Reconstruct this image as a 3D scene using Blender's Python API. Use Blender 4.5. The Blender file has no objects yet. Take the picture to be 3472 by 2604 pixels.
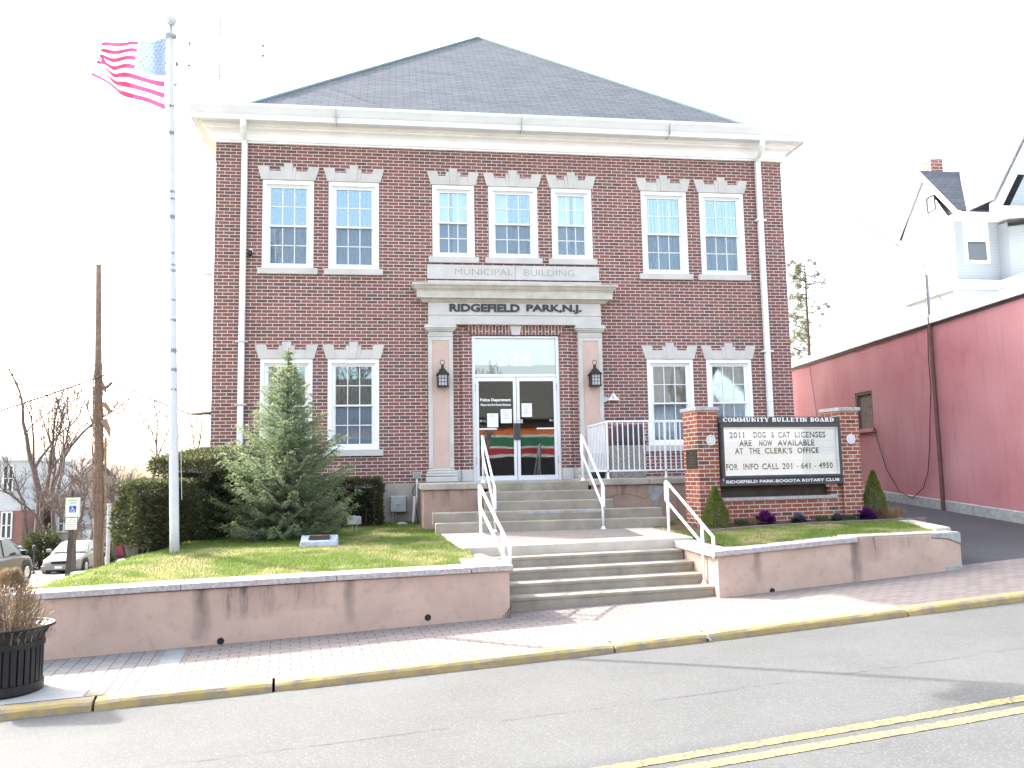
import bpy, bmesh, math, random
from math import sin, cos, pi, radians, sqrt, atan2
from mathutils import Vector, Matrix, noise

S = bpy.context.scene
COL = S.collection

# ------------------------------------------------------------------ camera
YAW, PITCH, ROLL = radians(8.0326), radians(6.1788), radians(-1.0805)
fwd = Vector((sin(YAW)*cos(PITCH), cos(YAW)*cos(PITCH), sin(PITCH)))
r0 = Vector((cos(YAW), -sin(YAW), 0)); u0 = r0.cross(fwd)
rgt = cos(ROLL)*r0 + sin(ROLL)*u0
upv = -sin(ROLL)*r0 + cos(ROLL)*u0
cam_d = bpy.data.cameras.new('camera')
cam = bpy.data.objects.new('camera', cam_d); COL.objects.link(cam)
cam.matrix_world = Matrix(((rgt.x, upv.x, -fwd.x, -2.4812), (rgt.y, upv.y, -fwd.y, -16.9309),
                           (rgt.z, upv.z, -fwd.z, -0.0789), (0, 0, 0, 1)))
cam_d.sensor_width = 36; cam_d.lens = 2779.79*36/3472
cam_d.clip_start = 0.05; cam_d.clip_end = 2000
S.camera = cam

# ------------------------------------------------------------------ sky and sun (low spring sun behind the building, to the left)
SUN_AZ, SUN_EL = radians(38), radians(36)
to_sun = Vector((-cos(SUN_AZ)*cos(SUN_EL), sin(SUN_AZ)*cos(SUN_EL), sin(SUN_EL)))
W = bpy.data.worlds.new('World'); S.world = W; W.use_nodes = True
wn = W.node_tree
sky = wn.nodes.new('ShaderNodeTexSky'); sky.sky_type = 'NISHITA'; sky.sun_disc = False
sky.sun_elevation = SUN_EL; sky.sun_rotation = atan2(to_sun.x, to_sun.y)
sky.air_density = 1.3; sky.dust_density = 5.0; sky.ozone_density = 1.0
bg = wn.nodes['Background']; bg.inputs[1].default_value = 0.15
hs = wn.nodes.new('ShaderNodeHueSaturation'); hs.inputs['Saturation'].default_value = .62   # thin spring haze
wn.links.new(sky.outputs[0], hs.inputs['Color']); wn.links.new(hs.outputs[0], bg.inputs[0])
sl = bpy.data.lights.new('sun', 'SUN'); sl.energy = 2.0; sl.angle = radians(0.5); sl.color = (1, .95, .88)
so = bpy.data.objects.new('sun', sl); COL.objects.link(so)
so.rotation_euler = to_sun.to_track_quat('Z', 'Y').to_euler()
S.view_settings.view_transform = 'Standard'; S.view_settings.look = 'None'
S.view_settings.gamma = 1; S.view_settings.use_curve_mapping = False
S.view_settings.exposure = 2.6
S.cycles.max_bounces = 8; S.cycles.transparent_max_bounces = 16
S.cycles.use_denoising = True

# ------------------------------------------------------------------ materials
class NT:
    def __init__(s, name):
        s.m = bpy.data.materials.new(name); s.m.use_nodes = True
        s.t = s.m.node_tree; s.b = s.t.nodes['Principled BSDF']; s.out = s.t.nodes['Material Output']
    def n(s, typ, **kw):
        x = s.t.nodes.new('ShaderNode'+typ)
        for k, v in kw.items():
            if k.startswith('i_'):
                x.inputs[k[2:].replace('_', ' ')].default_value = v
            else: setattr(x, k, v)
        return x
    def l(s, a, b): s.t.links.new(a, b)
    def uv(s, sx=1, sy=1, rot=0, off=(0, 0)):
        tc = s.n('TexCoord'); mp = s.n('Mapping')
        mp.inputs['Scale'].default_value = (sx, sy, 1); mp.inputs['Rotation'].default_value = (0, 0, rot)
        mp.inputs['Location'].default_value = (off[0], off[1], 0)
        s.l(tc.outputs['UV'], mp.inputs[0]); return mp.outputs[0]
    def obj(s, sc=(1, 1, 1)):
        tc = s.n('TexCoord'); mp = s.n('Mapping'); mp.inputs['Scale'].default_value = sc
        s.l(tc.outputs['Object'], mp.inputs[0]); return mp.outputs[0]
    def noise(s, vec, scale, detail=4, rough=.6):
        x = s.n('TexNoise'); x.inputs['Scale'].default_value = scale
        x.inputs['Detail'].default_value = detail; x.inputs['Roughness'].default_value = rough
        s.l(vec, x.inputs['Vector']); return x.outputs['Fac']
    def ramp(s, fac, stops):
        x = s.n('ValToRGB'); e = x.color_ramp.elements
        while len(e) < len(stops): e.new(.5)
        for k, (p, c) in enumerate(stops):
            e[k].position = p; e[k].color = (c[0], c[1], c[2], 1) if not isinstance(c, (int, float)) else (c, c, c, 1)
        s.l(fac, x.inputs[0]); return x.outputs[0]
    def mix(s, fac, a, b, mode='MIX'):
        x = s.n('Mix'); x.data_type = 'RGBA'; x.blend_type = mode
        for v, i in ((fac, 0), (a, 6), (b, 7)):
            if hasattr(v, 'links'): s.l(v, x.inputs[i])
            elif isinstance(v, (int, float)): x.inputs[i].default_value = v if i == 0 else (v, v, v, 1)
            else: x.inputs[i].default_value = (*v[:3], 1)
        return x.outputs[2]
    def math(s, op, a, b=0.0):
        x = s.n('Math'); x.operation = op
        for v, i in ((a, 0), (b, 1)):
            if hasattr(v, 'links'): s.l(v, x.inputs[i])
            else: x.inputs[i].default_value = v
        return x.outputs[0]
    def bump(s, h, strength=.3, dist=.01):
        x = s.n('Bump'); x.inputs['Strength'].default_value = strength; x.inputs['Distance'].default_value = dist
        s.l(h, x.inputs['Height']); s.l(x.outputs[0], s.b.inputs['Normal'])
    def set(s, col=None, rough=.6, metal=0, spec=.4):
        if col is not None:
            if hasattr(col, 'links'): s.l(col, s.b.inputs['Base Color'])
            else: s.b.inputs['Base Color'].default_value = (*col[:3], 1)
        if hasattr(rough, 'links'): s.l(rough, s.b.inputs['Roughness'])
        else: s.b.inputs['Roughness'].default_value = rough
        s.b.inputs['Metallic'].default_value = metal
        s.b.inputs['Specular IOR Level'].default_value = spec
        return s.m

def plain(name, col, rough=.6, metal=0, var=.12, scale=6, bump=0, bscale=60, spec=.4):
    """one colour with gentle mottling"""
    t = NT(name); o = t.obj()
    f = t.noise(o, scale, 5)
    c = t.mix(t.ramp(f, [(.3, 0), (.7, 1)]), [v*(1-var) for v in col], [min(1, v*(1+var)) for v in col])
    if bump: t.bump(t.noise(o, bscale, 3), bump, .01)
    return t.set(c, rough, metal, spec)

def brick(name, cols, mortar, bw=.221, bh=.0705, ms=.0075, white=0, bump=.5, off=(0, 0), rot=0, dirt=.15):
    t = NT(name); v = t.uv(1, 1, rot, off)
    wob = t.noise(v, 9, 2)
    b = t.n('TexBrick'); b.offset = .5; b.squash = 1
    b.inputs['Color1'].default_value = (0, 0, 0, 1); b.inputs['Color2'].default_value = (1, 1, 1, 1)
    b.inputs['Mortar'].default_value = (.5, .5, .5, 1)
    b.inputs['Scale'].default_value = 1; b.inputs['Mortar Size'].default_value = ms
    b.inputs['Mortar Smooth'].default_value = .25; b.inputs['Bias'].default_value = 0
    b.inputs['Brick Width'].default_value = bw; b.inputs['Row Height'].default_value = bh
    va = t.n('VectorMath'); va.operation = 'MULTIPLY_ADD'
    nz = t.n('TexNoise'); nz.inputs['Scale'].default_value = 14; t.l(v, nz.inputs['Vector'])
    t.l(nz.outputs['Color'], va.inputs[0]); va.inputs[1].default_value = (.005, .005, 0); t.l(v, va.inputs[2])
    t.l(va.outputs[0], b.inputs['Vector'])
    n = len(cols)
    col = t.ramp(b.outputs['Color'], [(i/(n-1), c) for i, c in enumerate(cols)])
    fine = t.noise(v, 90, 4)
    col = t.mix(t.ramp(fine, [(.3, 0), (.75, 1)]), col, t.mix(.35, col, (.02, .02, .02)))
    mc = t.mix(t.noise(v, 3, 4), [m*.8 for m in mortar], [m*1.15 for m in mortar])
    c = t.mix(b.outputs['Fac'], col, mc)
    big = t.noise(v, .55, 5)
    c = t.mix(t.ramp(big, [(.35, dirt), (.65, 0)]), c, (.06, .05, .05))
    if white:
        w = t.ramp(t.noise(v, 2.2, 5), [(.58, 0), (.72, white)])
        c = t.mix(w, c, (.55, .5, .5))
    h = t.math('SUBTRACT', 1.0, b.outputs['Fac'])
    h = t.math('ADD', h, t.math('MULTIPLY', fine, .25))
    t.bump(h, bump, .008)
    return t.set(c, .85, 0, .25)

def stucco(name, col, stain=(.09, .078, .075), amount=1.25, ztop=-1.2, runs=(), dscale=1.0):
    """rough painted render with dark runs that start under the coping"""
    t = NT(name); v = t.uv()
    o = t.uv(5.0*dscale, .55)
    st = t.ramp(t.noise(o, 1.4, 5, .7), [(.5, 0), (.68, 1)])
    sx = t.n('SeparateXYZ'); t.l(v, sx.inputs[0])
    wob = t.math('MULTIPLY', t.math('SUBTRACT', t.noise(v, 3.5, 4), .5), .16)
    uu = t.math('ADD', sx.outputs['X'], wob); f = None
    for (pos, wd, ln, k) in runs:
        g = t.math('MAXIMUM', t.math('SUBTRACT', 1.0, t.math('DIVIDE', t.math('ABSOLUTE', t.math('SUBTRACT', uu, pos)), wd)), 0.0)
        fa = t.n('MapRange'); fa.inputs['From Min'].default_value = ztop-ln; fa.inputs['From Max'].default_value = ztop-.04
        t.l(sx.outputs['Y'], fa.inputs['Value'])
        fo = t.math('POWER', fa.outputs[0], .55)
        g = t.math('MULTIPLY', t.math('MULTIPLY', t.math('POWER', g, .6), fo), k)
        g = t.math('MULTIPLY', g, t.math('ADD', st, .35)) if wd > .1 else t.math('MULTIPLY', g, t.math('ADD', t.math('MULTIPLY', st, .4), .65))
        f = g if f is None else t.math('MAXIMUM', f, g)
    f = t.math('MINIMUM', t.math('MULTIPLY', f, amount), .92)
    base = t.mix(t.ramp(t.noise(v, 2.2, 6), [(.3, 0), (.7, 1)]), [c*.88 for c in col], [min(1, c*1.08) for c in col])
    base = t.mix(t.ramp(t.noise(v, 7, 5), [(.55, 0), (.8, .3)]), base, stain)
    c = t.mix(f, base, stain)
    t.bump(t.noise(v, 120, 3), .25, .01)
    return t.set(c, .9, 0, .2)

def foliage(name, c1, c2, tip=None, trans=.25):
    t = NT(name); o = t.obj()
    rnd = t.n('TexWhiteNoise'); rnd.noise_dimensions = '3D'
    q = t.n('VectorMath'); q.operation = 'SNAP'; q.inputs[1].default_value = (.05, .05, .05)
    t.l(o, q.inputs[0]); t.l(q.outputs[0], rnd.inputs['Vector'])
    f = t.math('ADD', t.math('MULTIPLY', rnd.outputs['Value'], .5), t.math('MULTIPLY', t.noise(o, 4, 3), .5))
    c = t.mix(f, c1, c2)
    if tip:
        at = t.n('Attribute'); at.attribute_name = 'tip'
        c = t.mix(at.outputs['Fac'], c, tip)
    t.set(c, .55, 0, .35)
    tr = t.n('BsdfTranslucent'); t.l(c, tr.inputs[0])
    mx = t.n('MixShader'); mx.inputs[0].default_value = trans
    t.l(t.b.outputs[0], mx.inputs[1]); t.l(tr.outputs[0], mx.inputs[2]); t.l(mx.outputs[0], t.out.inputs[0])
    return t.m

def glass(name, tint=(1, 1, 1), refl=.10, k=2.2, gc=(.66, .88, 1)):
    t = NT(name)
    g = t.n('BsdfGlossy'); g.inputs['Roughness'].default_value = .015; g.inputs['Color'].default_value = (*gc, 1)
    tr = t.n('BsdfTransparent'); tr.inputs[0].default_value = (*tint, 1)
    fr = t.n('Fresnel'); fr.inputs[0].default_value = 1.5
    f = t.math('ADD', t.math('MULTIPLY', fr.outputs[0], k), refl)
    f = t.math('MINIMUM', f, 1.0)
    wob = t.noise(t.obj(), 1.3, 2)
    bp = t.n('Bump'); bp.inputs['Strength'].default_value = .04; bp.inputs['Distance'].default_value = .02
    t.l(wob, bp.inputs['Height']); t.l(bp.outputs[0], g.inputs['Normal'])
    mx = t.n('MixShader'); t.l(f, mx.inputs[0]); t.l(tr.outputs[0], mx.inputs[1]); t.l(g.outputs[0], mx.inputs[2])
    t.l(mx.outputs[0], t.out.inputs[0]); return t.m

def screen(name, alpha=.5, col=(.05, .055, .06)):
    t = NT(name); t.set(col, .8, 0, .1)
    tr = t.n('BsdfTransparent'); mx = t.n('MixShader'); mx.inputs[0].default_value = alpha
    t.l(tr.outputs[0], mx.inputs[1]); t.l(t.b.outputs[0], mx.inputs[2]); t.l(mx.outputs[0], t.out.inputs[0]); return t.m

def siding(name, col, pitch=.11, depth=.6):
    t = NT(name); v = t.uv()
    sx = t.n('SeparateXYZ'); t.l(v, sx.inputs[0])
    w = t.math('FRACT', t.math('DIVIDE', sx.outputs['Y'], pitch))
    t.bump(t.math('SUBTRACT', 1.0, w), depth, .02)
    c = t.mix(t.ramp(w, [(.0, .55), (.1, 0)]), col, [k*.35 for k in col])
    c = t.mix(t.ramp(t.noise(v, 1.5, 4), [(.35, 0), (.7, .12)]), c, (.3, .3, .3))
    return t.set(c, .6, 0, .3)

def shingles(name, cols, bw=.33, bh=.14):
    t = NT(name); v = t.uv()
    b = t.n('TexBrick'); b.offset = .5
    b.inputs['Color1'].default_value = (0, 0, 0, 1); b.inputs['Color2'].default_value = (1, 1, 1, 1); b.inputs['Mortar'].default_value = (0, 0, 0, 1)
    b.inputs['Scale'].default_value = 1; b.inputs['Mortar Size'].default_value = .007; b.inputs['Mortar Smooth'].default_value = .4
    b.inputs['Brick Width'].default_value = bw; b.inputs['Row Height'].default_value = bh
    t.l(v, b.inputs['Vector'])
    c = t.ramp(b.outputs['Color'], [(i/(len(cols)-1), k) for i, k in enumerate(cols)])
    c = t.mix(t.ramp(t.noise(t.uv(.5, 2.2), .9, 6), [(.35, 0), (.7, .55)]), c, [k*1.55 for k in cols[-1]])
    c = t.mix(t.ramp(t.noise(t.uv(1.2, 5), 1.7, 4), [(.5, 0), (.72, .5)]), c, [k*.55 for k in cols[0]])
    c = t.mix(t.noise(v, 160, 3), c, [k*.5 for k in cols[0]])
    c = t.mix(b.outputs['Fac'], c, (.02, .02, .022))
    sx = t.n('SeparateXYZ'); t.l(v, sx.inputs[0])
    w = t.math('FRACT', t.math('DIVIDE', sx.outputs['Y'], bh))
    t.bump(t.math('ADD', t.math('SUBTRACT', 1.0, w), t.math('MULTIPLY', t.noise(v, 200, 2), .3)), .5, .012)
    return t.set(c, .9, 0, .25)

BR = [(.13, .088, .082), (.19, .095, .082), (.26, .105, .088), (.22, .098, .084), (.28, .125, .105), (.155, .105, .095)]
M = {}
M['brick'] = brick('facade_brick', BR, (.68, .55, .52))
M['brick_soldier'] = brick('soldier_brick', BR, (.68, .55, .52), bw=.24, rot=pi/2)
M['pier_brick'] = brick('pier_brick', [(.1, .06, .05), (.3, .09, .055), (.36, .11, .06), (.26, .085, .055), (.34, .12, .075)], (.62, .55, .5), bw=.205, bh=.0675, ms=.0065, white=.55)
M['chimney_brick'] = brick('chimney_brick', BR, (.6, .5, .48), bw=.4, bh=.13, ms=.012)
M['house_brick'] = brick('house_brick', [(.25, .09, .06), (.36, .13, .08), (.3, .1, .07)], (.5, .42, .38))
M['lime'] = plain('limestone', (.52, .50, .48), .85, var=.1, scale=3, bump=.15)
M['lime_warm'] = plain('weathered_limestone', (.50, .47, .42), .85, var=.16, scale=4, bump=.15)
M['groove'] = plain('cut_letter', (.30, .28, .26), .9)
M['found'] = plain('foundation_concrete', (.34, .31, .27), .9, var=.25, scale=2.5, bump=.3)
M['stucco_pilaster'] = plain('pale_pink_stucco', (.54, .40, .34), .9, var=.06, scale=5, bump=.2, bscale=150)
RUNS = [(-4.62, .10, .62, 1.0), (-4.2, .42, .40, 1.0), (-3.6, .34, .34, .8), (-3.05, .08, .52, .8), (-2.5, .4, .2, .3), (-5.6, .55, .45, .35), (-6.5, .4, .5, .3), (-1.8, .3, .15, .25),
        (2.22, .07, .5, .75), (3.74, .10, .6, 1.0), (4.05, .3, .3, .7), (4.6, .4, .15, .3), (2.9, .5, .12, .2), (1.8, .2, .3, .2)]
M['stucco'] = stucco('pink_stucco', (.48, .35, .292), ztop=-1.22, runs=RUNS)
M['stucco_right'] = stucco('pink_stucco_right', (.48, .355, .295), ztop=-1.10, runs=RUNS)
M['stucco_porch'] = stucco('porch_stucco', (.42, .29, .235), amount=1.0, ztop=-.33, runs=[(-1.6, .9, .35, .6), (1.6, .9, .3, .8), (3.2, 1.2, .6, 1.0)])
M['patch'] = plain('cement_patch', (.31, .32, .325), .9, var=.25, scale=9)
M['granite'] = plain('rough_granite', (.38, .35, .355), .9, var=.3, scale=25, bump=.8, bscale=40)
M['conc'] = plain('step_concrete', (.27, .242, .20), .9, var=.22, scale=3, bump=.25, bscale=90)
M['conc_pale'] = plain('pale_concrete', (.48, .44, .38), .9, var=.15, scale=3, bump=.2, bscale=90)
M['walkconc'] = plain('walk_concrete', (.33, .32, .31), .9, var=.15, scale=2, bump=.2)
M['slab'] = plain('porch_slab', (.36, .325, .28), .9, var=.25, scale=3, bump=.25)
M['white'] = plain('white_paint', (.78, .79, .80), .45, var=.04, scale=3)
M['vinyl'] = plain('white_vinyl', (.8, .81, .82), .35, var=.02)
M['trim'] = plain('painted_trim', (.84, .835, .835), .55, var=.06, scale=2)
M['gutter'] = plain('aluminium_gutter', (.74, .76, .78), .4, var=.06, scale=2)
M['pipe'] = plain('pipe_paint', (.74, .76, .79), .4, var=.06, scale=8)
M['alu'] = plain('aluminium_frame', (.72, .74, .77), .35, metal=.3, var=.03)
M['galv'] = plain('galvanised_steel', (.42, .44, .46), .45, metal=.4, var=.15, scale=10)
M['black'] = plain('black_metal', (.012, .012, .014), .45, var=.2)
M['dark'] = plain('dark_bronze', (.05, .046, .05), .5, var=.2)
M['bronze'] = plain('bronze_plaque', (.05, .04, .035), .4, metal=.5, var=.2, scale=20)
M['letter'] = plain('charcoal_letter', (.03, .032, .04), .5)
M['white_letter'] = plain('white_letter', (.82, .82, .82), .5, var=.01)
M['paper'] = plain('paper', (.8, .8, .78), .8, var=.03)
M['ink'] = plain('ink', (.03, .03, .035), .8)
M['grey_ink'] = plain('grey_ink', (.35, .35, .36), .8)
M['glass'] = glass('window_glass', refl=.11, k=2)
M['door_glass'] = glass('door_glass', (.5, .52, .52), refl=.10, k=2, gc=(.85, .93, 1))
M['transom_glass'] = glass('transom_glass', refl=.08, k=2, gc=(.9, .97, 1))
M['screen'] = screen('insect_screen', .32, (.24, .30, .38))
M['blind'] = plain('blind_vane', (.62, .62, .6), .7, var=.06)
M['curtain'] = plain('beige_curtain', (.42, .36, .29), .8, var=.12)
M['shade'] = plain('roller_shade', (.60, .62, .61), .8, var=.03)
M['room'] = plain('room_wall', (.10, .085, .07), .9)
M['roof'] = shingles('roof_shingles', [(.105, .118, .14), (.15, .165, .19), (.185, .2, .225), (.125, .14, .162)])
M['roof2'] = shingles('slate_shingles', [(.075, .085, .115), (.10, .115, .15), (.13, .145, .18)], bw=.3, bh=.15)
M['copper'] = plain('verdigris_ridge', (.16, .25, .24), .7)
M['siding_blue'] = siding('pale_blue_siding', (.40, .44, .47), depth=.9)
M['siding_grey'] = siding('grey_siding', (.56, .58, .59), pitch=.2)
M['siding_house'] = siding('house_siding', (.40, .36, .32), pitch=.2)
M['red_wall'] = None
M['lantern_glass'] = plain('lantern_glass', (.5, .48, .52), .25, var=.1)
M['bark'] = plain('bark', (.11, .085, .07), .95, var=.4, scale=14, bump=.8, bscale=30)
M['twig'] = plain('twig_bark', (.13, .095, .085), .9, var=.3)
M['pole_wood'] = plain('pole_wood', (.17, .125, .10), .9, var=.25, scale=5, bump=.4, bscale=30)
M['vine'] = plain('dry_vine', (.24, .17, .13), .95, var=.35, scale=12)
M['spruce'] = foliage('spruce_needles', (.11, .17, .10), (.20, .26, .14), (.42, .43, .17), .5)
M['hedge'] = foliage('yew_leaves', (.03, .045, .018), (.085, .095, .035), (.17, .15, .045), .3)
M['arbor'] = foliage('dwarf_conifer_leaves', (.11, .15, .04), (.24, .27, .075), None, .4)
M['pine'] = foliage('pine_tufts', (.08, .085, .035), (.17, .15, .06), None, .35)
M['dryshrub'] = foliage('dry_cedar', (.16, .115, .075), (.33, .24, .15), None, .3)
M['grass'] = foliage('grass_blades', (.11, .185, .035), (.215, .285, .065), (.42, .39, .18), .4)
M['kale'] = foliage('purple_leaves', (.06, .012, .085), (.16, .03, .20), None, .3)
M['kale2'] = foliage('lilac_leaves', (.13, .10, .20), (.32, .28, .40), None, .3)
M['green'] = foliage('green_leaves', (.03, .06, .02), (.07, .11, .035), None, .3)
M['dryleaf'] = foliage('dry_leaves', (.14, .09, .05), (.3, .2, .12), None, .2)
M['cable'] = plain('cable', (.02, .02, .02), .7)
M['mast'] = plain('mast_steel', (.22, .21, .24), .5, metal=.3)
M['orange'] = plain('orange_band', (.42, .10, .02), .5); M['greenb'] = plain('green_band', (.02, .10, .05), .5)
M['redb'] = plain('red_band', (.26, .02, .02), .5)
M['rubber'] = plain('tyre_rubber', (.018, .018, .02), .8); M['rim'] = plain('alloy_rim', (.5, .5, .52), .3, metal=.7)
M['lamp'] = plain('lamp_lens', (.7, .7, .72), .15); M['taillamp'] = plain('tail_lamp', (.35, .02, .02), .2)
M['carglass'] = glass('car_glass', (.12, .13, .14), refl=.16, k=3)
M['blue_sign'] = plain('blue_sign', (.01, .08, .42), .4); M['sign_green'] = plain('green_ink', (.02, .25, .12), .5)
M['wood'] = plain('weathered_board', (.16, .13, .11), .9, var=.35, scale=12)
M['aggregate'] = None
def cloth(name, col):
    t = NT(name); o = t.obj(); t.set(t.mix(t.noise(o, 3, 3), [c*.9 for c in col], col), .8, 0, .2)
    tr = t.n('BsdfTranslucent'); tr.inputs[0].default_value = (*col, 1); mx = t.n('MixShader'); mx.inputs[0].default_value = .5
    t.l(t.b.outputs[0], mx.inputs[1]); t.l(tr.outputs[0], mx.inputs[2]); t.l(mx.outputs[0], t.out.inputs[0]); return t.m
M['flag_red'] = cloth('flag_red', (.66, .06, .16)); M['flag_white'] = cloth('flag_white', (.82, .82, .82)); M['flag_blue'] = cloth('flag_blue', (.19, .26, .38))
M['roof_pale'] = shingles('sun_glare_shingles', [(.45, .46, .48), (.52, .53, .55), (.58, .58, .6)], bw=.3, bh=.15)  # pale tone paints the glare of the sunlit slope into the shingles
M['rust'] = plain('rusty_pipe', (.13, .06, .055), .7, var=.25)
M['mulch'] = plain('mulch', (.10, .06, .045), .95, var=.5, scale=40, bump=1, bscale=60)

def _aggr():
    t = NT('exposed_aggregate'); o = t.obj()
    v = t.n('TexVoronoi'); v.inputs['Scale'].default_value = 70; t.l(o, v.inputs['Vector'])
    c = t.ramp(v.outputs['Color'], [(0, (.12, .11, .10)), (.5, (.26, .24, .22)), (1, (.42, .4, .37))])
    t.bump(v.outputs['Distance'], .6, .01); return t.set(c, .85)
M['aggregate'] = _aggr()

def _redwall():
    t = NT('maroon_stucco'); o = t.obj()
    f1 = t.ramp(t.noise(o, .55, 5), [(.32, 0), (.7, 1)]); f2 = t.ramp(t.noise(o, 2.2, 6), [(.3, 0), (.75, 1)])
    c = t.mix(f1, (.37, .14, .155), (.50, .28, .295)); c = t.mix(t.math('MULTIPLY', f2, .7), c, (.40, .17, .19))
    drip = t.ramp(t.noise(t.obj((3, 3, .35)), 2, 4), [(.55, 0), (.75, .35)])
    c = t.mix(drip, c, (.27, .095, .105))
    t.bump(t.noise(o, 70, 3), .2, .01); return t.set(c, .9, 0, .2)
M['red_wall'] = _redwall()

def _asphalt(name, base, spot, crack=True):
    t = NT(name); v = t.uv()
    c = t.mix(t.ramp(t.noise(v, .8, 5), [(.3, 0), (.7, 1)]), [b*.85 for b in base], [b*1.12 for b in base])
    lane = t.ramp(t.noise(t.uv(.10, 2.2), 1.2, 4), [(.4, 0), (.75, .08)])
    c = t.mix(lane, c, [b*.8 for b in base])
    sp = t.n('TexVoronoi'); sp.inputs['Scale'].default_value = 95; t.l(v, sp.inputs['Vector'])
    c = t.mix(t.ramp(sp.outputs['Color'], [(.6, 0), (.97, .6)]), c, spot)
    c = t.mix(t.ramp(t.noise(v, 160, 2), [(.35, .6), (.6, 0)]), c, [b*.45 for b in base])
    if crack:
        vo = t.n('TexVoronoi'); vo.feature = 'DISTANCE_TO_EDGE'; vo.inputs['Scale'].default_value = .55
        nz = t.n('TexNoise'); nz.inputs['Scale'].default_value = 3; t.l(v, nz.inputs['Vector'])
        va = t.n('VectorMath'); va.operation = 'MULTIPLY_ADD'; t.l(nz.outputs['Color'], va.inputs[0]); va.inputs[1].default_value = (.35, .35, 0); t.l(v, va.inputs[2])
        t.l(va.outputs[0], vo.inputs['Vector'])
        k = t.ramp(vo.outputs['Distance'], [(.0, .7), (.006, 0)])
        gate = t.ramp(t.noise(v, .35, 3), [(.55, 0), (.62, 1)])
        c = t.mix(t.math('MULTIPLY', k, gate), c, (.03, .03, .03))
    t.bump(t.noise(v, 130, 3), .5, .008)
    return t.set(c, .85, 0, .25)
M['asphalt'] = _asphalt('road_asphalt', (.102, .105, .106), (.195, .197, .196))
M['asphalt_dark'] = _asphalt('driveway_asphalt', (.07, .07, .075), (.15, .15, .15), False)

def _pavers():
    t = NT('brick_pavers'); v = t.uv()
    def lay(rot, bw, bh, cols):
        mp = t.n('Mapping'); mp.inputs['Rotation'].default_value = (0, 0, rot); t.l(v, mp.inputs[0])
        b = t.n('TexBrick'); b.offset = .5
        b.inputs['Color1'].default_value = (0, 0, 0, 1); b.inputs['Color2'].default_value = (1, 1, 1, 1); b.inputs['Mortar'].default_value = (0, 0, 0, 1)
        b.inputs['Scale'].default_value = 1; b.inputs['Mortar Size'].default_value = .005; b.inputs['Mortar Smooth'].default_value = .3
        b.inputs['Brick Width'].default_value = bw; b.inputs['Row Height'].default_value = bh; t.l(mp.outputs[0], b.inputs['Vector'])
        c = t.ramp(b.outputs['Color'], [(0, cols[0]), (.5, cols[1]), (1, cols[2])])
        return t.mix(b.outputs['Fac'], c, [k*.3 for k in cols[0]]), b.outputs['Fac']
    a, fa = lay(pi/2, .24, .12, [(.18, .178, .178), (.23, .225, .22), (.205, .195, .19)])
    p, fp = lay(0, .2, .1, [(.19, .165, .155), (.245, .21, .195), (.22, .19, .178)])
    sx = t.n('SeparateXYZ'); t.l(v, sx.inputs[0])
    g = t.math('GREATER_THAN', sx.outputs['X'], -4.85)
    c = t.mix(g, a, p)
    c = t.mix(t.ramp(t.noise(v, 1.6, 5), [(.35, .25), (.65, 0)]), c, (.2, .18, .17))
    t.bump(t.math('SUBTRACT', 1.0, t.mix(g, fa, fp)), .4, .006)
    return t.set(c, .88, 0, .2)
M['pavers'] = _pavers()

def _worn(name, paint, under, thr=.5, soft=.12, scale=7, spec=.3, crack=0):
    t = NT(name); v = t.uv()
    f = t.ramp(t.noise(v, scale, 6, .7), [(thr, 0), (thr+soft, 1)])
    pc = t.mix(t.ramp(t.noise(v, 2.5, 4), [(.35, .0), (.7, .4)]), paint, [p*.6 for p in paint])
    if crack:
        vo = t.n('TexVoronoi'); vo.feature = 'DISTANCE_TO_EDGE'; vo.inputs['Scale'].default_value = crack
        t.l(v, vo.inputs['Vector'])
        f = t.math('MAXIMUM', f, t.ramp(vo.outputs['Distance'], [(.04, .85), (.09, 0)]))
    t.bump(t.noise(v, 60, 3), .4, .01)
    return t.set(t.mix(f, pc, under), .8, 0, spec)
M['kerb'] = _worn('yellow_kerb', (.42, .315, .13), (.27, .23, .17), .46, .14, 7)
M['line'] = _worn('yellow_line', (.44, .315, .10), (.095, .094, .09), .50, .09, 20, crack=7)

def _soil():
    t = NT('lawn_soil'); o = t.obj()
    c = t.mix(t.ramp(t.noise(o, 1.3, 5), [(.35, 0), (.65, 1)]), (.10, .135, .035), (.16, .15, .06))
    c = t.mix(t.ramp(t.noise(o, 40, 4), [(.4, 0), (.7, .8)]), c, (.05, .06, .02))
    t.bump(t.noise(o, 50, 4), .8, .03); return t.set(c, .95, 0, .1)
M['soil'] = _soil()
def _terrain():
    t = NT('ground'); o = t.obj()
    c = t.mix(t.ramp(t.noise(o, .25, 5), [(.35, 0), (.65, 1)]), (.10, .12, .05), (.16, .14, .09))
    return t.set(c, .95, 0, .1)
M['terrain'] = _terrain()

M['roof_tan'] = shingles('brown_shingles', [(.16, .13, .12), (.20, .165, .15), (.24, .2, .18)], bw=.3, bh=.15)
M['pole_white'] = plain('flagpole_paint', (.55, .56, .59), .5, var=.05)

M['panel_white'] = plain('letter_panel_white', (.86, .86, .85), .5, var=.02)

_t = NT('dark_car_glass'); _t.set((.05, .06, .072), .06, 0, .9); M['carglass2'] = _t.m
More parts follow.
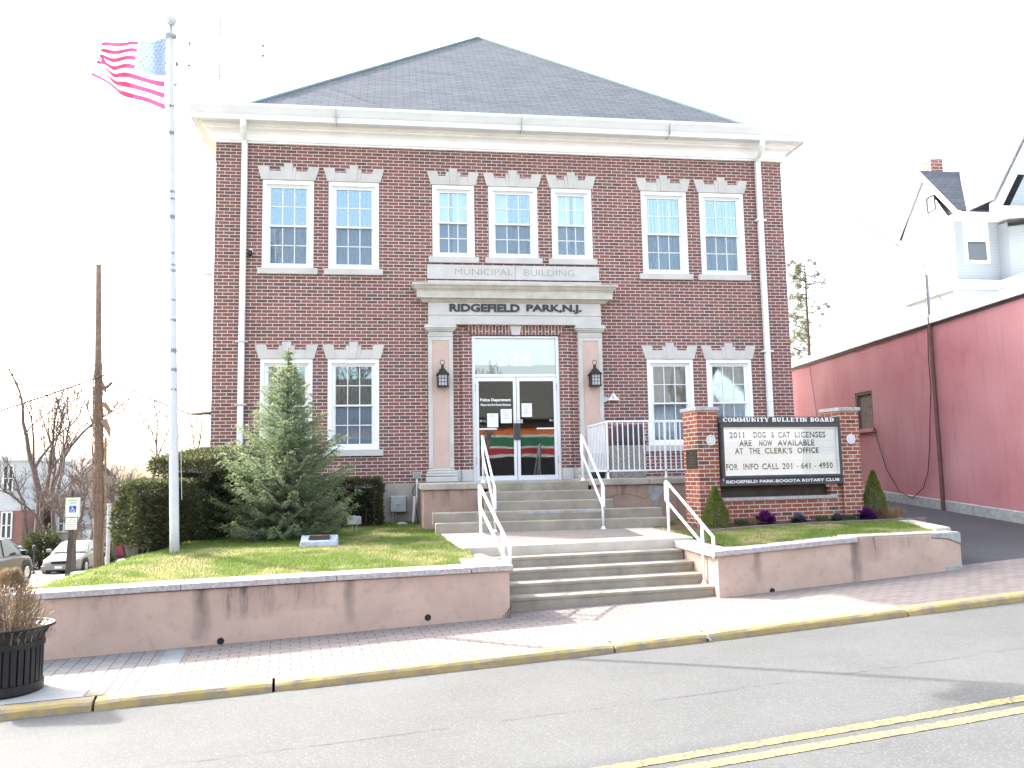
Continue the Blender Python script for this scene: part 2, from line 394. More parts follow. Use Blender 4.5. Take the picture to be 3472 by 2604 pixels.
# ------------------------------------------------------------------ mesh helpers
class MB:
    def __init__(s): s.v = []; s.f = []; s.mi = []; s.tip = None
    def face(s, pts, m=0):
        b = len(s.v); s.v += [tuple(p) for p in pts]; s.f.append(tuple(range(b, b+len(pts)))); s.mi.append(m)
    def add(s, v, f, m=0):
        b = len(s.v); s.v += [tuple(p) for p in v]; s.f += [tuple(i+b for i in q) for q in f]; s.mi += [m]*len(f); return s
    def box(s, x0, x1, y0, y1, z0, z1, m=0, rz=0, c=None, taper=0):
        p = [(x0, y0, z0), (x1, y0, z0), (x1, y1, z0), (x0, y1, z0), (x0+taper, y0+taper, z1), (x1-taper, y0+taper, z1), (x1-taper, y1-taper, z1), (x0+taper, y1-taper, z1)]
        if rz:
            cx, cy = c if c else ((x0+x1)/2, (y0+y1)/2)
            p = [(cx+(x-cx)*cos(rz)-(y-cy)*sin(rz), cy+(x-cx)*sin(rz)+(y-cy)*cos(rz), z) for x, y, z in p]
        return s.add(p, [(0, 3, 2, 1), (4, 5, 6, 7), (0, 1, 5, 4), (1, 2, 6, 5), (2, 3, 7, 6), (3, 0, 4, 7)], m)
    def prism(s, poly, y0, y1, m=0):
        """x-z outline (counter-clockwise seen from -y) extruded along y"""
        n = len(poly); v = [(x, y0, z) for x, z in poly]+[(x, y1, z) for x, z in poly]
        f = [tuple(range(n)), tuple(range(2*n-1, n-1, -1))]+[(i, i+n, (i+1) % n+n, (i+1) % n) for i in range(n)]
        return s.add(v, f, m)
    def slab(s, poly, z0, z1, m=0):
        """x-y outline (counter-clockwise from above); z0, z1 numbers or functions"""
        n = len(poly); g = lambda z, x, y: z(x, y) if callable(z) else z
        v = [(x, y, g(z0, x, y)) for x, y in poly]+[(x, y, g(z1, x, y)) for x, y in poly]
        f = [tuple(range(n-1, -1, -1)), tuple(range(n, 2*n))]+[(i, (i+1) % n, (i+1) % n+n, i+n) for i in range(n)]
        return s.add(v, f, m)
    def profx(s, prof, x0, x1, m=0, miter=0):
        """y-z outline swept along x; miter widens the ends with the outward projection (-y)"""
        n = len(prof); v = [(x0+miter*y, y, z) for y, z in prof]+[(x1-miter*y, y, z) for y, z in prof]
        f = [tuple(range(n)), tuple(range(2*n-1, n-1, -1))]+[(i, i+n, (i+1) % n+n, (i+1) % n) for i in range(n)]
        return s.add(v, f, m)
    def tube(s, pts, r, n=8, m=0, cap=True):
        pts = [Vector(p) for p in pts]; rs = r if isinstance(r, (list, tuple)) else [r]*len(pts)
        b = len(s.v); up = None
        for i, p in enumerate(pts):
            d = (pts[min(i+1, len(pts)-1)]-pts[max(i-1, 0)])
            if d.length < 1e-9: d = Vector((0, 0, 1))
            d.normalize()
            if up is None: up = d.orthogonal().normalized()
            else:
                up = up-d*up.dot(d)
                up = up.normalized() if up.length > 1e-6 else d.orthogonal().normalized()
            w = d.cross(up)
            for k in range(n):
                a = 2*pi*k/n; s.v.append(tuple(p+(up*cos(a)+w*sin(a))*rs[i]))
        for i in range(len(pts)-1):
            for k in range(n):
                s.f.append((b+i*n+k, b+i*n+(k+1) % n, b+(i+1)*n+(k+1) % n, b+(i+1)*n+k)); s.mi.append(m)
        if cap:
            s.f.append(tuple(b+k for k in range(n-1, -1, -1))); s.mi.append(m)
            e = b+(len(pts)-1)*n; s.f.append(tuple(e+k for k in range(n))); s.mi.append(m)
        return s
    def lathe(s, prof, c=(0, 0, 0), n=24, m=0, axis='z', cap=True):
        b = len(s.v)
        for r, h in prof:
            for k in range(n):
                a = 2*pi*k/n; x, y = r*cos(a), r*sin(a)
                p = (x, y, h) if axis == 'z' else ((h, x, y) if axis == 'x' else (y, h, x))
                s.v.append((p[0]+c[0], p[1]+c[1], p[2]+c[2]))
        for i in range(len(prof)-1):
            for k in range(n):
                s.f.append((b+i*n+k, b+i*n+(k+1) % n, b+(i+1)*n+(k+1) % n, b+(i+1)*n+k)); s.mi.append(m)
        if cap:
            s.f.append(tuple(b+k for k in range(n-1, -1, -1))); s.mi.append(m)
            e = b+(len(prof)-1)*n; s.f.append(tuple(e+k for k in range(n))); s.mi.append(m)
        return s
    def grid(s, xs, ys, fz, m=0, keep=None):
        idx = {}
        def vid(i, j):
            if (i, j) not in idx:
                idx[(i, j)] = len(s.v); p = fz(xs[i], ys[j]); s.v.append(tuple(p) if isinstance(p, tuple) else (xs[i], ys[j], p))
            return idx[(i, j)]
        for i in range(len(xs)-1):
            for j in range(len(ys)-1):
                if keep and not keep((xs[i]+xs[i+1])/2, (ys[j]+ys[j+1])/2): continue
                s.f.append((vid(i, j), vid(i+1, j), vid(i+1, j+1), vid(i, j+1))); s.mi.append(m)
        return s
    def xf(s, fn): s.v = [tuple(fn(*p)) for p in s.v]; return s
    def build(s, name, mat, parent=None, smooth=False, bevel=0, uvf=None, solid=0, segs=2):
        me = bpy.data.meshes.new(name); o = bpy.data.objects.new(name, me); COL.objects.link(o)
        off = Vector((0, 0, 0))
        if parent is not None:
            o.parent = parent
        me.from_pydata(s.v, [], s.f); me.validate(clean_customdata=False)
        for mt in (mat if isinstance(mat, (list, tuple)) else [mat]): me.materials.append(M[mt] if isinstance(mt, str) else mt)
        if len(me.polygons) == len(s.mi): me.polygons.foreach_set('material_index', s.mi)
        if smooth: me.polygons.foreach_set('use_smooth', [True]*len(me.polygons))
        uv = me.uv_layers.new(name='UVMap'); n = len(me.loops); d = [0.0]*(2*n)
        vs = me.vertices
        for p in me.polygons:
            nx, ny, nz = p.normal; ax, ay, az = abs(nx), abs(ny), abs(nz)
            for li in p.loop_indices:
                x, y, z = vs[me.loops[li].vertex_index].co
                if uvf: a, b = uvf(x, y, z, (nx, ny, nz))
                elif az > .85: a, b = x, y
                elif ax > ay: a, b = y, (z if az < .3 else z/max(.2, sqrt(1-az*az)))
                else: a, b = x, (z if az < .3 else z/max(.2, sqrt(1-az*az)))
                d[2*li] = a; d[2*li+1] = b
        uv.data.foreach_set('uv', d)
        if s.tip is not None:
            at = me.attributes.new('tip', 'FLOAT', 'POINT'); at.data.foreach_set('value', s.tip)
        me.update()
        if bevel:
            bm = o.modifiers.new('bevel', 'BEVEL'); bm.width = bevel; bm.segments = segs; bm.limit_method = 'ANGLE'; bm.angle_limit = radians(40)
        return o

def thing(name, label, cat, loc=(0, 0, 0), rz=0, group=None):
    o = bpy.data.objects.new(name, None); COL.objects.link(o); o.empty_display_size = .2
    o.location = loc; o.rotation_euler = (0, 0, rz); o['label'] = label; o['category'] = cat
    if group: o['group'] = group
    return o
def tag(o, label, cat, group=None, kind=None):
    o['label'] = label; o['category'] = cat
    if group: o['group'] = group
    if kind: o['kind'] = kind
    return o
def struct(o, label, cat='ground'):
    o['kind'] = 'structure'; o['label'] = label; o['category'] = cat; return o

def copy_tree(o, parent=None):
    c = o.copy(); COL.objects.link(c); c.parent = parent
    for ch in list(o.children): copy_tree(ch, c)
    return c

def text_poly(body, w=None, h=None, offset=0.0, spacing=1.0, condense=None):
    """flat letter mesh from the built-in font, fitted to w x h, origin at lower left"""
    cu = bpy.data.curves.new('lettering', 'FONT'); cu.body = body; cu.offset = offset; cu.space_character = spacing
    cu.resolution_u = 3
    ob = bpy.data.objects.new('lettering', cu); COL.objects.link(ob)
    dg = bpy.context.evaluated_depsgraph_get(); me = bpy.data.meshes.new_from_object(ob.evaluated_get(dg))
    v = [x.co.copy() for x in me.vertices]; f = [tuple(p.vertices) for p in me.polygons]
    bpy.data.objects.remove(ob); bpy.data.curves.remove(cu); bpy.data.meshes.remove(me)
    x0 = min(p.x for p in v); x1 = max(p.x for p in v); y0 = min(p.y for p in v); y1 = max(p.y for p in v)
    sx = w/(x1-x0) if w else None; sy = h/(y1-y0) if h else None
    sx = sx or sy; sy = sy or sx
    return [((p.x-x0)*sx, (p.y-y0)*sy) for p in v], f
def put_text(mb, body, x, z, w, h, y, ext=.006, offset=0.0, m=0, spacing=1.0):
    """letters standing on a wall that faces -y"""
    v, f = text_poly(body, w, h, offset, spacing)
    mb.add([(x+a, y, z+b) for a, b in v], f, m)
    if ext:
        # side walls so that the letters have depth
        cnt = {}
        for q in f:
            for i in range(len(q)):
                e = (q[i], q[(i+1) % len(q)]); cnt[e] = 1
        for (a, b) in list(cnt):
            if (b, a) not in cnt:
                pa, pb = v[a], v[b]
                mb.face([(x+pa[0], y, z+pa[1]), (x+pb[0], y, z+pb[1]), (x+pb[0], y+ext, z+pb[1]), (x+pa[0], y+ext, z+pa[1])], m)
    return mb

# slab-serif capitals drawn as strokes: verticals thick, horizontals thin, serifs at the stem ends
def serif_text(mb, body, x, z, w, h, y, ext=.008, m=0):
    T, t, sf = .27, .11, .11
    L = {}
    def bar(a, b, c, d): return ('r', a, b, c, d)
    def ser(cx, zz): return bar(cx-T*.5-sf, cx+T*.5+sf, zz, zz+t)
    def stem(cx): return [bar(cx-T/2, cx+T/2, 0, 1), ser(cx, 0), ser(cx, 1-t)]
    def diag(x0, z0, x1, z1, wd): return ('d', x0, z0, x1, z1, wd)
    def arc(cx, cz, rx, rz, a0, a1): return ('a', cx, cz, rx, rz, a0, a1)
    L['O'] = (.95, [arc(.475, .5, .475, .5, 0, 360)])
    L['C'] = (.9, [arc(.475, .5, .475, .5, 40, 320), bar(.74, .86, .62, .98)])
    L['M'] = (1.25, stem(.22)+stem(1.03)+[diag(.22, .95, .62, .15, .2), diag(.62, .15, 1.03, .95, .14)])
    L['U'] = (1.0, [bar(.09, .36, .25, 1), bar(.68, .84, .25, 1), bar(-.02, .47, 1-t, 1), bar(.55, .98, 1-t, 1), arc(.465, .3, .375, .3, 180, 360)])
    L['N'] = (1.05, stem(.2)+[bar(.76, .88, 0, 1), bar(.62, 1.0, 1-t, 1), diag(.2, .95, .82, .05, .24)])
    L['I'] = (.5, stem(.25))
    L['T'] = (.9, [bar(.31, .58, 0, 1), bar(.2, .7, 0, t), bar(.02, .88, 1-t, 1), bar(.02, .12, .68, 1), bar(.78, .88, .68, 1)])
    L['Y'] = (.95, [bar(.34, .61, 0, .45), bar(.22, .73, 0, t), diag(.12, .95, .47, .42, .24), diag(.47, .42, .84, .95, .14), bar(-.02, .36, 1-t, 1), bar(.62, .98, 1-t, 1)])
    L['B'] = (.9, [bar(.1, .37, 0, 1), bar(0, .5, 0, t), bar(0, .5, 1-t, 1), bar(.3, .55, .47, .47+t), arc(.5, .265, .36, .265, -90, 90), arc(.5, .75, .32, .25, -90, 90)])
    L['L'] = (.82, [bar(.1, .37, 0, 1), bar(0, .47, 1-t, 1), bar(0, .78, 0, t), bar(.66, .78, 0, .36)])
    L['E'] = (.86, [bar(.1, .37, 0, 1), bar(0, .8, 0, t), bar(0, .8, 1-t, 1), bar(.68, .8, 0, .32), bar(.68, .8, .7, 1), bar(.3, .6, .46, .46+t), bar(.54, .62, .36, .68)])
    L['A'] = (1.0, [diag(.14, .02, .48, .98, .14), diag(.5, .98, .84, .02, .26), bar(.25, .72, .28, .28+t), bar(-.02, .34, 0, t), bar(.6, 1.02, 0, t)])
    L['R'] = (.98, [bar(.1, .37, 0, 1), bar(0, .47, 0, t), bar(0, .5, 1-t, 1), bar(.3, .55, .45, .45+t), arc(.5, .735, .32, .265, -90, 90), diag(.52, .48, .8, .03, .24), bar(.68, .98, 0, t)])
    L['D'] = (.98, [bar(.1, .37, 0, 1), bar(0, .48, 0, t), bar(0, .48, 1-t, 1), arc(.44, .5, .48, .5, -90, 90)])
    adv = sum((L[c][0]+.12) if c != ' ' else .55 for c in body)-.12
    s = w/adv; px = 0
    def q(pts): mb.face([(x+a*s, y, z+b*h) for a, b in pts], m)
    for ch in body:
        if ch == ' ': px += .55; continue
        wd, st = L[ch]
        for k in st:
            if k[0] == 'r': q([(px+k[1], k[3]), (px+k[2], k[3]), (px+k[2], k[4]), (px+k[1], k[4])])
            elif k[0] == 'd':
                hw = k[5]/2; q([(px+k[1]-hw, k[2]), (px+k[1]+hw, k[2]), (px+k[3]+hw, k[4]), (px+k[3]-hw, k[4])])
            else:
                n = 16; pr = None
                for i in range(n+1):
                    a = radians(k[5]+(k[6]-k[5])*i/n)
                    po = (px+k[1]+k[3]*cos(a), k[2]+k[4]*sin(a)); pi_ = (px+k[1]+(k[3]-T)*cos(a), k[2]+(k[4]-t)*sin(a))
                    if pr: q([pr[0], po, pi_, pr[1]])
                    pr = (po, pi_)
        px += wd+.12
    return mb

# leaf and twig helpers
def leaf(mb, p, d, up, ln, wd, tip=0.0):
    """one pointed leaf or needle spray: a kite of two triangles"""
    d = Vector(d).normalized(); s = d.cross(Vector(up))
    if s.length < 1e-4: s = d.orthogonal()
    s.normalize(); p = Vector(p); b = len(mb.v)
    mb.v += [tuple(p), tuple(p+d*ln*.5+s*wd*.5), tuple(p+d*ln), tuple(p+d*ln*.5-s*wd*.5)]
    mb.f.append((b, b+1, b+2, b+3)); mb.mi.append(0)
    if mb.tip is not None: mb.tip += [tip*.6, tip, tip, tip]
def rvec(R):
    while True:
        v = Vector((R.uniform(-1, 1), R.uniform(-1, 1), R.uniform(-1, 1)))
        if .05 < v.length < 1: return v.normalized()
def lerp_tab(tab, x):
    if x <= tab[0][0]: a, b = tab[0], tab[1]
    elif x >= tab[-1][0]: a, b = tab[-2], tab[-1]
    else:
        for i in range(len(tab)-1):
            if tab[i][0] <= x <= tab[i+1][0]: a, b = tab[i], tab[i+1]; break
    return a[1]+(b[1]-a[1])*(x-a[0])/(b[0]-a[0])
def smooth(t): t = max(0, min(1, t)); return t*t*(3-2*t)
def frange(a, b, st):
    n = max(1, round((b-a)/st)); return [a+(b-a)*i/n for i in range(n+1)]
# ------------------------------------------------------------------ the street frame: s along the kerb, n towards the camera, turned 7.5 degrees
TH = radians(7.5); OS = Vector((0, -6.85, 0))
ES = Vector((cos(TH), sin(TH), 0)); EN = Vector((sin(TH), -cos(TH), 0))
def sn(s, n, z=0): p = OS+ES*s+EN*n; return (p.x, p.y, z)
def to_sn(x, y): d = Vector((x, y, 0))-OS; return d.dot(ES), d.dot(EN)
ZW = [(-60, -3.1), (-9, -1.955), (-6, -1.887), (-3.8, -1.838), (-1.3, -1.777), (1.65, -1.737), (3.35, -1.655), (5.6, -1.553), (9, -1.40), (40, -.3)]
ZK = [(-60, -3.1), (-9, -1.985), (-5.3, -1.915), (-3.8, -1.886), (-1.6, -1.823), (.46, -1.758), (2.97, -1.656), (4.7, -1.585), (9, -1.42), (40, -.4)]
KN = 1.86   # kerb face
KERB_H = .085
def z_walk(s, n):
    t = max(0, min(1.0, n/1.7)); return lerp_tab(ZW, s)*(1-t)+lerp_tab(ZK, s)*t
def z_road(s, n):
    u = (n-KN)/3.3
    return lerp_tab(ZK, s)-KERB_H+.085*(1-(1-min(u, 2))**2)
ZS = [(-400, -2.6), (-30, -2.2), (-9, -2.06), (-4, -2.1), (0, -2.3), (5, -2.8), (10, -3.25), (17, -3.93), (26, -4.42), (30, -4.68), (44, -5.4), (70, -6), (400, -8)]
def zs_side(y): return lerp_tab(ZS, y)   # fall of the side street on the left

# road
mb = MB(); SX = [-60, -45, -32, -24]+frange(-18, 14, .5)+[18, 24, 32, 45]
NX = frange(KN, 8.6, .35)
mb.grid(SX, NX, lambda s, n: sn(s, n, z_road(s, n)-.0))
mb.f = [tuple(reversed(f)) for f in mb.f]
uvst = lambda x, y, z, n: to_sn(x, y)
struct(mb.build('road', 'asphalt', uvf=uvst), 'grey asphalt street sloping gently up to the right', 'road')
# worn double yellow centre line
for k, (nc, sl_) in enumerate(((4.885, -.024), (5.072, -.020))):
    mb = MB(); mb.grid(frange(-7, 14, .5), [-.05, .05], lambda s, d: sn(s, nc+sl_*s+d, z_road(s, nc+sl_*s+d)+.004)); mb.f = [tuple(reversed(f)) for f in mb.f]
    struct(mb.build('road_marking', 'line', uvf=uvst), 'cracked yellow centre line, %s of the pair' % ('the one nearer the kerb' if k == 0 else 'the one farther from the kerb'), 'road marking')
# thin broken joint between two laid strips of asphalt
mb = MB(); R = random.Random(21)
for q in frange(-6, 9, .17):
    if R.random() < .12: continue
    n0 = 3.72+.02*noise.noise(Vector((q*2, 0, 0)))-.0*q; w = R.uniform(.003, .007); b_ = min(.22, R.uniform(.08, .2))
    mb.add([sn(q, n0, z_road(q, n0)+.004), sn(q+b_, n0+.008, z_road(q+b_, n0)+.004), sn(q+b_, n0+w+.008, z_road(q+b_, n0)+.004), sn(q, n0+w, z_road(q, n0)+.004)], [(3, 2, 1, 0)])
struct(mb.build('road_seam', 'asphalt_dark', uvf=uvst), 'thin dark broken seam along the asphalt', 'road')
# kerb stones with their gaps
mb = MB()
cuts = [-9.2, -5.31, -3.85, -.59, .44, 2.92, 5.6, 8.5, 12, 16, 24, 40]
prof = lambda s: [(1.70, -.25), (1.70, .0), (1.79, .004), (1.825, -.008), (1.845, -.03), (KN, -KERB_H-.15), (KN, -.25)]
R = random.Random(3)
for a, b in zip(cuts[:-1], cuts[1:]):
    a += .012; b -= .012
    st = frange(a, b, .18); rows = []
    for i, s in enumerate(st):
        zk = lerp_tab(ZK, s); chip = .012 if i in (0, len(st)-1) else 0
        row = []
        for j, (n, dz) in enumerate(prof(s)):
            jx = noise.noise(Vector((s*4, j*3.1, 0)))*.006
            row.append(sn(s, n-(chip if 2 <= j <= 4 else 0)+jx, zk+dz-(chip if 2 <= j <= 4 else 0)+jx*.5))
        rows.append(row)
    base = len(mb.v); k = len(rows[0])
    for r_ in rows: mb.v += r_
    for i in range(len(rows)-1):
        for j in range(k-1):
            mb.f.append((base+i*k+j, base+i*k+j+1, base+(i+1)*k+j+1, base+(i+1)*k+j)); mb.mi.append(0)
    mb.f.append(tuple(base+j for j in range(k-1, -1, -1))); mb.mi.append(0)
    mb.f.append(tuple(base+(len(rows)-1)*k+j for j in range(k))); mb.mi.append(0)
mb.f = [tuple(reversed(f)) for f in mb.f]
def uvk(x, y, z, n):
    s, nn = to_sn(x, y); return (s, nn+z*1.5)
struct(mb.build('kerb', 'kerb', smooth=False, uvf=uvk), 'chipped yellow painted concrete kerb', 'kerb')
# sidewalk of pavers
mb = MB(); mb.grid(frange(-9.2, 14, .4)+[18, 24, 40], frange(-.35, 1.70, .2), lambda s, n: sn(s, n, z_walk(s, n)))
mb.f = [tuple(reversed(f)) for f in mb.f]
struct(mb.build('sidewalk', 'pavers', uvf=uvst), 'pink and grey brick paved sidewalk', 'sidewalk')
mb = MB(); mb.grid([-4.95, -4.75], frange(-.1, 1.69, .2), lambda s, n: sn(s, n, z_walk(s, n)+.004)); mb.f = [tuple(reversed(f)) for f in mb.f]
struct(mb.build('sidewalk_band', M.setdefault('band', plain('grey_band_stone', (.215, .225, .225), .9, var=.15)), uvf=uvst), 'plain grey band across the paved sidewalk', 'sidewalk')
mb = MB(); mb.grid(frange(-7.5, -5.42, .4), frange(1.03, 1.69, .2), lambda s, n: sn(s, n, z_walk(s, n)+.004)); mb.f = [tuple(reversed(f)) for f in mb.f]
struct(mb.build('sidewalk_slab', 'walkconc', uvf=uvst), 'pale concrete slab under the planter', 'sidewalk')
mb = MB(); mb.grid([-5.40, -5.26], frange(1.03, 1.69, .2), lambda s, n: sn(s, n, z_walk(s, n)+.0045)); mb.f = [tuple(reversed(f)) for f in mb.f]
struct(mb.build('sidewalk_edging', 'conc', uvf=uvst), 'narrow tan edging beside the concrete slab', 'sidewalk')
# far kerb and sidewalk, behind the camera
mb = MB(); mb.grid([-60, -30, -9, 0, 9, 40], [8.6, 8.75, 11.8], lambda s, n: sn(s, n, z_road(s, 8.6)+.12)); mb.f = [tuple(reversed(f)) for f in mb.f]
struct(mb.build('far_sidewalk', 'walkconc', uvf=uvst), 'concrete sidewalk on the opposite side of the street', 'sidewalk')

# wide ground
def z_terrain(x, y):
    left = zs_side(y)-.1
    right = -1.35 if (y > -5 and x < 5) else -2.2
    t = smooth((x+8.2)/1.6)
    z = left*(1-t)+right*t
    s, n = to_sn(x, y)
    if n > -1.2: z = min(z, (z_road(s, max(n, KN)) if n < 8.6 else z_road(s, 8.6))-.35)
    if n > 11.5: z = z_road(s, 8.6)+.05
    return z
gx = [-400, -200, -110, -70, -50, -40]+frange(-34, -4, 1.0)+[-2, 2, 6, 9, 12, 16, 22, 30, 45, 70, 110, 200, 400]
gy = [-400, -200, -110, -70, -50, -40, -30, -24]+frange(-20, 48, 1.0)+[55, 65, 80, 110, 160, 240, 400]
mb = MB(); mb.grid(gx, gy, lambda x, y: z_terrain(x, y))
struct(mb.build('ground', 'terrain'), 'open ground around the street')
# side street running downhill behind the lawn
XK = lambda y: -15.6-.18*(y-15)
mb = MB(); ys = frange(-8.5, 60, 1.0)
mb.grid(frange(0, 9, 1.5), ys, lambda a, y: (XK(y)-a, y, zs_side(y)+.0))
mb.f = [tuple(reversed(f)) for f in mb.f]
struct(mb.build('side_road', 'asphalt'), 'side street running downhill between parked cars', 'road')
mb = MB()
for a0, a1, h in ((-.18, 0, .09), (-1.9, -.18, .092)):
    mb.grid([a0, a1], ys, lambda a, y, h=h: (XK(y)-a, y, zs_side(y)+h))
mb.f = [tuple(reversed(f)) for f in mb.f]
struct(mb.build('side_sidewalk', 'walkconc'), 'pale concrete sidewalk along the side street', 'sidewalk')
mb = MB(); mb.grid([9, 11.2], ys, lambda a, y: (XK(y)-a, y, zs_side(y)+.1)); mb.f = [tuple(reversed(f)) for f in mb.f]
struct(mb.build('opposite_sidewalk', 'walkconc'), 'concrete sidewalk on the far side of the side street', 'sidewalk')

# ------------------------------------------------------------------ lawns
ZL_W = -1.185
def z_lawn(x, y):
    s, n = to_sn(x, y); d = max(0, -n-.25)
    z = lerp_tab([(-6.3, -1.235), (-1.2, -1.19)], s)+.11*smooth(d/1.9)+.035*smooth((d-2)/3)
    z += .045*math.exp(-((x+5.3)**2+(y+5.1)**2)/.5)
    z -= .12*smooth((-5.75-.16*max(0, -5-y)-x)/.55)
    return z+noise.noise(Vector((x*1.3, y*1.3, 0)))*.012
def in_lawn(x, y):
    s, n = to_sn(x, y)
    if n > -.2 or y > -.02 or x < -6.28-.25*max(0, -5-y): return False
    if y > -2.4: return x < -2.0
    if y > -5.4: return x < -1.74
    return x < -1.52
mb = MB(); mb.grid(frange(-7.2, -1.4, .1), frange(-8.2, 0, .1), z_lawn, keep=in_lawn)
struct(mb.build('lawn', 'soil'), 'green lawn with pale dry patches behind the pink wall', 'lawn')
def z_bed(x, y):
    s, n = to_sn(x, y); d = max(0, -n-.3)
    return lerp_tab([(1.5, -1.135), (3.7, -1.05), (6, -1.04)], s)+.05*smooth(d/2)+.02*smooth((d-1.5)/2)+noise.noise(Vector((x*1.3, y*1.3, 4)))*.008
def in_bed(x, y):
    s, n = to_sn(x, y)
    if n > -.3 or y > -2.42: return False
    if s < 1.98+.06*(-n-.4): return False
    return x < 5.25+(y+6.4)*.27
mb = MB(); mb.grid(frange(1.6, 6.6, .08), frange(-6.9, -2.4, .08), z_bed, keep=in_bed)
struct(mb.build('bed_lawn', 'soil'), 'narrow strip of green lawn in front of the bulletin board', 'lawn')

SGN = Vector((2.4, -4.0, 0)); SG_T = TH      # foot of the sign: origin at the front of its first pier
def sg(u, v): return (SGN.x+cos(SG_T)*u-sin(SG_T)*v, SGN.y+sin(SG_T)*u+cos(SG_T)*v)   # u along the sign, v back
def in_mulch(x, y):
    dx, dy = x-SGN.x, y-SGN.y; u = dx*cos(SG_T)+dy*sin(SG_T); v = -dx*sin(SG_T)+dy*cos(SG_T)
    return -.45 < u < 3.9 and -.62 < v < .75
mb = MB(); mb.grid(frange(1.9, 6.6, .08), frange(-5.2, -2.6, .08), lambda x, y: z_bed(x, y)+.02+.015*noise.noise(Vector((x*9, y*9, 2))), keep=lambda x, y: in_mulch(x, y) and in_bed(x, y))
tag(struct(mb.build('mulch_bed', 'mulch'), 'brown mulch strip along the foot of the sign', 'flower bed'), 'brown mulch strip along the foot of the sign', 'flower bed')
mb = MB()
for i in range(4):
    u0, u1 = -.4+i*1.06, -.4+i*1.06+1.04
    a, b, c, d = sg(u0, -.66), sg(u1, -.66), sg(u1, -.62), sg(u0, -.62)
    mb.slab([a, b, c, d], lambda x, y: z_bed(x, y)-.05, lambda x, y: z_bed(x, y)+.045)
tag(mb.build('bed_edging', 'wood', bevel=.006), 'low weathered timber edging between lawn strip and mulch', 'edging')

def blades(zf, inside, x0, x1, y0, y1, count, seed, avoid=()):
    R = random.Random(seed); g = MB(); g.tip = []
    while count > 0:
        x, y = R.uniform(x0, x1), R.uniform(y0, y1)
        if not inside(x, y): continue
        if any((x-a)**2+(y-b)**2 < r*r for a, b, r in avoid): continue
        dry = noise.noise(Vector((x*.9, y*.9, 7)))+.7*noise.noise(Vector((x*3.1, y*3.1, 3)))
        if dry > .55 and R.random() < .6: continue
        count -= 1; z = zf(x, y)-.004
        h = R.uniform(.022, .05)*(1.25 if dry < 0 else .85); a = R.uniform(0, 2*pi); ln = R.uniform(.0, .035); w = R.uniform(.003, .006)
        dx, dy = cos(a), sin(a); b = len(g.v)
        g.v += [(x-dy*w, y+dx*w, z), (x+dy*w, y-dx*w, z), (x+dx*ln, y+dy*ln, z+h)]
        g.f.append((b, b+1, b+2)); g.mi.append(0); t = max(0, min(1, .12+dry*1.7+R.uniform(-.2, .28))); g.tip += [t, t, t]
    return g
g = blades(z_lawn, in_lawn, -7.1, -1.5, -8.2, 0, 110000, 5)
tag(g.build('grass', 'grass'), 'short spring grass on the lawn around the flagpole', 'grass', kind='stuff')
g = blades(z_bed, lambda x, y: in_bed(x, y) and not in_mulch(x, y), 1.7, 6.5, -6.8, -2.4, 36000, 6)
tag(g.build('grass', 'grass'), 'short green grass on the strip before the bulletin board', 'grass', kind='stuff')

# driveway on the right
def z_drive(x, y):
    s, n = to_sn(x, y); zd = -1.16+.055*y
    t = smooth((-n-.3)/1.6); return z_walk(s, 0)*(1-t)+zd*t+(.002 if n < -.4 else -.008)
def keep_drive(x, y):
    s, n = to_sn(x, y); return n < .12 and x > 5.3+(y+6.4)*.27+.05
mb = MB(); mb.grid(frange(5.2, 11.2, .25), frange(-7.0, 14, .25), z_drive, keep=keep_drive)
struct(mb.build('driveway', 'asphalt_dark'), 'dark asphalt driveway beside the maroon wall', 'driveway')
# ------------------------------------------------------------------ the brick municipal building
HW = 6.15; DEP = 12.4; ZB = -.25; ZT = 6.86
bld = thing('municipal_building', 'two storey red brick municipal building with grey hipped roof and stone entrance', 'building')
TOPU, BOTU, TOPL, BOTL = 6.04, 4.18, 2.30, .445
wins = []   # x0, x1, z0, z1, blind kind
for sx in (-1, 1):
    for a, b in ((4.18, 5.209), (2.845, 3.876)):
        x0, x1 = sorted((sx*a, sx*b)); wins.append([x0, x1, BOTU, TOPU, 'open']); wins.append([x0, x1, BOTL, TOPL, 'dim'])
wins += [[-1.726, -.837, 4.475, 6.04, 'shut'], [-.529, .529, 4.475, 6.04, 'open'], [.837, 1.726, 4.475, 6.04, 'shut']]
holes = [(w[0], w[1], w[2], w[3]) for w in wins]+[(-.93, .93, ZB, 2.80)]
def wall_holes(mb, x0, x1, z0, z1, y, holes, depth):
    xs = sorted({x0, x1, *[h[0] for h in holes], *[h[1] for h in holes]}); zs = sorted({z0, z1, *[h[2] for h in holes], *[h[3] for h in holes]})
    for i in range(len(xs)-1):
        for j in range(len(zs)-1):
            cx, cz = (xs[i]+xs[i+1])/2, (zs[j]+zs[j+1])/2
            if any(h[0] < cx < h[1] and h[2] < cz < h[3] for h in holes): continue
            mb.face([(xs[i], y, zs[j]), (xs[i+1], y, zs[j]), (xs[i+1], y, zs[j+1]), (xs[i], y, zs[j+1])])
    for a, b, c, d in holes:
        mb.face([(a, y, c), (a, y, d), (a, y+depth, d), (a, y+depth, c)]); mb.face([(b, y, d), (b, y, c), (b, y+depth, c), (b, y+depth, d)])
        mb.face([(a, y, d), (b, y, d), (b, y+depth, d), (a, y+depth, d)]); mb.face([(a, y, c), (a, y+depth, c), (b, y+depth, c), (b, y, c)])
mb = MB(); wall_holes(mb, -HW, HW, ZB, ZT, 0, holes, .12)
mb.face([(-HW, DEP, ZB), (-HW, 0, ZB), (-HW, 0, ZT), (-HW, DEP, ZT)]); mb.face([(HW, 0, ZB), (HW, DEP, ZB), (HW, DEP, ZT), (HW, 0, ZT)])
